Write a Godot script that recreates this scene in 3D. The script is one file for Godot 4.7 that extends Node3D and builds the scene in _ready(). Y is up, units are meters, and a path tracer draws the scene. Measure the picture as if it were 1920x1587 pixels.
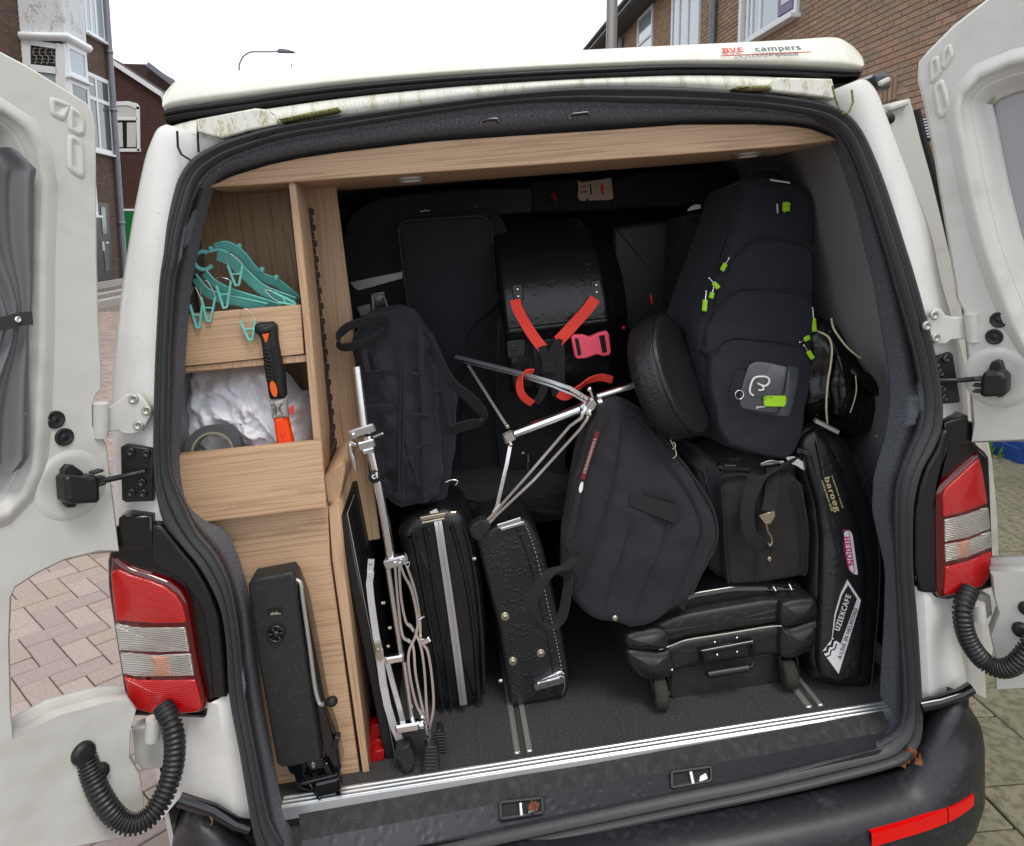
extends Node3D
# A white camper van, loaded with music gear, seen from behind with both rear doors open.

var VT: Transform3D            # the van stands with its right wheels on the kerb
var frame_now: Transform3D     # frame in which a thing is being authored
var base_of := {}
var frame_of := {}
var used := {}
var mats := {}
var texs := {}
var rng := RandomNumberGenerator.new()

# ---------------------------------------------------------------- naming
func numbered(n: String) -> String:
	used[n] = used.get(n, 0) + 1
	return n if used[n] == 1 else "%s_%03d" % [n, used[n] - 1]

func tag(o: Node, label: String, category: String, group := "") -> void:
	o.set_meta("label", label)
	o.set_meta("category", category)
	if group != "":
		o.set_meta("group", group)

func thing(called: String, label: String, category: String, at: Vector3, fr: Transform3D, group := "") -> Node3D:
	var o := Node3D.new()
	o.name = numbered(called)
	add_child(o)
	o.transform = fr * Transform3D(Basis(), at)
	base_of[o] = at
	frame_of[o] = fr
	if category == "":
		o.set_meta("kind", "structure")
	else:
		tag(o, label, category, group)
	return o

# commit a SurfaceTool as one named mesh under a thing or a part
func put(st: SurfaceTool, called: String, m: Material, parent: Node3D, label := "") -> MeshInstance3D:
	st.generate_normals()
	var mesh := st.commit()
	var off: Vector3 = base_of[parent]
	if off != Vector3.ZERO:
		var t := SurfaceTool.new()
		t.begin(Mesh.PRIMITIVE_TRIANGLES)
		t.append_from(mesh, 0, Transform3D(Basis(), -off))
		mesh = t.commit()
	mesh.surface_set_material(0, m)
	var o := MeshInstance3D.new()
	o.mesh = mesh
	o.name = called
	parent.add_child(o, true)
	base_of[o] = off
	frame_of[o] = frame_of[parent]
	if label != "":
		o.set_meta("label", label)
	return o

# a thing that is one mesh
func single(st: SurfaceTool, called: String, m: Material, at: Vector3, fr: Transform3D, label: String, category: String, group := "") -> MeshInstance3D:
	st.generate_normals()
	var src := st.commit()
	var t := SurfaceTool.new()
	t.begin(Mesh.PRIMITIVE_TRIANGLES)
	t.append_from(src, 0, Transform3D(Basis(), -at))
	var mesh := t.commit()
	mesh.surface_set_material(0, m)
	var o := MeshInstance3D.new()
	o.mesh = mesh
	o.name = numbered(called)
	add_child(o)
	o.transform = fr * Transform3D(Basis(), at)
	base_of[o] = at
	frame_of[o] = fr
	if category == "":
		o.set_meta("kind", "structure")
	else:
		tag(o, label, category, group)
	return o

# ---------------------------------------------------------------- shape helpers
func S() -> SurfaceTool:
	var st := SurfaceTool.new()
	st.begin(Mesh.PRIMITIVE_TRIANGLES)
	return st

func tri(st: SurfaceTool, a: Vector3, b: Vector3, c: Vector3) -> void:
	st.add_vertex(a); st.add_vertex(b); st.add_vertex(c)

func quad(st: SurfaceTool, a: Vector3, b: Vector3, c: Vector3, d: Vector3) -> void:
	tri(st, a, b, c); tri(st, a, c, d)

# rows of points joined by quads, smooth
func grid(st: SurfaceTool, rows: Array, closed := false, group := 0) -> void:
	st.set_smooth_group(group)
	for i in rows.size() - 1:
		var p: PackedVector3Array = rows[i]
		var q: PackedVector3Array = rows[i + 1]
		var n := p.size()
		for j in (n if closed else n - 1):
			var k := (j + 1) % n
			tri(st, p[j], q[j], q[k]); tri(st, p[j], q[k], p[k])

func fan(st: SurfaceTool, ring: PackedVector3Array, flip := false, group := -1) -> void:
	st.set_smooth_group(group)
	var c := Vector3.ZERO
	for p in ring:
		c += p
	c /= ring.size()
	for j in ring.size():
		var k := (j + 1) % ring.size()
		if flip:
			tri(st, c, ring[j], ring[k])
		else:
			tri(st, c, ring[k], ring[j])

# chamfered box: centre, size, orientation
func box(st: SurfaceTool, c: Vector3, size: Vector3, b := Basis(), ch := 0.003) -> void:
	st.set_smooth_group(-1)
	var h := size * 0.5
	ch = minf(ch, minf(h.x, minf(h.y, h.z)) * 0.9)
	var v := {}
	for sx in [-1, 1]:
		for sy in [-1, 1]:
			for sz in [-1, 1]:
				for ax in 3:
					var p := Vector3(sx * h.x, sy * h.y, sz * h.z)
					for k in 3:
						if k != ax:
							p[k] -= signf(p[k]) * ch
					v[[sx, sy, sz, ax]] = c + b * p
	for ax in 3:
		var u := (ax + 1) % 3
		var w := (ax + 2) % 3
		for s in [-1, 1]:
			var q := []
			for e in [[-1, -1], [1, -1], [1, 1], [-1, 1]]:
				var k := [0, 0, 0]
				k[ax] = s; k[u] = e[0]; k[w] = e[1]
				q.append(v[[k[0], k[1], k[2], ax]])
			if s > 0:
				quad(st, q[3], q[2], q[1], q[0])
			else:
				quad(st, q[0], q[1], q[2], q[3])
		# edges along axis ax
		for su in [-1, 1]:
			for sw in [-1, 1]:
				var e := []
				for s in [-1, 1]:
					var k := [0, 0, 0]
					k[ax] = s; k[u] = su; k[w] = sw
					e.append(v[[k[0], k[1], k[2], u]])
					e.append(v[[k[0], k[1], k[2], w]])
				if su * sw > 0:
					quad(st, e[0], e[1], e[3], e[2])
				else:
					quad(st, e[2], e[3], e[1], e[0])
	for sx in [-1, 1]:
		for sy in [-1, 1]:
			for sz in [-1, 1]:
				if sx * sy * sz > 0:
					tri(st, v[[sx, sy, sz, 2]], v[[sx, sy, sz, 1]], v[[sx, sy, sz, 0]])
				else:
					tri(st, v[[sx, sy, sz, 0]], v[[sx, sy, sz, 1]], v[[sx, sy, sz, 2]])

# a bar of rectangular section from a to b; up gives the side of width w
func bar(st: SurfaceTool, a: Vector3, b: Vector3, w: float, t: float, up := Vector3.UP, ch := 0.0015) -> void:
	var d := (b - a).normalized()
	var x := d.cross(up).normalized()
	var y := x.cross(d)
	box(st, (a + b) * 0.5, Vector3(t, w, a.distance_to(b)), Basis(x, y, -d), ch)

func smooth(pts: PackedVector3Array, per := 6) -> PackedVector3Array:
	var o := PackedVector3Array()
	var n := pts.size()
	for i in n - 1:
		for k in per:
			o.append(pts[i].cubic_interpolate(pts[i + 1], pts[maxi(i - 1, 0)], pts[mini(i + 2, n - 1)], float(k) / per))
	o.append(pts[n - 1])
	return o

func smooth_ring(pts: PackedVector2Array, per := 5, tension := 0.8) -> PackedVector2Array:
	var o := PackedVector2Array()
	var n := pts.size()
	for i in n:
		for k in per:
			var t := float(k) / per
			var a := pts[i].cubic_interpolate(pts[(i + 1) % n], pts[(i + n - 1) % n], pts[(i + 2) % n], t)
			o.append(pts[i].lerp(pts[(i + 1) % n], t).lerp(a, tension))
	return o

func resample(pts: PackedVector2Array, n: int) -> PackedVector2Array:
	var tot := 0.0
	var m := pts.size()
	for i in m:
		tot += pts[i].distance_to(pts[(i + 1) % m])
	var o := PackedVector2Array()
	var step := tot / n
	var i := 0
	var acc := 0.0
	var seg := pts[0].distance_to(pts[1 % m])
	for k in n:
		var want := k * step
		while acc + seg < want and i < m - 1:
			acc += seg
			i += 1
			seg = pts[i].distance_to(pts[(i + 1) % m])
		o.append(pts[i].lerp(pts[(i + 1) % m], clampf((want - acc) / maxf(seg, 1e-6), 0, 1)))
	return o

func inset(pts: PackedVector2Array, d: float) -> PackedVector2Array:
	var n := pts.size()
	var area := 0.0
	for i in n:
		area += pts[i].cross(pts[(i + 1) % n])
	var s := signf(area)
	var o := PackedVector2Array()
	for i in n:
		var e := (pts[(i + 1) % n] - pts[(i + n - 1) % n]).normalized()
		o.append(pts[i] + Vector2(-e.y, e.x) * d * s)
	return o

func ring3(p: PackedVector2Array, z: float, xf := Transform3D()) -> PackedVector3Array:
	var o := PackedVector3Array()
	for q in p:
		o.append(xf * Vector3(q.x, q.y, z))
	return o

func cap(st: SurfaceTool, p: PackedVector2Array, z: float, xf := Transform3D(), front := true) -> void:
	st.set_smooth_group(-1)
	var t := Geometry2D.triangulate_polygon(p)
	if t.is_empty():
		fan(st, ring3(p, z, xf), front)
		return
	for i in range(0, t.size(), 3):
		var a := xf * Vector3(p[t[i]].x, p[t[i]].y, z)
		var b := xf * Vector3(p[t[i + 1]].x, p[t[i + 1]].y, z)
		var c := xf * Vector3(p[t[i + 2]].x, p[t[i + 2]].y, z)
		var up := (xf.basis * Vector3(0, 0, 1 if front else -1))
		if (b - a).cross(c - a).dot(up) > 0:
			tri(st, a, c, b)
		else:
			tri(st, a, b, c)

func ccw(p: PackedVector2Array) -> PackedVector2Array:
	var area := 0.0
	for i in p.size():
		area += p[i].cross(p[(i + 1) % p.size()])
	if area < 0:
		var q := p.duplicate()
		q.reverse()
		return q
	return p

# plate: outline in x,y; front at z, going back by depth, with a rounded front edge
func plate(st: SurfaceTool, outline: PackedVector2Array, z: float, depth: float, r := 0.003, xf := Transform3D(), steps := 2) -> void:
	var p := ccw(outline)
	if r > 0.0045 and p.size() < 40:
		p = resample(p, 64)
	var rows := [ring3(p, z - depth, xf), ring3(p, z - r, xf)]
	for k in range(1, steps + 1):
		var a := PI * 0.5 * k / steps
		rows.append(ring3(inset(p, r * (1.0 - cos(a))), z - r * (1.0 - sin(a)), xf))
	rows.reverse()
	grid(st, rows, true, 0)
	cap(st, inset(p, r), z, xf, true)
	cap(st, p, z - depth, xf, false)

# soft body: outline in x,y at z, rounded edge r, front bulging by bulge, wrinkled by noise
func puff(st: SurfaceTool, outline: PackedVector2Array, z: float, depth: float, r: float, bulge: float, amp := 0.0, freq := 8.0, sd := 1, xf := Transform3D(), back_scale := 1.0, n := 96, rings := 12) -> void:
	var p := resample(ccw(outline), n)
	var c := Vector2.ZERO
	for q in p:
		c += q
	c /= p.size()
	var nz := FastNoiseLite.new()
	nz.seed = sd
	nz.frequency = freq
	nz.fractal_octaves = 3
	var rows := []
	for k in 5:
		var t := k / 4.0
		var row := PackedVector3Array()
		for q in p:
			var w := c + (q - c) * lerpf(back_scale, 1.0, t)
			var zz := lerpf(z - depth, z - r, t)
			var e := (q - c).normalized()
			w += e * amp * nz.get_noise_3d(w.x * 1.3 + 7.0, w.y * 1.3, zz * 2.0) * (1.0 if k > 0 else 0.0)
			row.append(xf * Vector3(w.x, w.y, zz))
		rows.append(row)
	for k in range(1, 6):
		var a := PI * 0.5 * k / 5
		var ins := inset(p, r * (1.0 - cos(a)))
		var row := PackedVector3Array()
		for i in ins.size():
			var q := ins[i]
			var e := (p[i] - c).normalized()
			var d := amp * nz.get_noise_3d(p[i].x * 1.3 + 7.0, p[i].y * 1.3, (z - r) * 2.0) * cos(a)
			row.append(xf * Vector3(q.x + e.x * d, q.y + e.y * d, z - r * (1.0 - sin(a)) + amp * sin(a) * nz.get_noise_2d(q.x, q.y)))
		rows.append(row)
	var last := inset(p, r)
	for k in range(1, rings):
		var t := float(k) / rings
		var row := PackedVector3Array()
		for q in last:
			var w := q.lerp(c, t)
			row.append(xf * Vector3(w.x, w.y, z + bulge * (1.0 - (1.0 - t) * (1.0 - t)) + amp * nz.get_noise_2d(w.x, w.y)))
		rows.append(row)
	rows.reverse()
	grid(st, rows, true, 0)
	fan(st, rows[0], true, 0)
	fan(st, rows[rows.size() - 1], false, -1)

# point on the front of a puffed body, for things sewn to it
func along(st: SurfaceTool, pts: PackedVector3Array, r: float, n := 8, taper := 1.0) -> void:
	var rr := PackedFloat32Array()
	for i in pts.size():
		rr.append(lerpf(r, r * taper, float(i) / maxf(1, pts.size() - 1)))
	tube(st, pts, rr, n)

func tube(st: SurfaceTool, pts: PackedVector3Array, rr: PackedFloat32Array, n := 8, closed := false) -> void:
	var rows := []
	var m := pts.size()
	var nrm := Vector3.ZERO
	for i in m:
		var a := pts[(i + m - 1) % m] if closed else pts[maxi(i - 1, 0)]
		var b := pts[(i + 1) % m] if closed else pts[mini(i + 1, m - 1)]
		var d := (b - a).normalized()
		if nrm == Vector3.ZERO:
			nrm = d.cross(Vector3(0.31, 0.87, 0.38)).normalized()
		nrm = (nrm - d * nrm.dot(d)).normalized()
		var bi := d.cross(nrm)
		var row := PackedVector3Array()
		for k in n:
			var t := TAU * k / n
			row.append(pts[i] + (nrm * cos(t) + bi * sin(t)) * rr[i])
		rows.append(row)
	if closed:
		rows.append(rows[0])
	grid(st, rows, true, 0)
	if not closed:
		fan(st, rows[0], true, 1)
		fan(st, rows[m - 1], false, 2)

# flat band along pts; side[] or one vector gives the direction across the width
func ribbon(st: SurfaceTool, pts: PackedVector3Array, w: float, t: float, sides: Array) -> void:
	var rows := [PackedVector3Array(), PackedVector3Array(), PackedVector3Array(), PackedVector3Array()]
	var m := pts.size()
	for i in m:
		var d := (pts[mini(i + 1, m - 1)] - pts[maxi(i - 1, 0)]).normalized()
		var f := float(i) / maxf(1, m - 1) * (sides.size() - 1)
		var k := mini(int(f), sides.size() - 1)
		var s: Vector3 = sides[k]
		if k + 1 < sides.size():
			s = s.lerp(sides[k + 1], f - k)
		s = (s - d * s.dot(d)).normalized()
		var u := d.cross(s)
		rows[0].append(pts[i] + s * w * 0.5 + u * t * 0.5)
		rows[1].append(pts[i] - s * w * 0.5 + u * t * 0.5)
		rows[2].append(pts[i] - s * w * 0.5 - u * t * 0.5)
		rows[3].append(pts[i] + s * w * 0.5 - u * t * 0.5)
	for k in 4:
		grid(st, [rows[k], rows[(k + 1) % 4]], false, k)
	st.set_smooth_group(-1)
	quad(st, rows[0][0], rows[1][0], rows[2][0], rows[3][0])
	quad(st, rows[3][m - 1], rows[2][m - 1], rows[1][m - 1], rows[0][m - 1])

# profile of Vector2(radius, height along axis) turned about an axis
func lathe(st: SurfaceTool, prof: Array, at: Vector3, axis: Vector3, n := 24, group := 0, capped := true) -> void:
	var d := axis.normalized()
	var x := d.cross(Vector3(0.3, 0.2, 0.93) if absf(d.z) < 0.9 else Vector3.UP).normalized()
	var y := d.cross(x)
	var rows := []
	for q in prof:
		var row := PackedVector3Array()
		for k in n:
			var t := TAU * k / n
			row.append(at + d * q.y + (x * cos(t) + y * sin(t)) * q.x)
		rows.append(row)
	grid(st, rows, true, group)
	if capped:
		fan(st, rows[0], true, -1)
		fan(st, rows[rows.size() - 1], false, -1)

# flat lettering with a little thickness, laid on a plane
func letters(called: String, text: String, at: Vector3, right: Vector3, up: Vector3, high: float, m: Material, parent: Node3D, wide := 0.0, bold := true, skew := 0.0, serif := false) -> void:
	var tm := TextMesh.new()
	var f := SystemFont.new()
	f.font_names = PackedStringArray(["Droid Serif" if serif else "Droid Sans"])
	f.font_weight = 700 if bold else 400
	tm.font = f
	tm.text = text
	tm.font_size = 64
	tm.pixel_size = 0.01
	tm.depth = 0.02
	tm.curve_step = 2.0
	var bb := tm.get_aabb()
	var sc := high / maxf(bb.size.y, 0.001)
	var sx := sc if wide <= 0.0 else wide / maxf(bb.size.x, 0.001)
	var nrm := right.cross(up).normalized()
	var t := SurfaceTool.new()
	t.begin(Mesh.PRIMITIVE_TRIANGLES)
	var r2 := right.normalized()
	var u2 := (up - r2 * up.dot(r2)).normalized()
	var b := Basis(r2 * sx, (u2 + r2 * skew) * sc, nrm * 0.03)
	var xf := Transform3D(b, at - base_of[parent])
	for s in tm.get_surface_count():
		t.append_from(tm, s, xf)
	var mesh := t.commit()
	mesh.surface_set_material(0, m)
	var o := MeshInstance3D.new()
	o.mesh = mesh
	o.name = called
	parent.add_child(o, true)
	base_of[o] = base_of[parent]
	frame_of[o] = frame_of[parent]

# ---------------------------------------------------------------- textures and materials
func noise_img(size: int, freq: float, sd: int, oct := 4, kind := FastNoiseLite.TYPE_SIMPLEX_SMOOTH) -> PackedByteArray:
	var nz := FastNoiseLite.new()
	nz.noise_type = kind
	nz.seed = sd
	nz.frequency = freq
	nz.fractal_octaves = oct
	return nz.get_seamless_image(size, size).get_data()

# greyscale map from a function of two noise bytes
func tex_of(key: String, size: int, fn: Callable, rgbm := false) -> ImageTexture:
	if texs.has(key):
		return texs[key]
	var by := PackedByteArray()
	by.resize(size * size * 3)
	for i in size * size:
		var c: Color = fn.call(i % size, i / size, i)
		by[i * 3] = clampi(int(c.r * 255.0), 0, 255)
		by[i * 3 + 1] = clampi(int(c.g * 255.0), 0, 255)
		by[i * 3 + 2] = clampi(int(c.b * 255.0), 0, 255)
	var im := Image.create_from_data(size, size, false, Image.FORMAT_RGB8, by)
	texs[key] = ImageTexture.create_from_image(im)
	return texs[key]

func height_tex(key: String) -> ImageTexture:
	if texs.has(key):
		return texs[key]
	var n := 384
	match key:
		"weave":
			var a := noise_img(n, 0.02, 3)
			return tex_of(key, n, func(x, y, i):
				var w := 0.5 + 0.25 * sin(x * TAU / 8.0) * (1.0 if (y / 4) % 2 == 0 else -1.0) + 0.25 * sin(y * TAU / 8.0)
				var v: float = w * 0.6 + a[i] / 255.0 * 0.4
				return Color(v, v, v))
		"grain":
			var a := noise_img(n, 0.09, 5, 2, FastNoiseLite.TYPE_CELLULAR)
			var b := noise_img(n, 0.3, 6, 2)
			return tex_of(key, n, func(_x, _y, i):
				var v: float = a[i] / 255.0 * 0.7 + b[i] / 255.0 * 0.3
				return Color(v, v, v))
		"drops":
			var a := noise_img(n, 0.05, 15, 1, FastNoiseLite.TYPE_CELLULAR)
			var g := noise_img(n, 0.012, 16, 2)
			return tex_of(key, n, func(_x, _y, i):
				var v: float = clampf((0.30 - a[i] / 255.0) * 4.0, 0.0, 1.0) * clampf(g[i] / 255.0 * 3.0 - 1.2, 0.0, 1.0)
				v = sqrt(v)
				return Color(v, v, v))
		"rough":
			var a := noise_img(n, 0.03, 8, 5)
			return tex_of(key, n, func(_x, _y, i):
				var v: float = a[i] / 255.0
				return Color(v, v, v))
		"pile":
			var a := noise_img(n, 0.35, 9, 3)
			var b := noise_img(n, 0.06, 10, 2)
			return tex_of(key, n, func(_x, _y, i):
				var v: float = a[i] / 255.0 * 0.75 + b[i] / 255.0 * 0.25
				return Color(v, v, v))
	return null

func mat(key: String, col: Color, rough := 0.6, metal := 0.0) -> StandardMaterial3D:
	if mats.has(key):
		return mats[key]
	var m := StandardMaterial3D.new()
	m.albedo_color = col
	m.roughness = rough
	m.metallic = metal
	mats[key] = m
	return m

func relief(m: StandardMaterial3D, key: String, scale: float, cm: float) -> StandardMaterial3D:
	m.heightmap_enabled = true
	m.heightmap_texture = height_tex(key)
	m.heightmap_scale = cm
	if not m.uv1_triplanar:
		m.uv1_triplanar = true
		m.uv1_scale = Vector3.ONE * scale
	return m

func coloured(m: StandardMaterial3D, t: Texture2D, scale: Vector3) -> StandardMaterial3D:
	m.albedo_texture = t
	m.uv1_triplanar = true
	m.uv1_scale = scale
	return m

func wood_tex(key: String, sd: int, vertical: bool) -> ImageTexture:
	if texs.has(key):
		return texs[key]
	var n := 512
	var big := noise_img(n, 0.004, sd, 3)
	var fine := noise_img(n, 0.045, sd + 1, 3)
	var hair := noise_img(n, 0.15, sd + 2, 2)
	return tex_of(key, n, func(x, y, _i):
		var s: int = x if vertical else y        # across the grain
		var l: int = y if vertical else x        # along the grain
		l = mini(l, 511 - l)
		var lo: int = s * n + l / 6
		var warp: float = big[lo] / 255.0
		var ring: float = 0.5 + 0.5 * sin((s / 512.0 * 60.0 + warp * 22.0) * TAU * 0.5)
		var pore: float = fine[s * n + l / 9] / 255.0
		var h: float = hair[s * n + l / 20] / 255.0
		var dark: float = pow(ring, 3.0) * 0.24 + smoothstep(0.55, 0.75, pore) * 0.26 + (h - 0.5) * 0.26
		return Color(0.815, 0.68, 0.55).lerp(Color(0.56, 0.43, 0.32), clampf(dark + 0.06, 0.0, 1.0)))

func paint_tex() -> ImageTexture:
	if texs.has("paint"):
		return texs["paint"]
	var n := 512
	var a := noise_img(n, 0.006, 21, 4)
	var b := noise_img(n, 0.03, 22, 3)
	var c := noise_img(n, 0.09, 23, 2)
	return tex_of("paint", n, func(_x, _y, i):
		var d: float = smoothstep(0.45, 0.85, a[i] / 255.0) * 0.08 + (b[i] / 255.0 - 0.5) * 0.06
		var spot: float = smoothstep(0.86, 0.92, c[i] / 255.0) * 0.25
		return Color(0.885, 0.885, 0.875).lerp(Color(0.50, 0.48, 0.42), clampf(d + spot, 0.0, 1.0)))

func grime_tex(key: String, clean: Color, dirt: Color, lo: float, hi: float, sd: int, fa := 0.01, fb := 0.06) -> ImageTexture:
	if texs.has(key):
		return texs[key]
	var n := 256
	var a := noise_img(n, minf(fa * 2.0, 0.45), sd, 4)
	var b := noise_img(n, minf(fb * 2.0, 0.45), sd + 1, 4)
	return tex_of(key, n, func(_x, _y, i):
		var d: float = smoothstep(lo, hi, a[i] / 255.0 * 0.5 + b[i] / 255.0 * 0.5)
		return clean.lerp(dirt, d))

# point lists are kept in millimetres
func A2(a: Array) -> PackedVector2Array:
	var o := PackedVector2Array()
	for i in range(0, a.size(), 2):
		o.append(Vector2(a[i], a[i + 1]) * 0.001)
	return o

func A3(a: Array) -> PackedVector3Array:
	var o := PackedVector3Array()
	for i in range(0, a.size(), 3):
		o.append(Vector3(a[i], a[i + 1], a[i + 2]) * 0.001)
	return o

func make_materials() -> void:
	var m: StandardMaterial3D
	m = mat("white", Color.WHITE, 0.38); coloured(m, paint_tex(), Vector3.ONE * 1.7)
	m.clearcoat_enabled = true; m.clearcoat = 0.4; m.clearcoat_roughness = 0.15
	m = mat("white_inner", Color.WHITE, 0.45)  # inner white darkened: shade on the open doors is put into the colour
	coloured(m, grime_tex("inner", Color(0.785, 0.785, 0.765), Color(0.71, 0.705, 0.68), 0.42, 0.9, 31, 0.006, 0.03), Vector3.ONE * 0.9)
	m = mat("white_moss", Color.WHITE, 0.6)
	coloured(m, grime_tex("moss", Color(0.86, 0.86, 0.83), Color(0.64, 0.63, 0.50), 0.50, 0.80, 41, 0.012, 0.12), Vector3(5.0, 1.3, 3.0))
	m = mat("moss", Color.WHITE, 0.95)
	coloured(m, grime_tex("mossy", Color(0.33, 0.34, 0.16), Color(0.62, 0.60, 0.42), 0.4, 0.65, 45, 0.05, 0.15), Vector3.ONE * 8.0)
	relief(m, "rough", 8.0, 0.4)
	m = mat("poptop", Color(0.86, 0.86, 0.82), 0.42)
	coloured(m, grime_tex("pop", Color(0.99, 0.99, 0.985), Color(0.94, 0.935, 0.91), 0.45, 0.85, 47, 0.006, 0.04), Vector3(2.0, 0.7, 2.0))
	m = mat("rubber", Color(0.19, 0.197, 0.203), 0.5); relief(m, "rough", 6.0, 0.05)
	m = mat("rubber_dark", Color(0.085, 0.088, 0.095), 0.45)
	m = mat("trim_carpet", Color(0.86, 0.87, 0.9), 0.95)
	coloured(m, grime_tex("trimc", Color(0.35, 0.355, 0.37), Color(0.60, 0.605, 0.62), 0.38, 0.66, 51, 0.05, 0.16), Vector3.ONE * 7.0)
	relief(m, "pile", 7.0, 0.12)
	m = mat("floor_mat", Color.WHITE, 0.75)
	coloured(m, grime_tex("floor", Color(0.20, 0.20, 0.205), Color(0.46, 0.455, 0.45), 0.55, 0.75, 55, 0.06, 0.2), Vector3.ONE * 6.0)
	relief(m, "pile", 5.0, 0.08)
	m = mat("wet_black", Color(0.20, 0.205, 0.225), 0.36); relief(m, "drops", 2.2, 0.10)
	m = mat("sill_felt", Color.WHITE, 0.7)
	coloured(m, grime_tex("felt", Color(0.09, 0.092, 0.1), Color(0.22, 0.22, 0.235), 0.42, 0.7, 58, 0.02, 0.16), Vector3.ONE * 4.0); relief(m, "pile", 4.0, 0.1)
	m = mat("deep_black", Color(0.05, 0.052, 0.064), 0.6)
	m = mat("bumper", Color.WHITE, 0.46)
	coloured(m, grime_tex("bump", Color(0.115, 0.122, 0.138), Color(0.22, 0.225, 0.235), 0.5, 0.85, 61, 0.008, 0.05), Vector3(1.6, 2.2, 1.6))
	relief(m, "grain", 6.0, 0.02)
	m = mat("gloss_black", Color(0.055, 0.06, 0.07), 0.14); m.clearcoat_enabled = true; m.clearcoat = 0.5; m.clearcoat_roughness = 0.08
	m = mat("satin_black", Color(0.09, 0.092, 0.098), 0.4)
	m = mat("plastic_black", Color(0.115, 0.12, 0.125), 0.55); relief(m, "grain", 9.0, 0.03)
	m = mat("crank_black", Color.WHITE, 0.5)
	coloured(m, grime_tex("crk", Color(0.14, 0.146, 0.15), Color(0.2, 0.205, 0.21), 0.55, 0.8, 65, 0.02, 0.1), Vector3.ONE * 3.0); relief(m, "grain", 8.0, 0.03)
	m = mat("case_black", Color.WHITE, 0.34)
	coloured(m, grime_tex("case", Color(0.075, 0.08, 0.088), Color(0.13, 0.135, 0.14), 0.5, 0.8, 67), Vector3.ONE * 3.0); relief(m, "drops", 6.0, 0.06)
	m = mat("case_scuffed", Color.WHITE, 0.5)
	coloured(m, grime_tex("scuff", Color(0.10, 0.104, 0.105), Color(0.31, 0.30, 0.28), 0.58, 0.8, 71, 0.02, 0.12), Vector3.ONE * 4.0)
	m = mat("case_leather", Color(0.115, 0.12, 0.128), 0.42); relief(m, "drops", 4.5, 0.14)
	m = mat("glossy_vinyl", Color(0.06, 0.062, 0.066), 0.3); relief(m, "rough", 4.0, 0.12)
	for k in [["cloth_navy", Color(0.118, 0.126, 0.165)], ["cloth_black", Color(0.13, 0.12, 0.145)], ["cloth_dark", Color(0.085, 0.092, 0.118)], ["cloth_deep", Color(0.062, 0.068, 0.092)], ["cloth_brown", Color(0.145, 0.132, 0.128)], ["webbing", Color(0.095, 0.098, 0.115)]]:
		m = mat(k[0], k[1], 0.88); relief(m, "weave", 7.0, 0.05)
		m.rim_enabled = true; m.rim = 0.35; m.rim_tint = 0.4
	m = mat("strap_grey", Color(0.2, 0.203, 0.21), 0.9); relief(m, "weave", 9.0, 0.05)
	m = mat("curtain", Color(0.42, 0.425, 0.435), 0.9); relief(m, "weave", 6.0, 0.03); m.backlight_enabled = true; m.backlight = Color(0.1, 0.1, 0.1)
	m = mat("wood_h", Color.WHITE, 0.5); coloured(m, wood_tex("wood_h", 101, false), Vector3(0.8, 3.6, 3.6))
	m = mat("wood_v", Color.WHITE, 0.5); coloured(m, wood_tex("wood_v", 131, true), Vector3(3.6, 0.8, 3.6))
	m = mat("wood_edge", Color(0.80, 0.66, 0.53), 0.5); coloured(m, wood_tex("wood_v", 131, true), Vector3(5.0, 1.0, 5.0))
	m.albedo_color = Color(0.97, 0.97, 0.97)
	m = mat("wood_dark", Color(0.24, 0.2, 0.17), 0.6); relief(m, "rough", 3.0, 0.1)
	m = mat("alu", Color(0.82, 0.83, 0.84), 0.34, 0.85); relief(m, "rough", 3.0, 0.02)
	m = mat("alu_brushed", Color(0.72, 0.72, 0.7), 0.45, 0.7)
	m = mat("chrome", Color(0.93, 0.93, 0.94), 0.13, 1.0)
	m = mat("chrome_worn", Color.WHITE, 0.22, 1.0)
	coloured(m, grime_tex("chw", Color(0.88, 0.88, 0.88), Color(0.74, 0.71, 0.69), 0.5, 0.9, 75), Vector3.ONE * 5.0)
	m = mat("steel_flat", Color.WHITE, 0.4, 0.55)
	coloured(m, grime_tex("stl", Color(0.86, 0.86, 0.87), Color(0.76, 0.72, 0.72), 0.5, 0.95, 78), Vector3.ONE * 4.0)
	m = mat("nickel", Color(0.75, 0.72, 0.64), 0.3, 0.9)
	m = mat("red_lens", Color(0.70, 0.006, 0.01), 0.1); relief_bands(m, "lens_h", 0.05)
	m.clearcoat_enabled = true; m.clearcoat = 0.8; m.clearcoat_roughness = 0.05
	m = mat("red_lens_dark", Color(0.32, 0.004, 0.012), 0.12); m.clearcoat_enabled = true; m.clearcoat = 0.8; m.clearcoat_roughness = 0.05
	m = mat("clear_lens", Color(0.76, 0.74, 0.71), 0.12, 0.55); relief_bands(m, "lens_h", 0.22)
	m.clearcoat_enabled = true; m.clearcoat = 0.8; m.clearcoat_roughness = 0.05
	m = mat("amber_lens", Color(0.72, 0.54, 0.46), 0.2); relief_bands(m, "lens_g", 0.12)
	m = mat("reflector_red", Color(0.86, 0.01, 0.015), 0.2)
	m = mat("red_strap", Color(0.94, 0.27, 0.22), 0.8); relief(m, "weave", 9.0, 0.04)
	m = mat("pink_plastic", Color(0.97, 0.34, 0.44), 0.35)
	m = mat("red_paint", Color(0.62, 0.02, 0.05), 0.4)
	m = mat("red_print", Color(0.83, 0.22, 0.16), 0.6)
	m = mat("grey_print", Color(0.36, 0.40, 0.41), 0.6)
	m = mat("black_print", Color(0.04, 0.04, 0.045), 0.6)
	m = mat("white_print", Color(0.88, 0.88, 0.88), 0.6)
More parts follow.
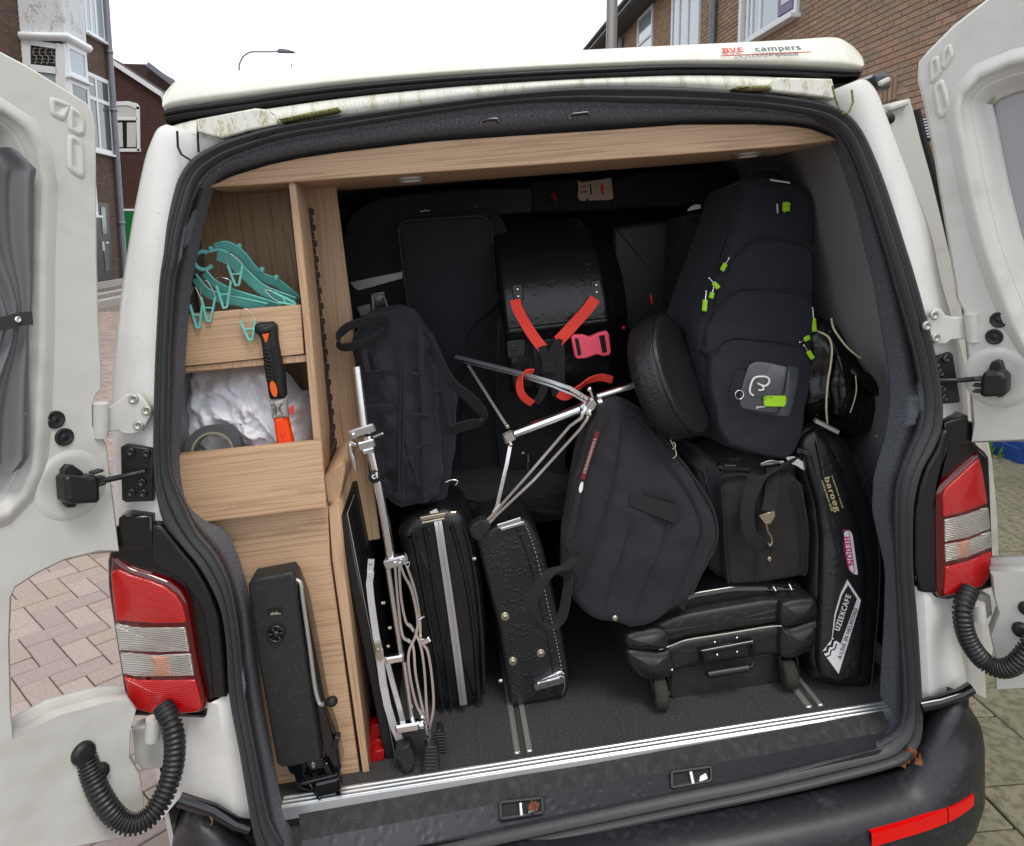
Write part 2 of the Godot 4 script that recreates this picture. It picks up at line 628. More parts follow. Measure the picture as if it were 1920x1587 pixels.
	m = mat("magenta_print", Color(0.80, 0.10, 0.48), 0.5)
	m = mat("gold_print", Color(0.74, 0.70, 0.52), 0.5)
	m = mat("grey_emboss", Color(0.3, 0.31, 0.32), 0.5)
	m = mat("wine_tape", Color(0.42, 0.03, 0.09), 0.7)
	m = mat("paper", Color(0.78, 0.70, 0.64), 0.8)
	m = mat("lime", Color(0.62, 0.83, 0.10), 0.5)
	m = mat("teal", Color(0.47, 0.80, 0.76), 0.35); m.subsurf_scatter_enabled = true; m.subsurf_scatter_strength = 0.15
	m = mat("orange", Color(0.95, 0.27, 0.03), 0.4)
	m = mat("orange_grip", Color(0.90, 0.38, 0.08), 0.55)
	m = mat("grip_black", Color(0.10, 0.10, 0.105), 0.6)
	m = mat("label_grey", Color(0.62, 0.61, 0.59), 0.5)
	m = mat("tape_grey", Color(0.27, 0.275, 0.28), 0.55); relief(m, "rough", 8.0, 0.05)
	m = mat("tape_core", Color(0.55, 0.54, 0.47), 0.8)
	m = mat("bag_white", Color(0.95, 0.95, 0.98), 0.4); m.subsurf_scatter_enabled = true; m.subsurf_scatter_strength = 0.3
	m = mat("cream", Color(0.84, 0.79, 0.66), 0.6)
	m = mat("clear_pocket", Color(0.5, 0.52, 0.55, 0.10), 0.06); m.transparency = BaseMaterial3D.TRANSPARENCY_ALPHA
	m = mat("glass_grey", Color(0.60, 0.60, 0.61), 0.25)
	m = mat("wall_grey", Color(0.50, 0.505, 0.515), 0.85); relief(m, "pile", 6.0, 0.04)
	m = mat("dark_inside", Color(0.1, 0.102, 0.115), 0.8)
	m = mat("grey_plastic", Color(0.2, 0.205, 0.215), 0.5)
	m = mat("leaf", Color(0.42, 0.24, 0.13), 0.7); relief(m, "rough", 10.0, 0.2)
	m = mat("straw", Color(0.55, 0.42, 0.25), 0.8)
	m = mat("tyre", Color(0.07, 0.07, 0.072), 0.85)
	m = mat("dusty_rubber", Color.WHITE, 0.85)
	coloured(m, grime_tex("dustr", Color(0.10, 0.10, 0.095), Color(0.30, 0.28, 0.24), 0.4, 0.7, 81, 0.05, 0.15), Vector3.ONE * 8.0)
	m = mat("hose", Color(0.12, 0.125, 0.13), 0.42)
	m = mat("window_dark", Color(0.12, 0.14, 0.15), 0.06)
	m = mat("glass_pane", Color(0.72, 0.78, 0.78, 0.28), 0.03); m.transparency = BaseMaterial3D.TRANSPARENCY_ALPHA

func relief_bands(m: StandardMaterial3D, key: String, cm: float) -> void:
	var n := 256
	var t: ImageTexture
	if key == "lens_h":
		t = tex_of(key, n, func(_x, y, _i):
			var v := 0.5 + 0.5 * sin(y * TAU / 16.0)
			return Color(v, v, v))
	else:
		t = tex_of(key, n, func(x, y, _i):
			var v := 0.5 + 0.25 * sin(y * TAU / 16.0) + 0.25 * sin(x * TAU / 16.0)
			return Color(v, v, v))
	m.heightmap_enabled = true
	m.heightmap_texture = t
	m.heightmap_scale = cm
	m.uv1_triplanar = true
	m.uv1_scale = Vector3(17.0, 17.0, 17.0)

# ---------------------------------------------------------------- the van
func build_van() -> void:
	var van := thing("camper_van", "white camper van with both rear doors open and gear filling its load bay", "van", Vector3(0, 0, -2.2), VT)
	var st: SurfaceTool
	var so := A3([-687, 582, 40, -690, 644, 40, -696, 790, 25, -704, 895, 10, -695, 994, 8, -694, 1065, 7, -705, 1115, 6, -725, 1168, 5, -751, 1213, 4, -774, 1255, 4, -779, 1323, 2, -775, 1374, 1, -765, 1442, 0, -753, 1521, -6, -740, 1596, -11, -720, 1703, -18, -707, 1753, -23, -694, 1811, -31, -677, 1864, -39, -662, 1896, -43, -634, 1926, -47, -583, 1949, -51, -533, 1961, -53, -467, 1972, -55, -362, 1980, -58, -193, 1989, -60, -55, 1995, -60, 77, 1997, -60, 189, 1991, -60, 302, 1980, -60, 447, 1959, -60, 557, 1937, -60, 615, 1915, -59, 650, 1884, -56, 674, 1832, -50, 700, 1747, -39, 727, 1632, -26, 746, 1552, -18, 773, 1421, -10, 783, 1346, -6, 785, 1289, -2, 779, 1245, 0, 762, 1210, 1, 737, 1174, 1, 720, 1126, 2, 710, 1070, 3, 706, 957, 5, 711, 885, 6, 715, 787, 8, 716, 644, 13, 709, 580, 21, 690, 549, 25, 653, 527, 29, 488, 514, 35, 328, 509, 39, 173, 504, 40, -189, 488, 40, -365, 477, 40, -538, 466, 40, -645, 463, 40, -679, 518, 40])
	var si := A3([-645, 575, 40, -663, 631, 40, -673, 765, 28, -681, 881, 12, -676, 996, 8, -676, 1079, 7, -681, 1125, 6, -697, 1176, 5, -724, 1224, 4, -742, 1286, 3, -754, 1340, 2, -752, 1386, 1, -745, 1439, 0, -734, 1519, -6, -722, 1594, -11, -701, 1701, -18, -689, 1734, -21, -677, 1781, -27, -658, 1831, -34, -640, 1872, -40, -619, 1897, -44, -584, 1918, -47, -533, 1934, -50, -468, 1947, -52, -364, 1956, -55, -195, 1969, -58, -57, 1976, -60, 82, 1972, -60, 187, 1961, -60, 300, 1950, -60, 445, 1932, -60, 552, 1909, -58, 599, 1890, -56, 626, 1863, -53, 649, 1817, -48, 672, 1732, -37, 698, 1622, -24, 714, 1549, -18, 742, 1425, -10, 754, 1346, -6, 756, 1286, -2, 745, 1243, 0, 724, 1202, 1, 705, 1162, 2, 694, 1123, 2, 689, 1072, 3, 687, 960, 5, 689, 882, 6, 692, 791, 8, 694, 648, 13, 680, 596, 20, 657, 575, 23, 614, 557, 26, 492, 551, 30, 332, 542, 35, 175, 540, 39, -186, 522, 40, -362, 511, 40, -534, 500, 40, -619, 494, 40, -640, 534, 40])
	var ki := A3([-645, 465, -80, -665, 565, -80, -675, 696, -95, -682, 800, -109, -681, 926, -112, -677, 1016, -113, -682, 1075, -114, -693, 1141, -115, -714, 1185, -116, -743, 1206, -117, -771, 1244, -117, -776, 1307, -118, -762, 1410, -120, -745, 1495, -126, -730, 1577, -131, -704, 1693, -138, -687, 1745, -143, -671, 1796, -149, -656, 1837, -155, -645, 1863, -158, -636, 1876, -160, -604, 1896, -163, -532, 1911, -165, -468, 1919, -167, -382, 1925, -169, -200, 1930, -171, -51, 1928, -172, 91, 1927, -174, 214, 1923, -174, 337, 1921, -175, 495, 1909, -175, 597, 1894, -175, 644, 1878, -173, 666, 1856, -171, 682, 1806, -165, 702, 1719, -155, 717, 1619, -144, 731, 1546, -138, 748, 1414, -131, 756, 1341, -127, 753, 1275, -123, 740, 1205, -120, 723, 1157, -119, 709, 1110, -118, 705, 1078, -118, 703, 1023, -117, 725, 898, -115, 723, 821, -114, 716, 730, -112, 703, 586, -110, 711, 562, -107, 714, 553, -106, 698, 543, -105])
	# rubber seal with two lips round the opening
	var rows := []
	for q in [[0.0, -0.012], [0.04, 0.012], [0.22, 0.022], [0.42, 0.019], [0.52, 0.007], [0.62, 0.013], [0.8, 0.016], [1.0, -0.006]]:
		var row := PackedVector3Array()
		for i in so.size():
			row.append(so[i].lerp(si[i], q[0]) + Vector3(0, 0, q[1]))
		rows.append(smooth_closed(row))
	st = S(); grid(st, rows, true, 0)
	put(st, "door_seal", mats.rubber, van)
	# carpeted lining of the opening
	rows = []
	for q in [[0.0, -0.004, 0.0], [0.12, -0.012, 0.0], [0.35, 0.0, 0.02], [0.7, 0.0, 0.02], [1.0, 0.0, 0.0]]:
		var row := PackedVector3Array()
		for i in ki.size():
			row.append(si[i].lerp(ki[i], q[0]) + Vector3(0, 0, q[1] + q[2]))
		rows.append(smooth(row, 3))
	st = S(); grid(st, rows, false, 0)
	put(st, "opening_trim", mats.trim_carpet, van)
	# rear corner pillars
	var left_in := so.slice(9, 22)
	left_in.reverse()
	var left_out := A3([-689, 1994, -85, -703, 1989, -85, -716, 1970, -85, -735, 1933, -85, -767, 1846, -85, -793, 1767, -85, -813, 1703, -85, -843, 1597, -85, -861, 1517, -85, -875, 1433, -85, -886, 1361, -85, -895, 1307, -85, -902, 1241, -85])
	st = S(); pillar(st, left_in, left_out, -1.0)
	put(st, "rear_pillar", mats.white, van)
	var right_in := so.slice(31, 42)
	var right_out := A3([680, 1972, -85, 694, 1967, -85, 712, 1942, -85, 732, 1888, -85, 768, 1792, -85, 819, 1654, -85, 843, 1538, -85, 884, 1397, -85, 895, 1316, -85, 899, 1256, -85, 902, 1207, -85])
	st = S(); pillar(st, right_in, right_out, 1.0)
	put(st, "rear_pillar", mats.white, van)
	# header panel above the opening
	var head_lo := so.slice(21, 32)
	var head_hi := A3([-686, 1990, -75, -626, 2000, -75, -500, 2008, -75, -359, 2016, -75, -189, 2020, -75, -51, 2019, -75, 81, 2016, -75, 195, 2012, -75, 309, 2007, -75, 455, 1995, -75, 614, 1976, -75])
	rows = [smooth(head_lo, 4)]
	for q in [[0.25, 0.012], [0.6, 0.014], [0.9, 0.008], [1.0, -0.01]]:
		var row := PackedVector3Array()
		for i in head_lo.size():
			row.append(head_lo[i].lerp(head_hi[i], q[0]) + Vector3(0, 0, q[1]))
		rows.append(smooth(row, 4))
	var back_row := PackedVector3Array()
	for p in head_hi:
		back_row.append(p + Vector3(0, 0.0, -0.12))
	rows.append(smooth(back_row, 4))
	st = S(); grid(st, rows, false, 0)
	put(st, "roof_header", mats.white_moss, van)
	# raised bosses of the header and the moss along its edge
	for b in [A2([-621, 1968, -618, 1991, -512, 2002, -491, 1998, -478, 1983, -476, 1970, -529, 1963, -579, 1953]), A2([467, 1968, 485, 1981, 595, 1970, 603, 1931, 552, 1941, 471, 1956])]:
		st = S(); plate(st, b, -0.032, 0.06, 0.004, Transform3D(), 3)
		put(st, "header_boss", mats.white_moss, van)
	for b in [A2([390, 1966, 404, 1970, 467, 1967, 468, 1958, 427, 1960]), A2([-473, 1979, -419, 1986, -359, 1992, -360, 1984, -440, 1976, -470, 1972])]:
		st = S(); plate(st, resample(b, 24), -0.026, 0.03, 0.004)
		put(st, "moss_patch", mats.moss, van)
	st = S(); lathe(st, [Vector2(0.029, -0.03), Vector2(0.029, 0.0), Vector2(0.026, 0.006), Vector2(0.02, 0.0075), Vector2(0.0, 0.0075)], Vector3(-0.507, 1.974, -0.045), Vector3(0, 0.1, 1), 28)
	put(st, "rubber_pad", mats.rubber_dark, van)
	# panel joints on the pillar tops
	for s in [A3([-656, 1973, -35, -659, 1945, -35, -655, 1931, -35, -641, 1920, -35]), A3([-617, 1987, -35, -622, 1955, -35, -624, 1932, -35]), A3([588, 1955, -20, 593, 1929, -20, 601, 1909, -20]), A3([636, 1946, -35, 638, 1922, -35, 629, 1904, -35, 615, 1901, -35])]:
		st = S(); along(st, s, 0.0022, 6); put(st, "panel_joint", mats.moss if s[0].x > 0 else mats.black_print, van)
	# lifting roof: black double seal and white shell
	var pl_lo := A3([-687, 1995, -70, -666, 1998, -70, -629, 2001, -70, -497, 2009, -70, -359, 2016, -70, -189, 2019, -70, -17, 2017, -70, 157, 2012, -70, 307, 2007, -70, 508, 1991, -70, 612, 1976, -70, 649, 1973, -70, 674, 1972, -70])
	var pl_up := A3([-680, 2016, -70, -663, 2019, -70, -626, 2022, -70, -495, 2030, -70, -356, 2036, -70, -187, 2038, -70, -15, 2036, -70, 159, 2031, -70, 308, 2024, -70, 509, 2006, -70, 612, 1994, -70, 647, 1989, -70, 670, 1986, -70])
	var top := A3([-690, 2064, -160, -662, 2088, -160, -618, 2097, -160, -506, 2091, -160, -361, 2090, -160, -183, 2088, -160, -1, 2084, -160, 183, 2080, -160, 342, 2076, -160, 555, 2071, -160, 650, 2070, -160, 682, 2056, -160, 702, 2032, -160])
	rows = []
	for q in [[0.0, -0.05], [0.06, 0.0], [0.35, 0.012], [0.46, 0.004], [0.52, 0.004], [0.6, 0.014], [0.93, 0.012], [1.0, -0.02]]:
		var row := PackedVector3Array()
		for i in pl_lo.size():
			row.append(pl_lo[i].lerp(pl_up[i], q[0]) + Vector3(0, 0, q[1]))
		rows.append(smooth(row, 4))
	# the seal turns the corners and runs forward
	st = S(); grid(st, rows, false, 0)
	for e in [0, -1]:
		var side := []
		for r in rows:
			var a: Vector3 = r[e]
			var dx := -0.02 if e == 0 else 0.02
			side.append(PackedVector3Array([a, a + Vector3(dx, 0, -0.06), a + Vector3(dx * 2.0, 0.0, -0.25), a + Vector3(dx * 3.0, 0, -2.6)]))
		grid(st, side, false, 1)
	put(st, "roof_seal", mats.rubber_dark, van)
	rows = []
	for q in [[0.0, 0.0, 0.0], [0.10, 0.024, 0.0], [0.2, 0.032, 0.0], [0.5, 0.040, 0.0], [0.85, 0.042, 0.0], [0.95, 0.034, 0.0], [1.0, 0.0, 0.001], [1.0, -0.03, 0.004], [1.0, -0.15, 0.02], [1.0, -2.5, 0.05]]:
		var row := PackedVector3Array()
		for i in pl_up.size():
			row.append(pl_up[i].lerp(top[i], q[0]) + Vector3(0, q[2], q[1]))
		rows.append(smooth(row, 4))
	st = S(); grid(st, rows, false, 0)
	for e in [0, -1]:
		var side := []
		for r in rows.slice(0, 8):
			var a: Vector3 = r[e]
			var dx := -0.02 if e == 0 else 0.02
			side.append(PackedVector3Array([a, a + Vector3(dx, 0, -0.08), a + Vector3(dx * 2.0, 0.0, -0.4), a + Vector3(dx * 3.0, 0, -2.5)]))
		grid(st, side, false, 0)
	var shell := put(st, "lifting_roof", mats.poptop, van)
	# maker's lettering on the lifting roof, printed on the slope
	var pp := A3([381, 2035, -57, 431, 2034, -56, 564, 2028, -51, 389, 2055, -74, 436, 2040, -61, 387, 2034, -56, 559, 2026, -49])
	var rt: Vector3 = (pp[2] - pp[0]).normalized()
	var upv := Vector3(0, 0.743, -0.669)
	letters("roof_lettering", "BVE", Vector3(0.41, 2.045, -0.066), rt, upv, 0.0145, mats.red_print, shell, 0.040)
	letters("roof_lettering", "campers", Vector3(0.501, 2.041, -0.062), rt, upv, 0.0165, mats.grey_print, shell, 0.092)
	letters("roof_lettering", "Uw buscamper specialist", Vector3(0.472, 2.027, -0.049), rt, upv, 0.011, mats.grey_print, shell, 0.128, false, 0.3, true)
	st = S(); bar(st, pp[0] + Vector3(0, -0.001, 0.001), pp[2] + Vector3(0, -0.001, 0.001), 0.0018, 0.001)
	put(st, "lettering_rule", mats.red_print, shell)
	build_shell(van)
	build_lamps(van)
	build_bumper(van)
	build_sill(van)
	build_hardware(van)
	build_rear_door(van, true)
	build_rear_door(van, false)

func smooth_closed(p: PackedVector3Array, per := 3) -> PackedVector3Array:
	var o := PackedVector3Array()
	var n := p.size()
	for i in n:
		for k in per:
			o.append(p[i].cubic_interpolate(p[(i + 1) % n], p[(i + n - 1) % n], p[(i + 2) % n], float(k) / per))
	return o

func pillar(st: SurfaceTool, a: PackedVector3Array, b: PackedVector3Array, s: float) -> void:
	var rows := []
	for q in [[0.0, -0.01], [0.15, 0.004], [0.55, 0.02], [0.82, 0.025], [0.93, 0.02], [1.0, 0.0]]:
		var row := PackedVector3Array()
		for i in a.size():
			row.append(a[i].lerp(b[i], q[0]) + Vector3(0, 0, q[1]))
		rows.append(smooth(row, 4))
	for q in [[0.012, -0.05], [0.02, -0.15], [0.03, -0.4]]:
		var row := PackedVector3Array()
		for p in b:
			row.append(p + Vector3(q[0] * s * (0.3 + 0.7 * clampf((1.95 - p.y) * 3.0, 0, 1)), 0, q[1]))
		rows.append(smooth(row, 4))
	grid(st, rows, false, 0)

func build_shell(van: Node3D) -> void:
	var st := S()
	# outer skin: sides, roof, front, underside as one section swept forward
	var sec := [Vector2(-0.80, 0.30), Vector2(-0.93, 0.40), Vector2(-0.945, 0.75), Vector2(-0.94, 1.15), Vector2(-0.90, 1.45), Vector2(-0.80, 1.85), Vector2(-0.72, 1.955), Vector2(-0.4, 1.99), Vector2(0.4, 1.99), Vector2(0.72, 1.955), Vector2(0.80, 1.85), Vector2(0.90, 1.45), Vector2(0.94, 1.15), Vector2(0.945, 0.75), Vector2(0.93, 0.40), Vector2(0.80, 0.30)]
	var rows := []
	for z in [[-0.34, 1.0], [-1.5, 1.0], [-3.2, 1.0], [-4.2, 0.97], [-4.75, 0.9]]:
		var r := PackedVector3Array()
		for q in sec:
			r.append(Vector3(q.x * z[1], minf(q.y, 1.95 if z[0] > -3.9 else (1.3 if z[0] > -4.5 else 1.0)), z[0]))
		rows.append(r)
	grid(st, rows, true, 0)
	fan(st, rows[4], true)
	put(st, "body_side", mats.white, van)
	# closed back corners between the seal and the skin
	st = S()
	for s in [-1.0, 1.0]:
		quad(st, Vector3(0.76 * s, 0.32, -0.02), Vector3(0.935 * s, 0.36, -0.12), Vector3(0.945 * s, 0.36, -0.36), Vector3(0.76 * s, 0.32, -0.36))
		grid(st, [PackedVector3Array([Vector3(0.885 * s, 0.40, -0.06), Vector3(0.90 * s, 0.75, -0.075), Vector3(0.90 * s, 1.15, -0.08)]), PackedVector3Array([Vector3(0.925 * s, 0.40, -0.12), Vector3(0.935 * s, 0.75, -0.13), Vector3(0.93 * s, 1.15, -0.13)]), PackedVector3Array([Vector3(0.94 * s, 0.40, -0.36), Vector3(0.946 * s, 0.75, -0.36), Vector3(0.94 * s, 1.15, -0.36)])], false, 0)
	put(st, "rear_quarter", mats.white, van)
	# white lower corners beside the sill, with the folded flange next to the seal
	for s in 2:
		var a: PackedVector3Array
		var b: PackedVector3Array
		var c: PackedVector3Array
		var d: PackedVector3Array
		if s == 0:
			a = A3([-708, 889, 0, -707, 875, 0, -705, 773, 0, -705, 609, 0])
			b = A3([-742, 882, 12, -730, 875, 12, -731, 786, 12, -737, 629, 12])
			c = A3([-790, 875, -10, -794, 850, -10, -818, 761, -10, -841, 673, -10])
			d = A3([-874, 916, -90, -873, 807, -90, -892, 712, -90, -923, 568, -90])
		else:
			a = A3([718, 905, 0, 719, 895, 0, 723, 781, 0, 726, 624, 0])
			b = A3([732, 909, 12, 735, 900, 12, 739, 786, 12, 743, 636, 12])
			c = A3([797, 888, -10, 797, 876, -10, 825, 772, -10, 850, 635, -10])
			d = A3([940, 879, -90, 937, 828, -90, 944, 708, -90, 953, 545, -90])
		st = S()
		grid(st, [a, b], false, 0); grid(st, [b, c], false, 1); grid(st, [c, d], false, 2)
		put(st, "rear_quarter", mats.white, van)
	# lining: floor, walls, ceiling, bulkhead
	st = S(); box(st, Vector3(0, 0.545, -1.17), Vector3(1.56, 0.046, 2.14))
	put(st, "load_floor", mats.floor_mat, van)
	for x0 in [Vector2(-0.139, 0), Vector2(0.549, 0)]:
		st = S()
		for o in [-0.0145, 0.0145]:
			box(st, Vector3(x0.x + o, 0.5695, -1.12), Vector3(0.0125, 0.006, 2.0))
			box(st, Vector3(x0.x + o * 0.62, 0.5705, -1.12), Vector3(0.003, 0.007, 2.0), Basis(), 0.0005)
		put(st, "floor_rail", mats.alu_brushed, van)
	st = S()
	var right_edge := A3([648, 1872, -171, 665, 1856, -169, 681, 1806, -163, 701, 1719, -153, 716, 1620, -142, 730, 1546, -136, 746, 1414, -129, 754, 1342, -125, 751, 1276, -121, 739, 1206, -118, 722, 1157, -117, 707, 1111, -116, 704, 1079, -116, 701, 1024, -115, 724, 899, -113, 722, 822, -112, 715, 732, -110, 702, 588, -108])
	var r2 := []
	for z in [0.0, -0.02, -0.06, -0.4, -0.9, -2.05]:
		var r := PackedVector3Array()
		for p in right_edge:
			var low := 1.0 - smoothstep(1.22, 1.40, p.y)
			var x1 := lerpf(p.x, 0.86, smoothstep(0.0, 0.08, -z))
			var x2 := lerpf(p.x, p.x + 0.05, clampf(-z / 0.35, 0, 1)) + 0.02 * clampf(-z - 0.35, 0, 1)
			r.append(Vector3(lerpf(x2, x1, low), p.y, p.z + z))
		r2.append(smooth(r, 2))
	grid(st, r2, false, 0)
	put(st, "side_lining", mats.wall_grey, van)
	st = S()
	box(st, Vector3(-0.80, 1.15, -1.2), Vector3(0.03, 1.2, 2.1)); box(st, Vector3(-0.765, 1.80, -1.2), Vector3(0.03, 0.2, 2.1))
	put(st, "side_lining", mats.wall_grey, van)
	st = S()
	box(st, Vector3(0, 1.90, -1.25), Vector3(1.44, 0.03, 2.0))
	put(st, "ceiling_lining", mats.wall_grey, van)
	st = S()
	box(st, Vector3(0, 1.2, -2.26), Vector3(1.58, 1.3, 0.03)); box(st, Vector3(0, 1.87, -2.27), Vector3(1.4, 0.1, 0.03))
	put(st, "front_bulkhead", mats.wall_grey, van)
	st = S()
	box(st, Vector3(0, 0.47, -1.2), Vector3(1.6, 0.05, 2.2))
	put(st, "underfloor", mats.wall_grey, van)
	# wheels
	for w in [[-0.80, -0.95], [0.80, -0.95], [-0.80, -3.9], [0.80, -3.9]]:
		st = S()
		lathe(st, [Vector2(0.2, -0.1), Vector2(0.3, -0.11), Vector2(0.33, -0.09), Vector2(0.34, 0.0), Vector2(0.33, 0.09), Vector2(0.3, 0.11), Vector2(0.2, 0.1)], Vector3(w[0], 0.34, w[1]), Vector3.RIGHT, 32)
		var wh := put(st, "wheel", mats.tyre, van)
		st = S()
		lathe(st, [Vector2(0.2, -0.085), Vector2(0.2, 0.085), Vector2(0.17, 0.07), Vector2(0.05, 0.08)], Vector3(w[0], 0.34, w[1]), Vector3.RIGHT, 24)
		put(st, "rim", mats.alu_brushed, wh)
	# sliding door on the kerb side, slid back along the body
	var sd := A2([895, 1947, 974, 1959, 986, 1948, 983, 1933, 1001, 1859, 1030, 1753, 1059, 1631, 1090, 1493, 1138, 1252, 1184, 1016, 1198, 866, 1204, 691, 1180, 422, 1084, 437, 1110, 728, 1114, 1025, 1017, 1460, 932, 1775])
	st = S(); plate(st, sd, -0.36, 1.15, 0.006)
	var sl := put(st, "sliding_door", mats.white_inner, van)
	st = S(); box(st, Vector3(0.937, 1.942, -0.355) + Vector3(0, 0, -0.5), Vector3(0.05, 0.012, 1.02), Basis(Vector3(0.97, 0.22, 0), Vector3(-0.22, 0.97, 0), Vector3(0, 0, 1)))
	put(st, "door_rail", mats.white_inner, sl)
	st = S(); along(st, A3([993, 1931, -370, 1011, 1857, -370, 1041, 1753, -370, 1070, 1630, -370, 1100, 1494, -370, 1149, 1263, -370]), 0.011, 8); put(st, "weather_strip", mats.rubber_dark, sl)
	st = S(); lathe(st, [Vector2(0.014, -0.02), Vector2(0.014, 0.006), Vector2(0.01, 0.009), Vector2(0.0, 0.009)], Vector3(0.91, 1.913, -0.35), Vector3(-0.3, 0, 1), 16)
	put(st, "door_buffer", mats.rubber_dark, sl)
	# end of the awning rail on the kerb side of the roof
	st = S(); box(st, Vector3(0.898, 2.002, -0.4) + Vector3(0, 0, -0.6), Vector3(0.05, 0.04, 1.3), Basis(), 0.008); put(st, "awning_rail", mats.gloss_black, van)
	st = S(); box(st, Vector3(0.899, 2.001, -0.4) + Vector3(0.0, 0, 0.054), Vector3(0.03, 0.012, 0.012), Basis(Vector3(0.94, 0.34, 0), Vector3(-0.34, 0.94, 0), Vector3(0, 0, 1))); put(st, "awning_end", mats.white_inner, van)

func build_lamps(van: Node3D) -> void:
	for s in 2:
		var xf: Transform3D
		var lens: PackedVector2Array
		var up_red: PackedVector2Array
		var clear_up: PackedVector2Array
		var clear_lo: PackedVector2Array
		var amber: PackedVector2Array
		var low_red: PackedVector2Array
		var bezel: PackedVector2Array
		var block: PackedVector2Array
		var cheek: PackedVector2Array
		if s == 0:
			xf = Transform3D(Basis(Vector3(0.9950, -0.0000, 0.0995), Vector3(0.0000, 1.0000, 0.0000), Vector3(-0.0995, 0.0000, 0.9950)), Vector3(-0.8171, 1.0247, 0.0100))
			lens = A2([-69, 152, -63, 175, -55, 179, -48, 168, -28, 151, 8, 135, 38, 119, 58, 97, 67, 70, 67, 18, 67, -50, 69, -100, 71, -136, 66, -149, 55, -156, 16, -156, -39, -150, -68, -139, -78, -124, -79, -71, -80, -12, -78, 46, -75, 103])
			up_red = A2([-65, 148, -52, 155, -29, 140, 6, 125, 34, 109, 51, 90, 60, 67, 62, 35, 6, 39, -72, 53])
			clear_up = A2([-74, 46, -41, 37, 57, 26, 58, -23, -3, -19, -75, -8])
			clear_lo = A2([-75, -13, -4, -23, 59, -28, 59, -74, -52, -65, -76, -56])
			amber = A2([-16, -25, 18, -28, 18, -69, -15, -66])
			low_red = A2([-75, -63, -51, -72, 59, -82, 63, -109, 64, -140, 54, -149, 16, -149, -36, -143, -65, -132, -74, -120])
			bezel = A2([-867, 1258, -806, 1253, -790, 1242, -762, 1197, -737, 1151, -716, 1097, -705, 1044, -706, 973, -718, 861, -732, 856, -747, 845, -760, 842, -906, 872, -900, 1137, -892, 1191])
			block = A2([-854, 1275, -840, 1277, -794, 1272, -802, 1209, -860, 1211, -863, 1221])
			cheek = A2([-795, 1257, -776, 1252, -753, 1208, -728, 1162, -710, 1109, -701, 1057, -704, 984, -711, 889, -739, 892, -729, 1005, -729, 1072, -753, 1128, -782, 1161, -807, 1182])
		else:
			xf = Transform3D(Basis(Vector3(0.9950, 0.0000, -0.0995), Vector3(-0.0000, 1.0000, 0.0000), Vector3(0.0995, 0.0000, 0.9950)), Vector3(0.8190, 1.0386, 0.0100))
			lens = A2([-59, 75, -50, 90, -15, 115, 17, 135, 39, 150, 47, 144, 54, 105, 64, 33, 70, -47, 72, -116, 64, -139, 48, -154, 2, -159, -40, -159, -56, -156, -61, -137, -61, -23])
			up_red = A2([-50, 70, -42, 86, -11, 106, 21, 128, 39, 139, 48, 103, 58, 37, 0, 27, -49, 25])
			clear_up = A2([-46, 18, 0, 22, 60, 27, 65, -21, 6, -31, -46, -31])
			clear_lo = A2([-46, -36, 6, -35, 66, -27, 69, -62, 6, -75, -45, -76])
			amber = A2([-19, -37, 10, -35, 9, -70, -17, -72])
			low_red = A2([-45, -86, 7, -83, 67, -72, 67, -113, 58, -134, 43, -146, 1, -150, -41, -150, -50, -146])
			bezel = A2([800, 1232, 827, 1252, 861, 1250, 865, 1201, 894, 1173, 904, 875, 796, 861, 739, 880, 730, 937, 733, 1053, 743, 1112, 760, 1159, 785, 1196])
			block = A2([787, 1260, 839, 1269, 844, 1210, 791, 1212])
			cheek = A2([779, 1241, 794, 1248, 798, 1204, 783, 1171, 770, 1129, 766, 1018, 766, 888, 725, 896, 714, 953, 717, 1067, 728, 1125, 745, 1171, 767, 1205])
		var st := S()
		plate(st, bezel, 0.004, 0.12, 0.010, Transform3D(), 4)
		put(st, "lamp_housing", mats.gloss_black, van)
		st = S(); plate(st, cheek, 0.016, 0.05, 0.007, Transform3D(), 3)
		for q in ([Vector3(-0.717, 1.069, 0), Vector3(-0.715, 0.921, 0)] if s == 0 else [Vector3(0.725, 1.02, 0), Vector3(0.723, 0.928, 0)]):
			lathe(st, [Vector2(0.007, 0.0), Vector2(0.007, 0.011), Vector2(0.0045, 0.011), Vector2(0.004, 0.0)], q, Vector3(0, 0, 1), 12)
		put(st, "housing_cheek", mats.satin_black, van)
		st = S(); plate(st, block, 0.012, 0.05, 0.004)
		put(st, "housing_block", mats.gloss_black, van)
		st = S(); puff(st, lens, 0.008, 0.06, 0.010, 0.004, 0.0, 5.0, 1, xf)
		var lamp := put(st, "tail_lamp", mats.red_lens_dark, van)
		for q in [[up_red, "red_lens", mats.red_lens], [clear_up, "clear_lens", mats.clear_lens], [clear_lo, "clear_lens", mats.clear_lens], [low_red, "red_lens", mats.red_lens], [amber, "amber_lens", mats.amber_lens]]:
			st = S(); puff(st, q[0], 0.0125 if q[1] != "amber_lens" else 0.0155, 0.01, 0.003, 0.003 if q[1] != "amber_lens" else 0.0012, 0.0, 5.0, 1, xf, 1.0, 64, 6)
			put(st, q[1], q[2], lamp)

func plan_at(u: float) -> Vector2:
	var pl := [Vector2(0, 0.15), Vector2(0.3, 0.147), Vector2(0.5, 0.138), Vector2(0.65, 0.122), Vector2(0.75, 0.1), Vector2(0.82, 0.066), Vector2(0.866, 0.015), Vector2(0.89, -0.05), Vector2(0.905, -0.15), Vector2(0.912, -0.32)]
	var f := clampf(u, 0.0, 0.999) * 9.0
	var i := int(f)
	return (pl[i] as Vector2).cubic_interpolate(pl[i + 1], pl[maxi(i - 1, 0)], pl[mini(i + 2, 9)], f - i)

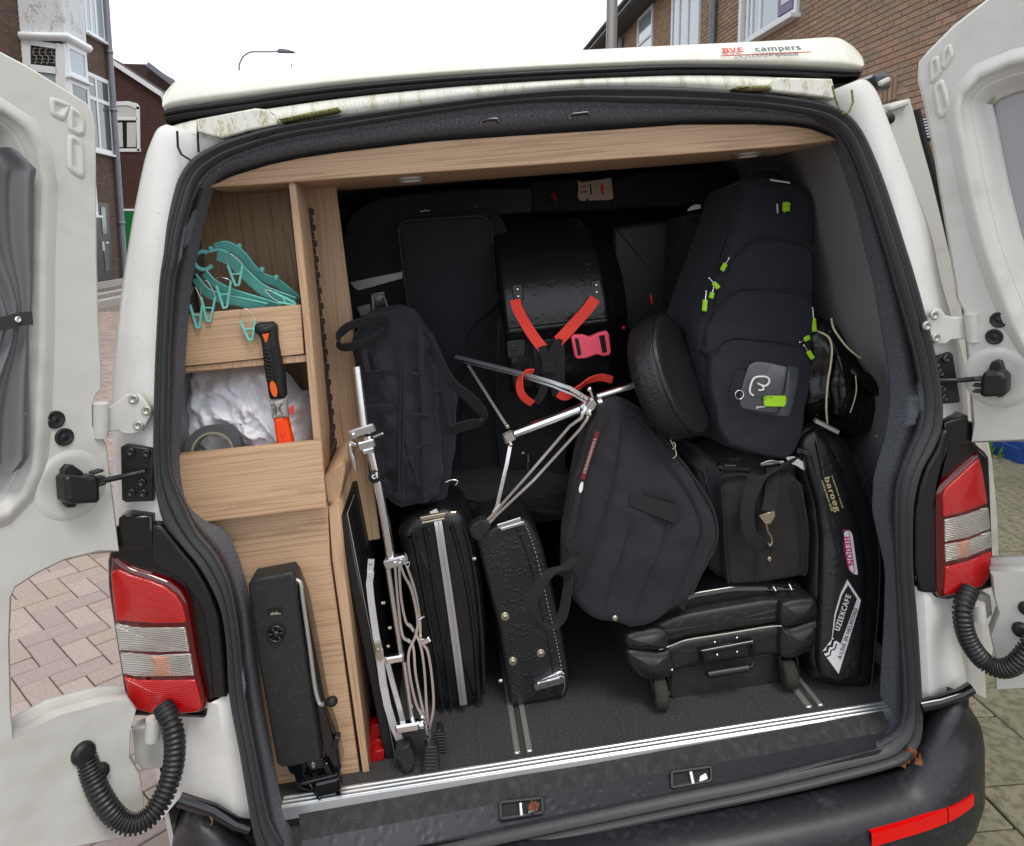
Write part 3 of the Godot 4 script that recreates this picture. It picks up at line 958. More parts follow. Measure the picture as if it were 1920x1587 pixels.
func bumper_row(x: float) -> PackedVector3Array:
	# section of the bumper; x runs from -1 to 1 along its length
	var u := absf(x)
	var sg := signf(x)
	var c := plan_at(u)
	var d := plan_at(minf(u + 0.01, 0.999)) - plan_at(maxf(u - 0.01, 0.0))
	var out := Vector3(-d.y * sg, 0, d.x).normalized()
	var rim := Vector3(c.x * sg, 0, c.y)
	var inn := Vector3(minf(c.x, 0.79) * sg, 0, minf(0.02, c.y + 0.01))
	var ti := lerpf(0.507, 0.662, smoothstep(0.63, 0.80, c.x))
	var tr := lerpf(0.492, 0.575, smoothstep(0.66, 0.80, c.x))
	var o := PackedVector3Array()
	o.append(inn + Vector3(0, ti - 0.05, 0))
	o.append(inn + Vector3(0, ti, 0))
	o.append(inn.lerp(rim, 0.5) + Vector3(0, lerpf(ti, tr, 0.35) + 0.004, 0))
	o.append(rim - out * 0.035 + Vector3(0, lerpf(ti, tr, 0.72) + 0.004, 0))
	o.append(rim - out * 0.014 + Vector3(0, tr - 0.004, 0))
	o.append(rim - out * 0.004 + Vector3(0, tr - 0.022, 0))
	o.append(rim + Vector3(0, tr - 0.05, 0))
	o.append(rim + Vector3(0, 0.40, 0))
	o.append(rim - out * 0.014 + Vector3(0, 0.34, 0))
	o.append(rim - out * 0.05 + Vector3(0, 0.27, 0))
	return o

func build_bumper(van: Node3D) -> void:
	var st := S()
	var rows := []
	var n := 96
	for i in n + 1:
		rows.append(bumper_row(lerpf(-0.999, 0.999, float(i) / n)))
	grid(st, rows, false, 0)
	var b := put(st, "rear_bumper", mats.bumper, van)
	# long red reflectors low in the corners
	for s in [-1.0, 1.0]:
		for seg in [[0.24, 0.39], [0.393, 0.49]]:
			st = S()
			var hi := PackedVector3Array()
			var lo := PackedVector3Array()
			for i in 13:
				var r := bumper_row(s * lerpf(seg[0], seg[1], i / 12.0))
				var e := (r[7] - r[3]); e.y = 0
				var off := e.normalized() * 0.004
				var g := i / 12.0 if seg[1] > 0.4 else 0.0
				hi.append(Vector3(r[7].x, 0.474, r[7].z) + off)
				lo.append(Vector3(r[7].x, lerpf(0.444, 0.450, g), r[7].z) + off)
			grid(st, [hi, lo], false, 0)
			var hb := PackedVector3Array(); var lb := PackedVector3Array()
			for i in 13:
				hb.append(hi[i] - Vector3(0, 0, 0.012)); lb.append(lo[i] - Vector3(0, 0, 0.012))
			grid(st, [hb, hi], false, 1); grid(st, [lo, lb], false, 2)
			put(st, "reflector", mats.reflector_red, b)
	# dark drain channels where the bumper meets the white corners
	for q in [A3([-824, 701, 30, -764, 667, 30, -728, 631, 30, -699, 617, 30]), A3([708, 648, 30, 751, 652, 30, 799, 660, 30, 826, 672, 30])]:
		st = S(); along(st, q, 0.014, 8)
		put(st, "bumper_seam", mats.gloss_black, b)

func build_sill(van: Node3D) -> void:
	var a := A3([682, 575, -66, 544, 572, -66, 377, 567, -66, 212, 564, -66, -6, 559, -66, -172, 559, -66, -358, 556, -66, -541, 554, -66, -631, 553, -66])
	var b := A3([675, 551, -30, 524, 548, -30, 360, 543, -30, 199, 542, -30, -15, 536, -30, -178, 532, -30, -361, 526, -30, -540, 521, -30, -623, 518, -30])
	var c := A3([644, 556, 12, 501, 544, 12, 342, 536, 12, 184, 529, 12, -25, 521, 12, -184, 513, 12, -363, 502, 12, -539, 492, 12, -625, 488, 12])
	var d := A3([612, 558, 35, 489, 550, 35, 332, 537, 35, 176, 531, 35, -29, 520, 35, -186, 512, 35, -363, 501, 35, -536, 490, 35, -632, 486, 35])
	var st := S()
	grid(st, [smooth(a, 4), smooth(b, 4)], false, 0)
	put(st, "sill_felt", mats.sill_felt, van)
	st = S()
	grid(st, [smooth(b, 4), smooth(c, 4)], false, 1)
	grid(st, [smooth(c, 4), smooth(d, 4)], false, 2)
	put(st, "sill_plate", mats.wet_black, van)
	# ribbed aluminium edge strip
	var l := Vector2(-0.667, 0.57)
	var r := Vector2(0.707, 0.57)
	st = S()
	var xm := (l.x + r.x) * 0.5
	var w := r.x - l.x
	box(st, Vector3(xm, 0.566, -0.086), Vector3(w, 0.008, 0.034), Basis(), 0.0008)
	for z in [-0.0985, -0.087, -0.0755]:
		box(st, Vector3(xm, 0.5705, z), Vector3(w, 0.004, 0.0075), Basis(), 0.0015)
	box(st, Vector3(xm, 0.556, -0.068), Vector3(w, 0.026, 0.004), Basis(Vector3.RIGHT, Vector3(0, 0.97, -0.22), Vector3(0, 0.22, 0.97)), 0.001)
	put(st, "edge_strip", mats.alu, van)
	# lock strikers in their pockets
	for lk in [[Transform3D(Basis(Vector3(1.0000, 0.0000, 0.0000), Vector3(0.0000, 0.6606, -0.7507), Vector3(0.0000, 0.7507, 0.6606)), Vector3(-0.1612, 0.5273, -0.0080)), A2([-46, 16, -39, 21, 43, 17, 51, 12, 48, -12, 42, -17, -42, -16, -48, -12])], [Transform3D(Basis(Vector3(1.0000, 0.0000, 0.0000), Vector3(0.0000, 0.6606, -0.7507), Vector3(0.0000, 0.7507, 0.6606)), Vector3(0.2097, 0.5355, -0.0080)), A2([-44, 15, -37, 19, 43, 17, 50, 12, 44, -11, 36, -16, -45, -17, -51, -12])]]:
		var xf: Transform3D = lk[0]
		var q: PackedVector2Array = lk[1]
		st = S()
		var o := ccw(q)
		var inn := inset(o, 0.006)
		grid(st, [ring3(o, 0.0, xf), ring3(o, 0.008, xf), ring3(inset(o, 0.002), 0.010, xf), ring3(inn, 0.010, xf), ring3(inn, 0.002, xf)], true, -1)
		var pk := put(st, "lock_pocket", mats.plastic_black, van)
		st = S(); cap(st, o, 0.0025, xf)
		put(st, "pocket_floor", mats.dark_inside, pk)
		st = S()
		along(st, PackedVector3Array([xf * Vector3(0.0, -0.012, 0.006), xf * Vector3(0.0, 0.01, 0.008)]), 0.0055, 10)
		put(st, "striker", mats.chrome_worn, pk)
		st = S()
		plate(st, resample(PackedVector2Array([Vector2(0.012, -0.012), Vector2(0.034, -0.008), Vector2(0.033, 0.004), Vector2(0.018, 0.0)]), 16), 0.007, 0.004, 0.001, xf)
		put(st, "catch_plate", mats.alu_brushed, pk)

func build_hardware(van: Node3D) -> void:
	var st: SurfaceTool
	# two lock loops in the top trim
	for p in [A3([-102, 1939, -35, -99, 1945, -35, -87, 1947, -35, -71, 1946, -35, -67, 1940, -35]), A3([68, 1937, -35, 71, 1943, -35, 88, 1944, -35, 104, 1944, -35, 108, 1939, -35])]:
		st = S()
		along(st, smooth(p, 4), 0.0042, 8)
		put(st, "lock_loop", mats.gloss_black, van)
	# hinges, door stops and cable hoses, one set per side
	for s in 2:
		var left := s == 0
		var leaf: PackedVector2Array
		var bolts: PackedVector3Array
		var stop_plate: PackedVector2Array
		var sb: PackedVector3Array
		var arm: PackedVector3Array
		var hose: PackedVector3Array
		var knuckle: PackedVector3Array
		var low: PackedVector2Array
		if left:
			leaf = A2([-856, 1489, -833, 1488, -812, 1502, -805, 1507, -783, 1504, -773, 1493, -761, 1471, -764, 1465, -786, 1435, -804, 1431, -819, 1433, -827, 1440, -862, 1441])
			bolts = A3([-791, 1497, 14, -771, 1473, 14, -790, 1447, 14])
			stop_plate = A2([-831, 1408, -822, 1412, -774, 1397, -789, 1298, -838, 1302, -845, 1308])
			sb = A3([-812, 1398, 8, -785, 1392, 8, -802, 1338, 8, -824, 1321, 8, -803, 1317, 8])
			arm = A3([-865, 1364, 60, -846, 1361, 45, -819, 1358, 20, -792, 1359, 10])
			hose = A3([-824, 900, 30, -806, 877, 50, -802, 834, 60, -811, 788, 70, -828, 752, 90, -850, 734, 110, -875, 736, 120, -899, 757, 120, -916, 798, 120, -928, 839, 115, -936, 868, 110, -944, 880, 100])
			knuckle = A3([-845, 1498, 20, -855, 1435, 20])
			low = A2([-901, 844, -879, 849, -843, 836, -843, 811, -849, 755, -893, 756, -906, 776])
		else:
			leaf = A2([860, 1476, 846, 1476, 811, 1477, 795, 1483, 786, 1496, 775, 1499, 763, 1492, 757, 1476, 762, 1443, 771, 1427, 794, 1423, 806, 1431, 845, 1429, 859, 1430])
			bolts = A3([769, 1486, 14, 753, 1466, 14, 772, 1439, 14])
			stop_plate = A2([775, 1396, 808, 1404, 813, 1399, 827, 1301, 824, 1296, 783, 1298])
			sb = A3([795, 1393, 8, 775, 1385, 8, 783, 1365, 8, 787, 1333, 8, 791, 1312, 8])
			arm = A3([776, 1350, 10, 816, 1348, 20, 839, 1355, 50])
			hose = A3([824, 898, 30, 794, 871, 50, 790, 830, 60, 798, 796, 70, 817, 766, 80, 833, 760, 100, 849, 776, 120, 869, 809, 130, 892, 843, 130])
			knuckle = A3([842, 1483, 20, 846, 1425, 20])
			low = A2([834, 862, 864, 869, 892, 859, 896, 816, 876, 804, 840, 814])
		st = S(); plate(st, leaf, 0.010, 0.012, 0.003, Transform3D(), 3)
		along(st, knuckle, 0.013, 14)
		var hg := put(st, "door_hinge", mats.white_inner, van)
		for p in bolts:
			st = S()
			lathe(st, [Vector2(0.0095, -0.006), Vector2(0.0095, -0.002), Vector2(0.008, 0.0), Vector2(0.0045, 0.0005), Vector2(0.004, -0.003), Vector2(0.0, -0.003)], p, Vector3(0, 0, 1), 18)
			put(st, "hinge_bolt", mats.alu_brushed, hg)
		st = S(); plate(st, low, 0.006, 0.03, 0.004, Transform3D(), 3)
		along(st, PackedVector3Array([knuckle[0] + Vector3(0.0, -0.62, 0.01), knuckle[1] + Vector3(0.0, -0.60, 0.01)]), 0.014, 14)
		put(st, "lower_hinge", mats.white_inner, van)
		st = S(); plate(st, stop_plate, 0.006, 0.012, 0.003)
		var sp := put(st, "stop_plate", mats.satin_black, van)
		for p in sb:
			st = S(); lathe(st, [Vector2(0.008, -0.004), Vector2(0.008, 0.003), Vector2(0.005, 0.005), Vector2(0.003, 0.002), Vector2(0.0, 0.002)], p, Vector3(0, 0, 1), 14)
			put(st, "stop_screw", mats.gloss_black, sp)
		st = S(); along(st, smooth(arm, 4), 0.0052, 10)
		put(st, "door_stop_rod", mats.satin_black, van)
		# ribbed cable hose
		var cl := smooth(hose, 24)
		var rr := PackedFloat32Array()
		for i in cl.size():
			rr.append(0.0165 + 0.0032 * (1.0 if (i % 5) < 3 else -0.6))
		st = S(); tube(st, cl, rr, 16)
		put(st, "cable_hose", mats.hose, van)

func build_rear_door(van: Node3D, left: bool) -> void:
	var xf: Transform3D = Transform3D(Basis(Vector3(0.6428, -0.0000, -0.7660), Vector3(0.0000, 1.0000, 0.0000), Vector3(0.7660, -0.0000, 0.6428)), Vector3(-0.8530, 0.0000, 0.0200)) if left else Transform3D(Basis(Vector3(0.6428, 0.0000, 0.7660), Vector3(0.0000, 1.0000, 0.0000), Vector3(-0.7660, 0.0000, 0.6428)), Vector3(0.8400, 0.0000, 0.0200))
	var o: PackedVector2Array
	var win: PackedVector2Array
	var wing: PackedVector2Array
	var sg := -1.0 if left else 1.0
	if left:
		o = A2([-53, 2105, -16, 2087, 24, 2063, 56, 2043, 73, 2032, 80, 2019, 81, 1995, 71, 1932, 44, 1763, 26, 1637, 18, 1560, 11, 1523, 1, 1516, -8, 1498, -14, 1459, -4, 1435, 3, 1420, -2, 1314, -5, 1252, -6, 1218, -39, 1233, -99, 1243, -144, 1239, -180, 1230, -190, 1215, -205, 1141, -221, 1032, -226, 980, -153, 977, -76, 953, -38, 936, -26, 906, -43, 873, -53, 825, -41, 782, -42, 733, -47, 663, -118, 704, -165, 731])
		win = A2([-71, 1991, -56, 1976, -45, 1946, -46, 1897, -71, 1773, -96, 1631, -125, 1491, -143, 1422, -163, 1392, -173, 1381])
	else:
		o = A2([36, 2077, -25, 2040, -69, 2003, -83, 1989, -85, 1961, -75, 1913, -58, 1811, -48, 1728, -35, 1633, -22, 1537, -20, 1513, -8, 1487, -6, 1452, -4, 1415, 1, 1349, 6, 1253, 0, 1216, 90, 1233])
		win = A2([73, 1934, 32, 1924, 9, 1903, 5, 1888, 14, 1826, 29, 1732, 48, 1638, 62, 1586, 75, 1545, 99, 1472, 126, 1390])
	# near half is read off, the rest of the leaf runs on to its free edge
	var full := PackedVector2Array()
	var far := 0.74
	if left:
		full.append(Vector2(-far, 2.12)); full.append(Vector2(-0.4, 2.13))
		full.append_array(o)
		full.append(Vector2(-0.30, 0.62)); full.append(Vector2(-far, 0.60))
	else:
		full.append(Vector2(far, 2.12)); full.append(Vector2(0.4, 2.13))
		full.append_array(o)
		full.append_array(A2([146, 1202, 167, 1163, 176, 1014, 90, 955, 31, 940, 37, 929, 40, 886, 49, 851, 33, 796, 42, 753, 42, 676, 90, 699]))
		full.append(Vector2(0.30, 0.60)); full.append(Vector2(far, 0.58))
	# window opening as a hole: two rings of the same length
	var st := S()
	var wfull := PackedVector2Array()
	for q in win:
		wfull.append(q)
	wfull.append(Vector2(sg * (far - 0.12), win[win.size() - 1].y - 0.02))
	wfull.append(Vector2(sg * (far - 0.10), win[0].y + 0.02))
	var slab := frame_with_hole(ccw(full), ccw(wfull))
	for t in slab:
		st.set_smooth_group(-1)
		tri(st, xf * Vector3(t[0].x, t[0].y, 0), xf * Vector3(t[2].x, t[2].y, 0), xf * Vector3(t[1].x, t[1].y, 0))
		tri(st, xf * Vector3(t[0].x, t[0].y, -0.06), xf * Vector3(t[1].x, t[1].y, -0.06), xf * Vector3(t[2].x, t[2].y, -0.06))
	var f2 := ccw(full)
	grid(st, [ring3(f2, 0.0, xf), ring3(inset(f2, -0.005), -0.006, xf), ring3(inset(f2, -0.006), -0.02, xf), ring3(inset(f2, -0.002), -0.03, xf), ring3(inset(f2, -0.014), -0.036, xf), ring3(inset(f2, -0.014), -0.05, xf), ring3(f2, -0.06, xf)], true, 1)
	var w2 := ccw(wfull)
	var w1 := inset(w2, 0.03)
	grid(st, [ring3(w2, 0.0, xf), ring3(inset(w2, 0.006), -0.004, xf), ring3(inset(w2, 0.016), -0.022, xf), ring3(inset(w2, 0.026), -0.03, xf), ring3(w1, -0.034, xf), ring3(w1, -0.05, xf), ring3(w2, -0.06, xf)], true, 2)
	var dr := put(st, "rear_door", mats.white_inner, van)
	# raised inner panel that leaves a soft step round the window
	var rim_o := inset(w2, -0.034)
	var rim_i := inset(w2, -0.004)
	st = S()
	grid(st, [ring3(inset(rim_o, -0.012), 0.001, xf), ring3(inset(rim_o, -0.004), 0.005, xf), ring3(inset(rim_o, 0.004), 0.010, xf), ring3(inset(rim_o, 0.018), 0.012, xf), ring3(inset(rim_i, -0.012), 0.011, xf), ring3(inset(rim_i, -0.002), 0.006, xf), ring3(inset(rim_i, 0.004), -0.002, xf)], true, 0)
	put(st, "window_surround", mats.white_inner, dr)
	st = S(); cap(st, w2, -0.040, xf); cap(st, w2, -0.046, xf, false)
	put(st, "door_glass", mats.glass_grey if not left else mats.window_dark, dr)
	# pressed recesses in the top corner
	var rec: Array
	if left:
		rec = [A2([15, 2037, 42, 2028, 34, 2013, 27, 2005, 13, 2013]), A2([44, 2024, 59, 2013, 62, 1998, 56, 1979, 38, 1988]), A2([34, 1974, 52, 1962, 45, 1906, 33, 1911, 25, 1922])]
	else:
		rec = [A2([-41, 1999, -31, 2009, -27, 1990, -41, 1969, -45, 1976]), A2([-64, 1984, -53, 1992, -48, 1964, -63, 1947]), A2([-58, 1932, -45, 1946, -33, 1898, -35, 1888, -50, 1877])]
	for q in rec:
		var r := resample(smooth_ring(ccw(q), 4, 0.5), 40)
		st = S()
		grid(st, [ring3(inset(r, -0.004), 0.0008, xf), ring3(r, 0.004, xf), ring3(inset(r, 0.004), 0.0045, xf), ring3(inset(r, 0.006), 0.0012, xf), ring3(inset(r, 0.011), 0.0008, xf)], true, 0)
		put(st, "pressed_recess", mats.white_inner, dr)
	# rubber plugs
	for p in ([Vector3(-0.899, 1.488, 0.076), Vector3(-0.893, 1.454, 0.069)] if left else [Vector3(0.871, 1.471, 0.058), Vector3(0.866, 1.437, 0.052)]):
		st = S(); lathe(st, [Vector2(0.0155, -0.003), Vector2(0.0155, 0.003), Vector2(0.0135, 0.0042), Vector2(0.011, 0.0025), Vector2(0.004, 0.002), Vector2(0.002, 0.0035), Vector2(0, 0.0035)], p, xf.basis.z, 24)
		put(st, "rubber_plug", mats.rubber_dark, dr)
	# door stop buffer
	var blk: PackedVector2Array
	var ear: PackedVector2Array
	var dish: Vector3
	if left:
		blk = A2([-92, 1393, -85, 1397, -57, 1383, -42, 1382, -36, 1374, -41, 1336, -47, 1332, -88, 1345, -96, 1354])
		ear = A2([-81, 1401, -72, 1408, -62, 1404, -49, 1388, -46, 1380, -65, 1336, -71, 1329, -82, 1332, -86, 1340, -82, 1382])
		dish = Vector3(-0.896, 1.367, 0.071)
	else:
		blk = A2([27, 1364, 33, 1373, 55, 1377, 65, 1373, 71, 1365, 70, 1333, 63, 1327, 32, 1322, 25, 1326])
		ear = A2([33, 1373, 38, 1387, 49, 1393, 56, 1390, 60, 1375, 63, 1326, 58, 1319, 51, 1316, 42, 1321])
		dish = Vector3(0.87, 1.355, 0.056)
	st = S(); lathe(st, [Vector2(0.062, 0.0005), Vector2(0.056, 0.0035), Vector2(0.05, 0.0045), Vector2(0.042, 0.003), Vector2(0.03, 0.001), Vector2(0.0, 0.0008)], dish, xf.basis.z, 40)
	put(st, "stop_dish", mats.white_inner, dr)
	st = S(); plate(st, ear, 0.014, 0.016, 0.004, xf, 3); plate(st, blk, 0.045, 0.035, 0.008, xf, 4)
	for k in 3:
		var yy := blk[0].y - 0.008 - k * 0.012
		box(st, xf * Vector3((blk[5].x if left else blk[0].x) - sg * 0.006, yy, 0.032), Vector3(0.02, 0.005, 0.02), xf.basis)
	put(st, "door_stop", mats.satin_black, dr)
	# grommets for the cable hose
	for q in ([[Vector3(-0.935, 0.887, 0.117), 0.021], [Vector3(-0.92, 0.837, 0.1), 0.014]] if left else [[Vector3(0.895, 0.828, 0.085), 0.016], [Vector3(0.901, 0.878, 0.092), 0.014]]):
		st = S(); lathe(st, [Vector2(q[1], -0.003), Vector2(q[1], 0.006), Vector2(q[1] * 0.8, 0.012), Vector2(q[1] * 0.6, 0.013), Vector2(0, 0.012)], q[0], xf.basis.z, 24)
		put(st, "hose_grommet", mats.rubber_dark, dr)

# triangles of a polygon with one hole: the ring is cut open at the closest pair of corners
func frame_with_hole(outer: PackedVector2Array, hole: PackedVector2Array) -> Array:
	var h := hole.duplicate()
	h.reverse()
	var bi := 0
	var bj := 0
	var bd := 1e9
	for i in outer.size():
		for j in h.size():
			var d := outer[i].distance_squared_to(h[j])
			if d < bd:
				bd = d; bi = i; bj = j
	var p := PackedVector2Array()
	for i in outer.size() + 1:
		p.append(outer[(bi + i) % outer.size()])
	for j in h.size() + 1:
		p.append(h[(bj + j) % h.size()])
	p[outer.size()] += Vector2(0.00005, 0.00003)
	p[p.size() - 1] += Vector2(0.00003, -0.00005)
	var t := Geometry2D.triangulate_polygon(p)
	var o := []
	for i in range(0, t.size(), 3):
		o.append([p[t[i]], p[t[i + 1]], p[t[i + 2]]])
	return o

# ---------------------------------------------------------------- fitted furniture
func build_cabinet() -> void:
	var c := thing("storage_cabinet", "light wood fitted cabinet with open shelves along the left side of the load bay", "cabinet", Vector3(-0.65, 0.57, -0.3), VT)
	var xs := -0.5
	var st := S()
	box(st, Vector3((-0.78 + xs) * 0.5 + 0.035, 1.46, -0.40), Vector3(xs + 0.85, 0.92, 0.016)); put(st, "back_panel", mats.wood_v, c)
	# upright side board, its front edge facing out
	st = S(); plate(st, A2([-490, 1875, -476, 1875, -479, 1713, -483, 1593, -493, 1337, -504, 1253, -520, 1255, -510, 1339, -498, 1595, -495, 1715]), -0.138, 0.118, 0.002)
	put(st, "side_board", mats.wood_edge, c)
	# shelves
	for y in [1.512, 1.233]:
		st = S(); box(st, Vector3((-0.78 + xs) * 0.5 - 0.008, y, -0.285), Vector3(xs + 0.765, 0.014, 0.23)); put(st, "shelf", mats.wood_h, c)
	st = S(); plate(st, A2([-738, 1628, -728, 1630, -501, 1625, -507, 1523, -754, 1524]), -0.148, 0.016, 0.0015); put(st, "shelf_lip", mats.wood_h, c)
	st = S(); plate(st, A2([-754, 1523, -506, 1520, -505, 1505, -756, 1511]), -0.153, 0.016, 0.0015); put(st, "shelf_edge", mats.wood_edge, c)
	st = S(); plate(st, A2([-779, 1351, -490, 1345, -495, 1203, -791, 1204]), -0.108, 0.017, 0.0015); put(st, "drawer_front", mats.wood_h, c)
	st = S(); plate(st, A2([-808, 1227, -501, 1194, -510, 1072, -508, 552, -664, 551, -750, 554, -772, 802]), -0.145, 0.018, 0.0015); put(st, "lower_door", mats.wood_h, c)
	st = S(); plate(st, A2([-497, 1191, -477, 1193, -481, 1070, -485, 569, -502, 568, -505, 1074]), -0.14, 0.45, 0.002); put(st, "side_board", mats.wood_edge, c)
	st = S(); plate(st, A2([-507, 1246, -462, 1274, -458, 1258, -481, 1183, -505, 1186]), -0.18, 0.4, 0.002); put(st, "side_rail", mats.wood_edge, c)
	# roller shutter of dark slats in the side of the cabinet
	var xa := Vector2(-0.477, 1.867)
	var xb := Vector2(-0.493, 1.337)
	var zp: float = -0.578
	var zs: float = -0.256
	var lean := (xb.x - xa.x) / (xb.y - xa.y)
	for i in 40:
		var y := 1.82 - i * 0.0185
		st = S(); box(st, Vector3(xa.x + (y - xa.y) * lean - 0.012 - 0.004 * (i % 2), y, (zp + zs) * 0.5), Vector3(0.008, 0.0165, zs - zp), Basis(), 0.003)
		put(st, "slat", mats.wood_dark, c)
	st = S(); bar(st, Vector3(xb.x - 0.01 - 0.1 * lean, xb.y + 0.1, zp - 0.015), Vector3(xa.x - 0.01, xa.y, zp - 0.015), 0.03, 0.018, Vector3(0, 0, 1), 0.003); put(st, "shutter_post", mats.wood_edge, c)
	st = S(); bar(st, Vector3(xb.x - 0.035, xb.y, (zp + zs) * 0.5), Vector3(xa.x - 0.035, xa.y, (zp + zs) * 0.5), zs - zp, 0.004, Vector3(0, 0, 1)); put(st, "shutter_backing", mats.dark_inside, c)

func build_overhead() -> void:
	var c := thing("overhead_locker", "wood fronted overhead locker spanning the top of the opening with two round lights beneath", "overhead cabinet", Vector3(0, 1.8, -0.13), VT)
	var st := S()
	plate(st, A2([-646, 1874, -620, 1884, -594, 1893, -523, 1908, -461, 1916, -377, 1921, -200, 1926, -20, 1923, 164, 1919, 320, 1917, 472, 1905, 549, 1896, 595, 1886, 630, 1871, 653, 1856, 508, 1855, 316, 1857, -26, 1863, -384, 1870]), -0.125, 0.018, 0.002)
	put(st, "locker_front", mats.wood_h, c)
	var a := Vector3(-0.648, 1.874, -0.13)
	var b := Vector3(0.655, 1.855, -0.13)
	var m := (a + b) * 0.5
	var dx := (b - a).normalized()
	var bz := Basis(dx, Vector3(-dx.y, dx.x, 0), Vector3(0, 0, 1))
	st = S(); box(st, m + Vector3(0, 0.008, -0.20), Vector3(a.distance_to(b), 0.016, 0.36), bz, 0.001)
	put(st, "locker_floor", mats.wood_h, c)
	for p in [Vector3(-0.251, 1.868, -0.264), Vector3(0.525, 1.857, -0.287)]:
		st = S()
		var k: Vector3 = p
		k.y = m.y + (k.x - m.x) * dx.y / dx.x
		lathe(st, [Vector2(0.036, 0.004), Vector2(0.036, -0.004), Vector2(0.032, -0.007), Vector2(0.026, -0.006), Vector2(0.0, -0.006)], k, bz.y, 24)
		put(st, "round_light", mats.alu_brushed, c)
		st = S(); lathe(st, [Vector2(0.024, -0.005), Vector2(0.022, -0.0085), Vector2(0.0, -0.009)], k, bz.y, 20)
		put(st, "light_lens", mats.white_print, c)

func peg(parent: Node3D, a: Vector3, b: Vector3, c: Vector3, top: Vector3) -> void:
	var st := S()
	var n := Vector3(0, 0, 1)
	for o in [0.0, -0.004]:
		var z := Vector3(0, 0, o)
		var k := Vector3((b - a).normalized().y, 0, 0)
		bar(st, a + z, b + z - (c - a) * 0.12, 0.0035, 0.004, n, 0.0008)
		bar(st, c + z, b + z + (c - a) * 0.12, 0.0035, 0.004, n, 0.0008)
		bar(st, a.lerp(b, 0.45) + z, c.lerp(b, 0.45) + z, 0.0035, 0.003, n, 0.0008)
	bar(st, b - (c - a) * 0.16, b + (c - a) * 0.16, 0.006, 0.004, n, 0.001)
	var p := put(st, "peg", mats.teal, parent)
	st = S()
	along(st, smooth(PackedVector3Array([a + Vector3(0, 0.001, -0.001), a.lerp(top, 0.5) + (a - c) * 0.12, top, c.lerp(top, 0.5) + (c - a) * 0.12, c + Vector3(0, 0.001, -0.001)]), 5), 0.0008, 5)
	put(st, "peg_wire", mats.chrome, p)

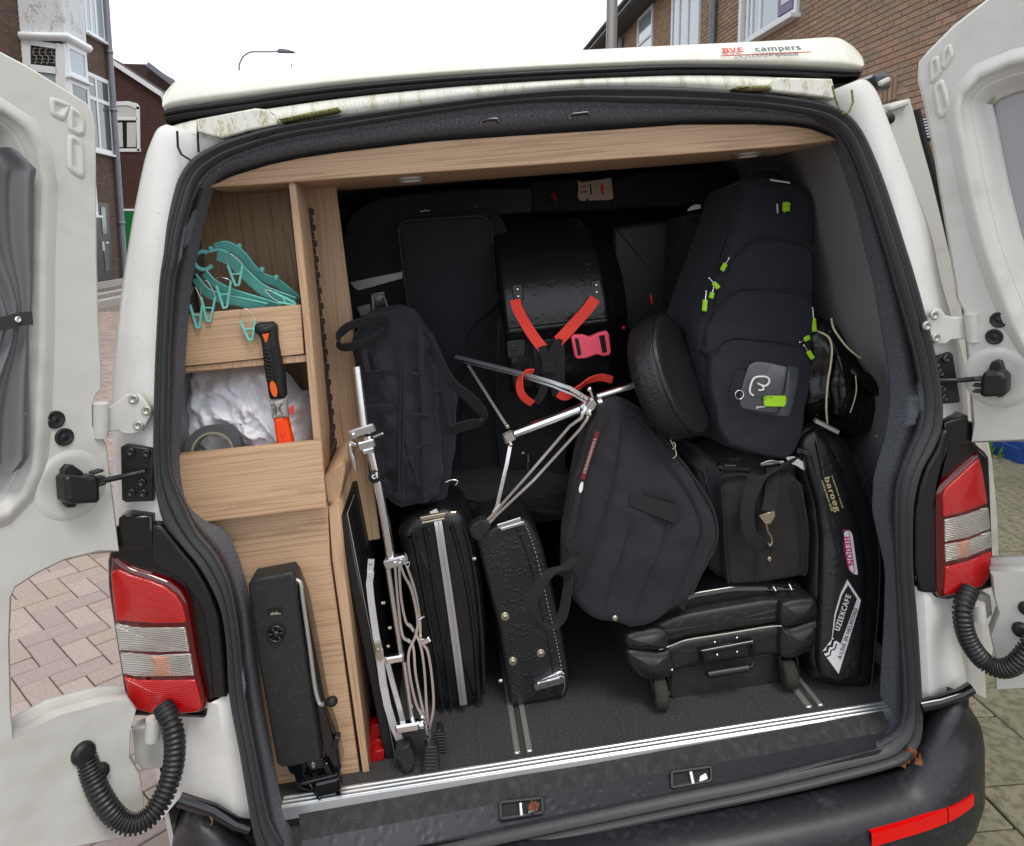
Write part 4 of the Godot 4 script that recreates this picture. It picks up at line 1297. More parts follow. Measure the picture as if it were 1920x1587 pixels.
func build_shelf_things() -> void:
	var st: SurfaceTool
	# folding clothes hanger with pegs
	var h := thing("peg_hanger", "folded turquoise clothes hanger with dangling pegs on the top cabinet shelf", "clothes hanger", Vector3(-0.634, 1.631, -0.2), VT)
	var hook := PackedVector3Array()
	var hc := Vector3(-0.684, 1.734, -0.165)
	for i in 19:
		var t := deg_to_rad(55.0 + i * 15.0)
		hook.append(hc + Vector3(cos(t) * 0.0185, sin(t) * 0.0185, 0))
	st = S(); along(st, hook, 0.0045, 10)
	along(st, smooth(A3([-670, 1751, -165, -650, 1753, -165, -633, 1745, -165]), 4), 0.0035, 8)
	put(st, "hook", mats.teal, h)
	for q in [[A3([-661, 1758, -180, -637, 1759, -180, -614, 1740, -190, -600, 1712, -200, -584, 1688, -210, -552, 1668, -220, -521, 1632, -230]), 0.020], [A3([-685, 1709, -165, -667, 1682, -170, -633, 1659, -180, -587, 1637, -190, -553, 1619, -200]), 0.018], [A3([-656, 1743, -170, -631, 1729, -170, -613, 1702, -180, -583, 1663, -190, -555, 1644, -200, -521, 1627, -200]), 0.026], [A3([-703, 1700, -160, -695, 1681, -165, -677, 1661, -170, -626, 1641, -180, -578, 1623, -190]), 0.022]]:
		var p: PackedVector3Array = smooth(q[0], 5)
		st = S(); ribbon(st, p, q[1], 0.0025, [Vector3(0.35, 0.75, 0.5), Vector3(0.3, 0.8, 0.4)])
		var e := PackedVector3Array(); var e2 := PackedVector3Array()
		for v in p:
			e.append(v + Vector3(0.35, 0.75, 0.5).normalized() * q[1] * 0.5)
			e2.append(v - Vector3(0.35, 0.75, 0.5).normalized() * q[1] * 0.5)
		along(st, e, 0.0022, 6); along(st, e2, 0.0022, 6)
		put(st, "hanger_arm", mats.teal, h)
	for q in [A3([-634, 1720, -150, -621, 1678, -150, -604, 1719, -150, -628, 1745, -150]), A3([-662, 1681, -150, -651, 1635, -150, -632, 1687, -150, -654, 1698, -150]), A3([-693, 1662, -142, -685, 1612, -142, -665, 1659, -142, -679, 1695, -142]), A3([-716, 1649, -140, -707, 1601, -140, -692, 1646, -140, -702, 1684, -140]), A3([-554, 1656, -160, -513, 1627, -160, -548, 1635, -160, -570, 1661, -160]), A3([-621, 1606, -134, -606, 1566, -134, -591, 1606, -134, -609, 1631, -134])]:
		peg(h, q[0], q[1], q[2], q[3])
	st = S()
	for p in [Vector3(-0.646, 1.765, -0.19), Vector3(-0.616, 1.757, -0.19), Vector3(-0.579, 1.704, -0.2), Vector3(-0.554, 1.684, -0.21), Vector3(-0.67, 1.757, -0.18)]:
		lathe(st, [Vector2(0.0, 0.006), Vector2(0.005, 0.004), Vector2(0.006, 0.0), Vector2(0.005, -0.006)], p, Vector3(0.3, 1, 0.2), 10)
	put(st, "end_knob", mats.teal, h)
	# hammer
	var m := thing("hammer", "hammer with black rubber grip and orange shaft standing head down on the shelf", "hammer", Vector3(-0.569, 1.331, -0.14), VT)
	st = S(); puff(st, A2([-597, 1593, -594, 1582, -587, 1568, -586, 1551, -587, 1526, -588, 1498, -586, 1439, -554, 1438, -551, 1487, -552, 1523, -553, 1560, -551, 1580, -551, 1590, -560, 1597, -587, 1599]), -0.128, 0.032, 0.012, 0.003, 0.0, 5.0, 3)
	var g := put(st, "rubber_grip", mats.grip_black, m)
	st = S(); lathe(st, [Vector2(0.0, 0.004), Vector2(0.018, 0.003), Vector2(0.0225, -0.002), Vector2(0.021, -0.008), Vector2(0.015, -0.014)], Vector3(-0.576, 1.591, -0.142), Vector3(-0.12, 1, 0.35), 24); put(st, "butt_cap", mats.grip_black, g)
	st = S(); plate(st, A2([-579, 1576, -566, 1576, -572, 1558, -575, 1558]), -0.1225, 0.004, 0.001); put(st, "orange_inlay", mats.orange_grip, g)
	var el := PackedVector2Array()
	var ec := A2([-572, 1461])[0]
	for i in 20:
		el.append(ec + Vector2(cos(TAU * i / 20) * 0.0068, sin(TAU * i / 20) * 0.017).rotated(0.1))
	st = S(); plate(st, el, -0.1225, 0.004, 0.001); put(st, "orange_inlay", mats.orange_grip, g)
	st = S()
	for i in 9:
		var y := lerpf(1.544, 1.481, i / 8.0)
		var x := lerpf(-0.568, -0.57, i / 8.0)
		bar(st, Vector3(x - 0.013, y + 0.004, -0.126), Vector3(x, y - 0.002, -0.1235), 0.0022, 0.002, Vector3(0, 0, 1)); bar(st, Vector3(x, y - 0.002, -0.1235), Vector3(x + 0.013, y + 0.004, -0.126), 0.0022, 0.002, Vector3(0, 0, 1))
	put(st, "grip_rib", mats.grip_black, g)
	st = S(); plate(st, A2([-584, 1400, -556, 1399, -551, 1341, -550, 1285, -583, 1284, -584, 1345]), -0.131, 0.022, 0.007, Transform3D(), 3); put(st, "shaft", mats.orange, m)
	st = S(); plate(st, A2([-585, 1438, -553, 1436, -554, 1397, -586, 1397]), -0.128, 0.027, 0.008, Transform3D(), 3); var lb := put(st, "paper_band", mats.label_grey, m)
	letters("band_print", "O C", Vector3(-0.571, 1.418, -0.126), Vector3(1, 0.1, 0), Vector3.UP, 0.008, mats.black_print, lb)
	st = S(); plate(st, A2([-549, 1430, -543, 1436, -537, 1431, -541, 1395, -550, 1392, -553, 1401]), -0.138, 0.003, 0.001); put(st, "hang_tag", mats.clear_pocket, m)
	st = S(); plate(st, A2([-549, 1416, -541, 1422, -539, 1413, -542, 1402, -549, 1400]), -0.1365, 0.001, 0.0004); put(st, "tag_print", mats.red_print, m)
	# roll of tape
	var t := thing("tape_roll", "roll of grey cloth tape standing on edge on the middle shelf", "tape", Vector3(-0.724, 1.29, -0.15), VT)
	var ax := Vector3(0.12, 0.22, 1)
	st = S(); lathe(st, [Vector2(0.042, -0.024), Vector2(0.057, -0.024), Vector2(0.0575, -0.02), Vector2(0.0575, 0.02), Vector2(0.057, 0.024), Vector2(0.043, 0.024)], Vector3(-0.721, 1.333, -0.17), ax, 40, -1, false)
	put(st, "tape", mats.tape_grey, t)
	var rows := []
	st = S()
	for q in [[0.0425, 0.025], [0.0385, 0.025], [0.0385, -0.025], [0.0425, -0.025]]:
		var row := PackedVector3Array()
		var d := ax.normalized(); var x := d.cross(Vector3.UP).normalized(); var y := d.cross(x)
		for k in 40:
			row.append(Vector3(-0.721, 1.333, -0.17) + d * q[1] + (x * cos(TAU * k / 40) + y * sin(TAU * k / 40)) * q[0])
		rows.append(row)
	grid(st, rows, true, -1)
	put(st, "cardboard_core", mats.tape_core, t)
	# crumpled white bag
	st = S(); crumple(st, A2([-802, 1446, -790, 1479, -777, 1492, -726, 1493, -669, 1494, -612, 1490, -579, 1476, -562, 1440, -549, 1419, -528, 1419, -518, 1388, -528, 1290, -571, 1271, -736, 1267, -818, 1302, -815, 1375]), -0.215, 0.13)
	single(st, "plastic_bag", mats.bag_white, Vector3(-0.698, 1.274, -0.3), VT, "crumpled thin white plastic bag stuffed into the middle cabinet shelf", "bag")

func crumple(st: SurfaceTool, outline: PackedVector2Array, z: float, depth: float) -> void:
	var p := resample(ccw(outline), 160)
	var c := Vector2.ZERO
	for q in p: c += q
	c /= p.size()
	var nz := FastNoiseLite.new()
	nz.noise_type = FastNoiseLite.TYPE_SIMPLEX; nz.fractal_type = FastNoiseLite.FRACTAL_RIDGED; nz.frequency = 6.5; nz.seed = 5; nz.fractal_octaves = 2
	var big := FastNoiseLite.new(); big.frequency = 7.0; big.seed = 9
	var rows := []
	for k in 46:
		var t := k / 45.0
		var row := PackedVector3Array()
		for q in p:
			var w := q.lerp(c, t * 0.985)
			var zz := z - depth * 0.5 * pow(1.0 - minf(t * 2.6, 1.0), 2.0)
			zz += nz.get_noise_2d(w.x * 1.6 + w.y * 0.7, w.y) * 0.014 * minf(1.0, t * 6.0) + big.get_noise_2d(w.x, w.y) * 0.03
			row.append(Vector3(w.x, w.y, zz))
		rows.append(row)
	rows.reverse()
	grid(st, rows, true, 0)

func build_crank() -> void:
	var c := thing("crank_box", "tall black plastic box with a metal crank handle standing against the left jamb", "mechanism", Vector3(-0.6, 0.57, -0.083), VT)
	var st := S()
	plate(st, A2([-660, 1085, -654, 1091, -571, 1096, -566, 1089, -570, 1035, -567, 678, -565, 671, -654, 671, -657, 680, -663, 920, -661, 1064]), -0.055, 0.05, 0.006, Transform3D(), 4)
	var b := put(st, "cover", mats.crank_black, c)
	st = S(); plate(st, A2([-630, 1025, -599, 1027, -600, 1011, -630, 1010]), -0.0535, 0.003, 0.0008); put(st, "window_slot", mats.black_print, b)
	st = S(); plate(st, A2([-625, 1014, -619, 1018, -617, 1014, -611, 1018, -609, 1014, -604, 1013, -604, 1011, -626, 1012]), -0.0525, 0.001, 0.0003); put(st, "spring", mats.tape_core, b)
	st = S()
	var w := Vector3(-0.618, 0.972, -0.054)
	var ringp := PackedVector3Array()
	for i in 24:
		ringp.append(w + Vector3(cos(TAU * i / 24) * 0.0155, sin(TAU * i / 24) * 0.0165, 0.005))
	var rr := PackedFloat32Array(); rr.resize(24); rr.fill(0.0028)
	tube(st, ringp, rr, 8, true)
	for i in 6:
		bar(st, w + Vector3(0, 0, 0.004), ringp[i * 4], 0.004, 0.004, Vector3(0, 0, 1))
	lathe(st, [Vector2(0.007, -0.002), Vector2(0.007, 0.008), Vector2(0.004, 0.0095), Vector2(0, 0.0095)], w, Vector3(0, 0, 1), 16)
	put(st, "hand_wheel", mats.gloss_black, b)
	st = S(); plate(st, A2([-572, 1076, -559, 1016, -553, 895, -549, 773, -539, 707, -537, 684, -533, 633, -546, 597, -571, 649]), -0.08, 0.05, 0.004); put(st, "side_cover", mats.gloss_black, c)
	st = S(); along(st, smooth(A3([-571, 1073, -70, -564, 1070, -68, -559, 1062, -66, -559, 1031, -64, -558, 932, -60, -558, 845, -56, -554, 810, -53, -548, 803, -50, -538, 809, -46]), 6), 0.0042, 10); var cr := put(st, "crank_rod", mats.alu_brushed, c)
	st = S()
	lathe(st, [Vector2(0.0055, 0.0), Vector2(0.0075, 0.004), Vector2(0.0105, 0.014), Vector2(0.0105, 0.022), Vector2(0.008, 0.026), Vector2(0.0, 0.0275)], Vector3(-0.539, 0.809, -0.046), Vector3(0.85, 0.3, 0.4), 18)
	put(st, "crank_knob", mats.grip_black, cr)
	st = S()
	plate(st, A2([-650, 657, -567, 660, -559, 634, -551, 592, -589, 571, -631, 596, -636, 627, -644, 633]), -0.085, 0.05, 0.006)
	plate(st, A2([-588, 618, -538, 622, -535, 596, -549, 586, -586, 583, -592, 599]), -0.062, 0.03, 0.005)
	bar(st, Vector3(-0.627, 0.619, -0.07), Vector3(-0.541, 0.627, -0.07), 0.006, 0.012); bar(st, Vector3(-0.611, 0.632, -0.074), Vector3(-0.584, 0.574, -0.07), 0.006, 0.006); bar(st, Vector3(-0.564, 0.656, -0.07), Vector3(-0.542, 0.58, -0.066), 0.012, 0.004)
	for q in [A3([-611, 654, -70, -611, 639, -70, -604, 625, -70]), A3([-578, 650, -68, -567, 651, -68, -563, 662, -68])]:
		along(st, q, 0.002, 6)
	put(st, "foot_bracket", mats.gloss_black, c)
	st = S(); lathe(st, [Vector2(0.004, 0.0), Vector2(0.0045, 0.012), Vector2(0.002, 0.018), Vector2(0.0, 0.019)], Vector3(-0.587, 0.652, -0.07), Vector3(0, 1, 0.2), 12); put(st, "bolt", mats.alu_brushed, c)
	st = S(); bar(st, Vector3(-0.542, 0.685, -0.08), Vector3(-0.53, 0.71, -0.08), 0.012, 0.02); put(st, "clip", mats.satin_black, c)

# ---------------------------------------------------------------- the load
func build_left_gear() -> void:
	var st: SurfaceTool
	# flat black box on edge against the cabinet
	var b := thing("black_board", "thin flat black board on edge leaning against the right side of the cabinet", "board", Vector3(-0.472, 0.57, -0.153), VT)
	st = S(); plate(st, A2([-488, 1158, -467, 1159, -430, 560, -452, 556]), -0.17, 0.45, 0.003); put(st, "panel", mats.satin_black, b)
	st = S(); along(st, A3([-465, 1161, -169, -454, 978, -169, -429, 562, -169]), 0.0012, 6); along(st, A3([-465, 1161, -169, -459, 1169, -260]), 0.0012, 6); put(st, "edge_beading", mats.alu_brushed, b)
	# red clamp down between cabinet and board
	var r := thing("red_clamp", "small red painted metal piece on the floor between cabinet and black board", "clamp", Vector3(-0.472, 0.57, -0.163), VT)
	st = S(); plate(st, A2([-487, 591, -453, 595, -455, 570, -490, 565]), -0.168, 0.05, 0.003); put(st, "jaw", mats.red_paint, r)
	st = S(); plate(st, A2([-487, 603, -456, 607, -457, 586, -489, 582]), -0.188, 0.05, 0.003); put(st, "jaw", mats.red_paint, r)
	st = S(); plate(st, A2([-481, 636, -457, 637, -458, 607, -486, 601]), -0.2, 0.03, 0.003); put(st, "jaw", mats.red_paint, r)
	# folded stand with flat legs
	var f := thing("folded_flat_stand", "folded stand with flat silver legs and one ribbed rubber foot beside the black board", "stand", Vector3(-0.395, 0.57, -0.109), VT)
	st = S()
	flat_path(st, A3([-424, 1059, -150, -430, 1028, -150]), 0.0135, 0.004)
	put(st, "leg_end", mats.steel_flat, f)
	st = S(); flat_path(st, A3([-428, 1031, -148, -434, 1006, -148, -435, 968, -148, -435, 938, -148, -434, 880, -148, -431, 845, -148]), 0.0145, 0.004); put(st, "leg", mats.steel_flat, f)
	st = S(); flat_path(st, A3([-431, 851, -146, -432, 826, -146, -432, 772, -146, -429, 718, -146, -421, 664, -146, -409, 620, -146]), 0.016, 0.004); put(st, "leg", mats.steel_flat, f)
	st = S(); flat_path(st, A3([-419, 829, -150, -412, 767, -150, -404, 707, -150, -399, 665, -150]), 0.011, 0.004); put(st, "leg", mats.steel_flat, f)
	st = S(); flat_path(st, A3([-432, 871, -140, -432, 830, -140]), 0.012, 0.004)
	for p in [Vector3(-0.426, 1.051, -0.147), Vector3(-0.432, 0.857, -0.136)]:
		lathe(st, [Vector2(0.003, -0.001), Vector2(0.003, 0.003), Vector2(0.0, 0.0035)], p, Vector3(0, 0, 1), 12)
	put(st, "joint", mats.nickel, f)
	st = S()
	for p in [A3([-415, 950, -160, -407, 951, -160]), A3([-407, 890, -160, -400, 891, -160]), A3([-415, 847, -160, -409, 848, -160])]:
		along(st, p, 0.004, 8)
	put(st, "bolt", mats.nickel, f)
	rubber_foot(f, A2([-420, 630, -388, 636, -379, 607, -385, 575, -397, 562, -408, 561, -414, 592]), -0.112, Vector3(-0.416, 0.634, -0.112), Vector3(-0.39, 0.583, -0.112))
	# folded chrome tripod
	var t := thing("folded_tripod_stand", "folded chrome tripod stand with lever clamp standing upright by the backpack", "stand", Vector3(-0.347, 0.57, -0.099), VT)
	st = S(); along(st, A3([-408, 1478, -185, -406, 1345, -170]), 0.0098, 16); put(st, "upper_tube", mats.chrome_worn, t)
	st = S(); along(st, A3([-402, 1328, -168, -391, 1225, -160, -385, 1137, -152, -381, 1053, -148]), 0.0098, 18); put(st, "middle_tube", mats.chrome, t)
	st = S(); along(st, A3([-390, 1043, -145, -383, 843, -130]), 0.0062, 14); along(st, A3([-379, 825, -130, -375, 679, -122]), 0.0052, 14); put(st, "lower_tube", mats.chrome, t)
	st = S(); bar(st, Vector3(-0.439, 1.336, -0.168), Vector3(-0.382, 1.347, -0.168), 0.02, 0.022, Vector3(0, 1, 0), 0.003); bar(st, Vector3(-0.423, 1.308, -0.166), Vector3(-0.386, 1.314, -0.166), 0.02, 0.022, Vector3(0, 1, 0), 0.003); bar(st, Vector3(-0.388, 1.326, -0.16), Vector3(-0.366, 1.334, -0.155), 0.006, 0.006); bar(st, Vector3(-0.368, 1.337, -0.155), Vector3(-0.368, 1.323, -0.155), 0.006, 0.006)
	lathe(st, [Vector2(0.005, 0.0), Vector2(0.005, 0.004), Vector2(0.0, 0.0045)], Vector3(-0.429, 1.338, -0.156), Vector3(0, 0, 1), 12)
	bar(st, Vector3(-0.415, 1.295, -0.166), Vector3(-0.39, 1.299, -0.166), 0.013, 0.022, Vector3(0, 1, 0), 0.003)
	var cb := put(st, "clamp_block", mats.chrome, t)
	st = S(); var lv: PackedVector3Array = smooth(A3([-438, 1320, -155, -439, 1301, -155, -435, 1279, -155, -433, 1260, -155]), 5); var lr := PackedFloat32Array()
	for i in lv.size(): lr.append(0.0035 + 0.0022 * sin(PI * i / (lv.size() - 1)))
	tube(st, lv, lr, 10); bar(st, Vector3(-0.44, 1.323, -0.158), Vector3(-0.426, 1.314, -0.158), 0.008, 0.01); put(st, "lever", mats.chrome, cb)
	st = S(); lathe(st, [Vector2(0.0135, -0.002), Vector2(0.0135, 0.002), Vector2(0.012, 0.0035), Vector2(0, 0.004)], Vector3(-0.394, 1.243, -0.147), Vector3(0.1, 0.05, 1), 24); var bd := put(st, "badge", mats.black_print, t)
	letters("badge_print", "cf", Vector3(-0.393, 1.246, -0.143), Vector3(1, 0.15, 0), Vector3.UP, 0.013, mats.white_print, bd)
	st = S(); bar(st, Vector3(-0.38, 1.236, -0.155), Vector3(-0.364, 1.221, -0.16), 0.012, 0.01); put(st, "wing_nut", mats.gloss_black, t)
	st = S(); bar(st, Vector3(-0.395, 1.046, -0.146), Vector3(-0.348, 1.056, -0.14), 0.022, 0.024, Vector3(0, 1, 0), 0.003); put(st, "collar", mats.chrome, t); st = S(); bar(st, Vector3(-0.417, 0.834, -0.13), Vector3(-0.377, 0.837, -0.126), 0.016, 0.016, Vector3(0, 1, 0), 0.003); put(st, "collar", mats.chrome, t)
	for q in [A3([-372, 1054, -130, -374, 1020, -130, -376, 955, -130, -375, 887, -130, -364, 871, -130, -355, 855, -130, -357, 796, -130, -354, 745, -130, -347, 663, -130, -344, 624, -130]), A3([-361, 1056, -122, -355, 1027, -122, -343, 989, -122, -338, 921, -122, -347, 885, -122, -365, 850, -122, -369, 801, -122, -363, 728, -122, -349, 682, -122, -346, 632, -122]), A3([-348, 1042, -132, -337, 985, -132, -334, 918, -132, -337, 868, -132, -325, 838, -132, -323, 770, -132, -327, 707, -132, -341, 656, -132, -344, 625, -132]), A3([-365, 1043, -138, -369, 969, -138, -365, 913, -138, -354, 895, -138, -340, 855, -138, -338, 788, -138, -343, 699, -138, -343, 646, -138])]:
		st = S(); flat_path(st, smooth(q, 4), 0.0052, 0.006); put(st, "leg", mats.chrome, t)
	st = S(); along(st, smooth(A3([-348, 1049, -125, -343, 1053, -125, -341, 1048, -125, -346, 1041, -125, -350, 1047, -125]), 4), 0.0012, 6); put(st, "wire_loop", mats.chrome, t)
	st = S(); bar(st, Vector3(-0.336, 0.867, -0.12), Vector3(-0.316, 0.877, -0.115), 0.012, 0.008); bar(st, Vector3(-0.339, 0.916, -0.125), Vector3(-0.323, 0.925, -0.125), 0.004, 0.005); put(st, "wing_bolt", mats.chrome, t)
	st = S(); bar(st, Vector3(-0.413, 0.678, -0.118), Vector3(-0.359, 0.683, -0.112), 0.02, 0.02, Vector3(0, 1, 0), 0.004); lathe(st, [Vector2(0.008, 0.0), Vector2(0.008, 0.008), Vector2(0.003, 0.011), Vector2(0, 0.011)], Vector3(-0.359, 0.681, -0.112), Vector3(1, 0.2, 0.4), 14); put(st, "base_block", mats.chrome, t)
	rubber_foot(t, A2([-357, 627, -346, 635, -331, 631, -325, 618, -327, 574, -336, 566, -364, 560, -367, 576]), -0.10, Vector3(-0.339, 0.637, -0.1), Vector3(-0.348, 0.574, -0.1))
	rubber_foot(t, A2([-330, 626, -317, 629, -314, 612, -316, 570, -325, 560, -337, 563]), -0.16, Vector3(-0.322, 0.622, -0.16), Vector3(-0.326, 0.566, -0.16))
	# hard case with aluminium edge
	var h := thing("hard_drum_case", "black moulded hard case with a bright aluminium edge strip standing upright on the floor", "case", Vector3(-0.293, 0.57, -0.312), VT)
	st = S(); puff(st, A2([-376, 1049, -344, 1078, -302, 1089, -261, 1093, -219, 1078, -197, 1044, -187, 1003, -186, 914, -191, 775, -205, 621, -218, 583, -253, 575, -293, 574, -338, 583, -359, 717, -371, 872]), -0.3, 0.3, 0.03, 0.006)
	var sh := put(st, "shell", mats.case_black, h)
	st = S()
	for q in [A3([-248, 1052, -298, -235, 976, -298, -225, 879, -298, -222, 753, -298, -228, 586, -298]), A3([-216, 1041, -298, -207, 972, -298, -202, 876, -298, -204, 750, -298, -213, 610, -298]), A3([-312, 1054, -298, -307, 973, -298, -305, 877, -298, -297, 737, -298, -297, 586, -298]), A3([-340, 1045, -298, -334, 963, -298, -328, 853, -298, -320, 712, -298, -318, 587, -298])]:
		along(st, smooth(q, 5), 0.0055, 8)
	put(st, "rib", mats.case_black, sh)
	st = S(); flat_path(st, smooth(A3([-287, 1089, -310, -278, 1067, -292, -275, 998, -285, -272, 912, -285, -269, 794, -285, -267, 685, -285, -266, 594, -288]), 5), 0.018, 0.004); var al := put(st, "edge_strip", mats.alu, h)
	st = S(); flat_path(st, smooth(A3([-277, 1068, -288, -274, 1000, -281, -270, 913, -281, -267, 796, -281, -266, 688, -281, -265, 596, -284]), 5), 0.003, 0.003); put(st, "strip_groove", mats.alu_brushed, al)
	st = S(); bar(st, Vector3(-0.318, 1.083, -0.285), Vector3(-0.257, 1.087, -0.285), 0.01, 0.012); bar(st, Vector3(-0.316, 1.074, -0.28), Vector3(-0.26, 1.078, -0.28), 0.005, 0.006); put(st, "latch", mats.nickel, h)
	st = S(); bar(st, Vector3(-0.247, 1.078, -0.31), Vector3(-0.232, 1.077, -0.31), 0.008, 0.01); put(st, "rivet", mats.nickel, h)
	# riveted case with stitched lid
	var c := thing("riveted_case", "black leatherette instrument case with round rivets and a chrome latch at the foot", "case", Vector3(-0.096, 0.57, -0.282), VT)
	st = S(); puff(st, A2([-193, 1016, -175, 1035, -137, 1044, -84, 1053, -64, 1045, -51, 1019, -36, 977, -25, 907, -8, 766, 0, 644, -4, 595, -18, 577, -146, 571, -154, 584, -160, 774, -178, 904]), -0.28, 0.28, 0.012, 0.004)
	var body := put(st, "body", mats.case_leather, c)
	st = S(); along(st, smooth(A3([-97, 1040, -277, -78, 977, -277, -66, 901, -277, -49, 767, -277, -40, 660, -277, -37, 581, -277]), 5), 0.0016, 6); put(st, "lid_joint", mats.black_print, body)
	st = S()
	var sti: PackedVector3Array = A3([-73, 1040, -275, -59, 989, -275, -47, 912, -275, -38, 836, -275, -29, 765, -275, -22, 701, -275, -17, 636, -275])
	var stp := smooth(sti, 14)
	for i in range(0, stp.size() - 1, 2):
		bar(st, stp[i], stp[i].lerp(stp[i + 1], 0.8), 0.0016, 0.0012, Vector3(1, 0, 0), 0.0003)
	var sn := put(st, "stitching", mats.paper, body); sn.set_meta("kind", "stuff")
	for p in [Vector3(-0.143, 0.814, -0.277), Vector3(-0.135, 0.696, -0.277), Vector3(-0.065, 0.706, -0.277), Vector3(-0.086, 0.825, -0.277)]:
		st = S(); lathe(st, [Vector2(0.0105, -0.004), Vector2(0.0105, 0.0015), Vector2(0.008, 0.003), Vector2(0.006, 0.0015), Vector2(0.0045, 0.004), Vector2(0.0, 0.0045)], p, Vector3(0, 0, 1), 20); put(st, "rivet", mats.nickel, c)
	for p in [Vector3(-0.199, 0.965, -0.29), Vector3(-0.167, 0.645, -0.285)]:
		st = S(); lathe(st, [Vector2(0.005, 0.0), Vector2(0.005, 0.008), Vector2(0.0, 0.009)], p, Vector3(-1, 0, 0.3), 12); put(st, "rivet", mats.nickel, c)
	st = S(); plate(st, A2([-90, 635, -20, 657, -11, 647, -15, 628, -23, 622, -88, 614]), -0.268, 0.01, 0.002); bar(st, Vector3(-0.084, 0.635, -0.262), Vector3(-0.023, 0.643, -0.262), 0.012, 0.008, Vector3.UP, 0.003); bar(st, Vector3(-0.075, 0.636, -0.255), Vector3(-0.056, 0.638, -0.255), 0.02, 0.006, Vector3.UP, 0.002); along(st, smooth(A3([-25, 649, -262, -15, 641, -262, -17, 616, -262, -24, 600, -262]), 4), 0.0015, 6); put(st, "latch", mats.chrome, c)
	st = S(); bar(st, Vector3(-0.14, 1.044, -0.272), Vector3(-0.081, 1.055, -0.272), 0.012, 0.006); bar(st, Vector3(-0.133, 1.037, -0.27), Vector3(-0.074, 1.047, -0.27), 0.008, 0.006); put(st, "hinge", mats.chrome, c)

func flat_path(st: SurfaceTool, p: PackedVector3Array, w: float, t: float) -> void:
	var d := (p[p.size() - 1] - p[0]).normalized()
	ribbon(st, p, w, t, [d.cross(Vector3(0, 0, 1)).normalized()])

func rubber_foot(parent: Node3D, o: PackedVector2Array, z: float, a: Vector3, b: Vector3) -> void:
	var st := S(); plate(st, o, z, 0.03, 0.006, Transform3D(), 3)
	var ft := put(st, "rubber_foot", mats.plastic_black, parent)
	st = S()
	var d := (b - a).normalized()
	var x := d.cross(Vector3(0, 0, 1)).normalized()
	for i in 7:
		var p := a.lerp(b, (i + 0.7) / 7.6)
		bar(st, p - x * 0.0125, p + x * 0.0125, 0.003, 0.006, Vector3(0, 0, 1), 0.001)
	put(st, "foot_rib", mats.plastic_black, ft)

func build_backpack() -> void:
	var b := thing("backpack", "padded navy black backpack with a long centre zip and carry loop", "backpack", Vector3(-0.359, 1.068, -0.4), VT)
	var st := S()
	puff(st, A2([-434, 1494, -421, 1536, -401, 1560, -371, 1567, -322, 1569, -282, 1550, -257, 1500, -247, 1436, -246, 1346, -251, 1257, -257, 1166, -271, 1117, -301, 1099, -358, 1100, -405, 1126, -429, 1188, -433, 1292, -431, 1394, -434, 1445]), -0.3, 0.24, 0.045, 0.035, 0.012, 14.0, 11)
	var m := put(st, "body", mats.cloth_navy, b)
	st = S(); puff(st, A2([-280, 1535, -244, 1486, -219, 1404, -202, 1322, -222, 1202, -253, 1089, -280, 1061, -318, 1077, -295, 1279]), -0.36, 0.15, 0.03, 0.01, 0.006, 12.0, 12)
	put(st, "side_panel", mats.cloth_navy, b)
	st = S()
	for o in [-0.004, 0.004]:
		var z := PackedVector3Array()
		for p in smooth(A3([-316, 1561, -258, -317, 1513, -258, -318, 1449, -258, -324, 1391, -258, -332, 1332, -258, -340, 1267, -258, -347, 1214, -258, -353, 1146, -258]), 6):
			z.append(p + Vector3(o, 0, 0))
		along(st, z, 0.0026, 6)
	put(st, "zip", mats.webbing, m)
	for q in [A3([-398, 1513, -275, -398, 1483, -272, -395, 1449, -270]), A3([-268, 1538, -280, -270, 1481, -272, -276, 1432, -270, -274, 1382, -270, -283, 1307, -270, -290, 1219, -270, -299, 1125, -280])]:
		st = S(); ribbon(st, smooth(q, 5), 0.012, 0.004, [Vector3.RIGHT]); put(st, "binding", mats.webbing, m)
	for q in [A3([-395, 1446, -267, -358, 1450, -267, -326, 1442, -267]), A3([-399, 1370, -262, -370, 1369, -262, -344, 1362, -262]), A3([-313, 1344, -264, -287, 1337, -264, -265, 1333, -264]), A3([-318, 1272, -266, -302, 1261, -266, -285, 1267, -266, -268, 1266, -266]), A3([-300, 1436, -266, -283, 1431, -266, -276, 1433, -266])]:
		st = S(); along(st, smooth(q, 4), 0.0022, 6); put(st, "seam", mats.webbing, m)
	st = S(); ribbon(st, smooth(A3([-346, 1546, -290, -350, 1565, -275, -380, 1566, -260, -421, 1559, -250, -445, 1540, -250, -444, 1515, -255, -412, 1513, -262, -374, 1522, -270, -344, 1540, -275]), 5), 0.022, 0.004, [Vector3(0.1, 0.8, 0.5)])
	put(st, "carry_loop", mats.webbing, b)
	st = S(); ribbon(st, smooth(A3([-251, 1486, -300, -227, 1439, -270, -207, 1399, -260, -174, 1366, -260, -149, 1324, -270, -157, 1303, -275, -199, 1294, -280, -228, 1289, -285, -233, 1334, -290, -238, 1377, -300]), 5), 0.03, 0.003, [Vector3(0.6, 0.5, 0.6), Vector3(0.2, 0.9, 0.4)])
	put(st, "shoulder_strap", mats.cloth_dark, b)
	st = S(); along(st, smooth(A3([-249, 1162, -290, -236, 1166, -290, -221, 1162, -290, -227, 1152, -290]), 4), 0.0016, 6); put(st, "strap_hook", mats.chrome, b)

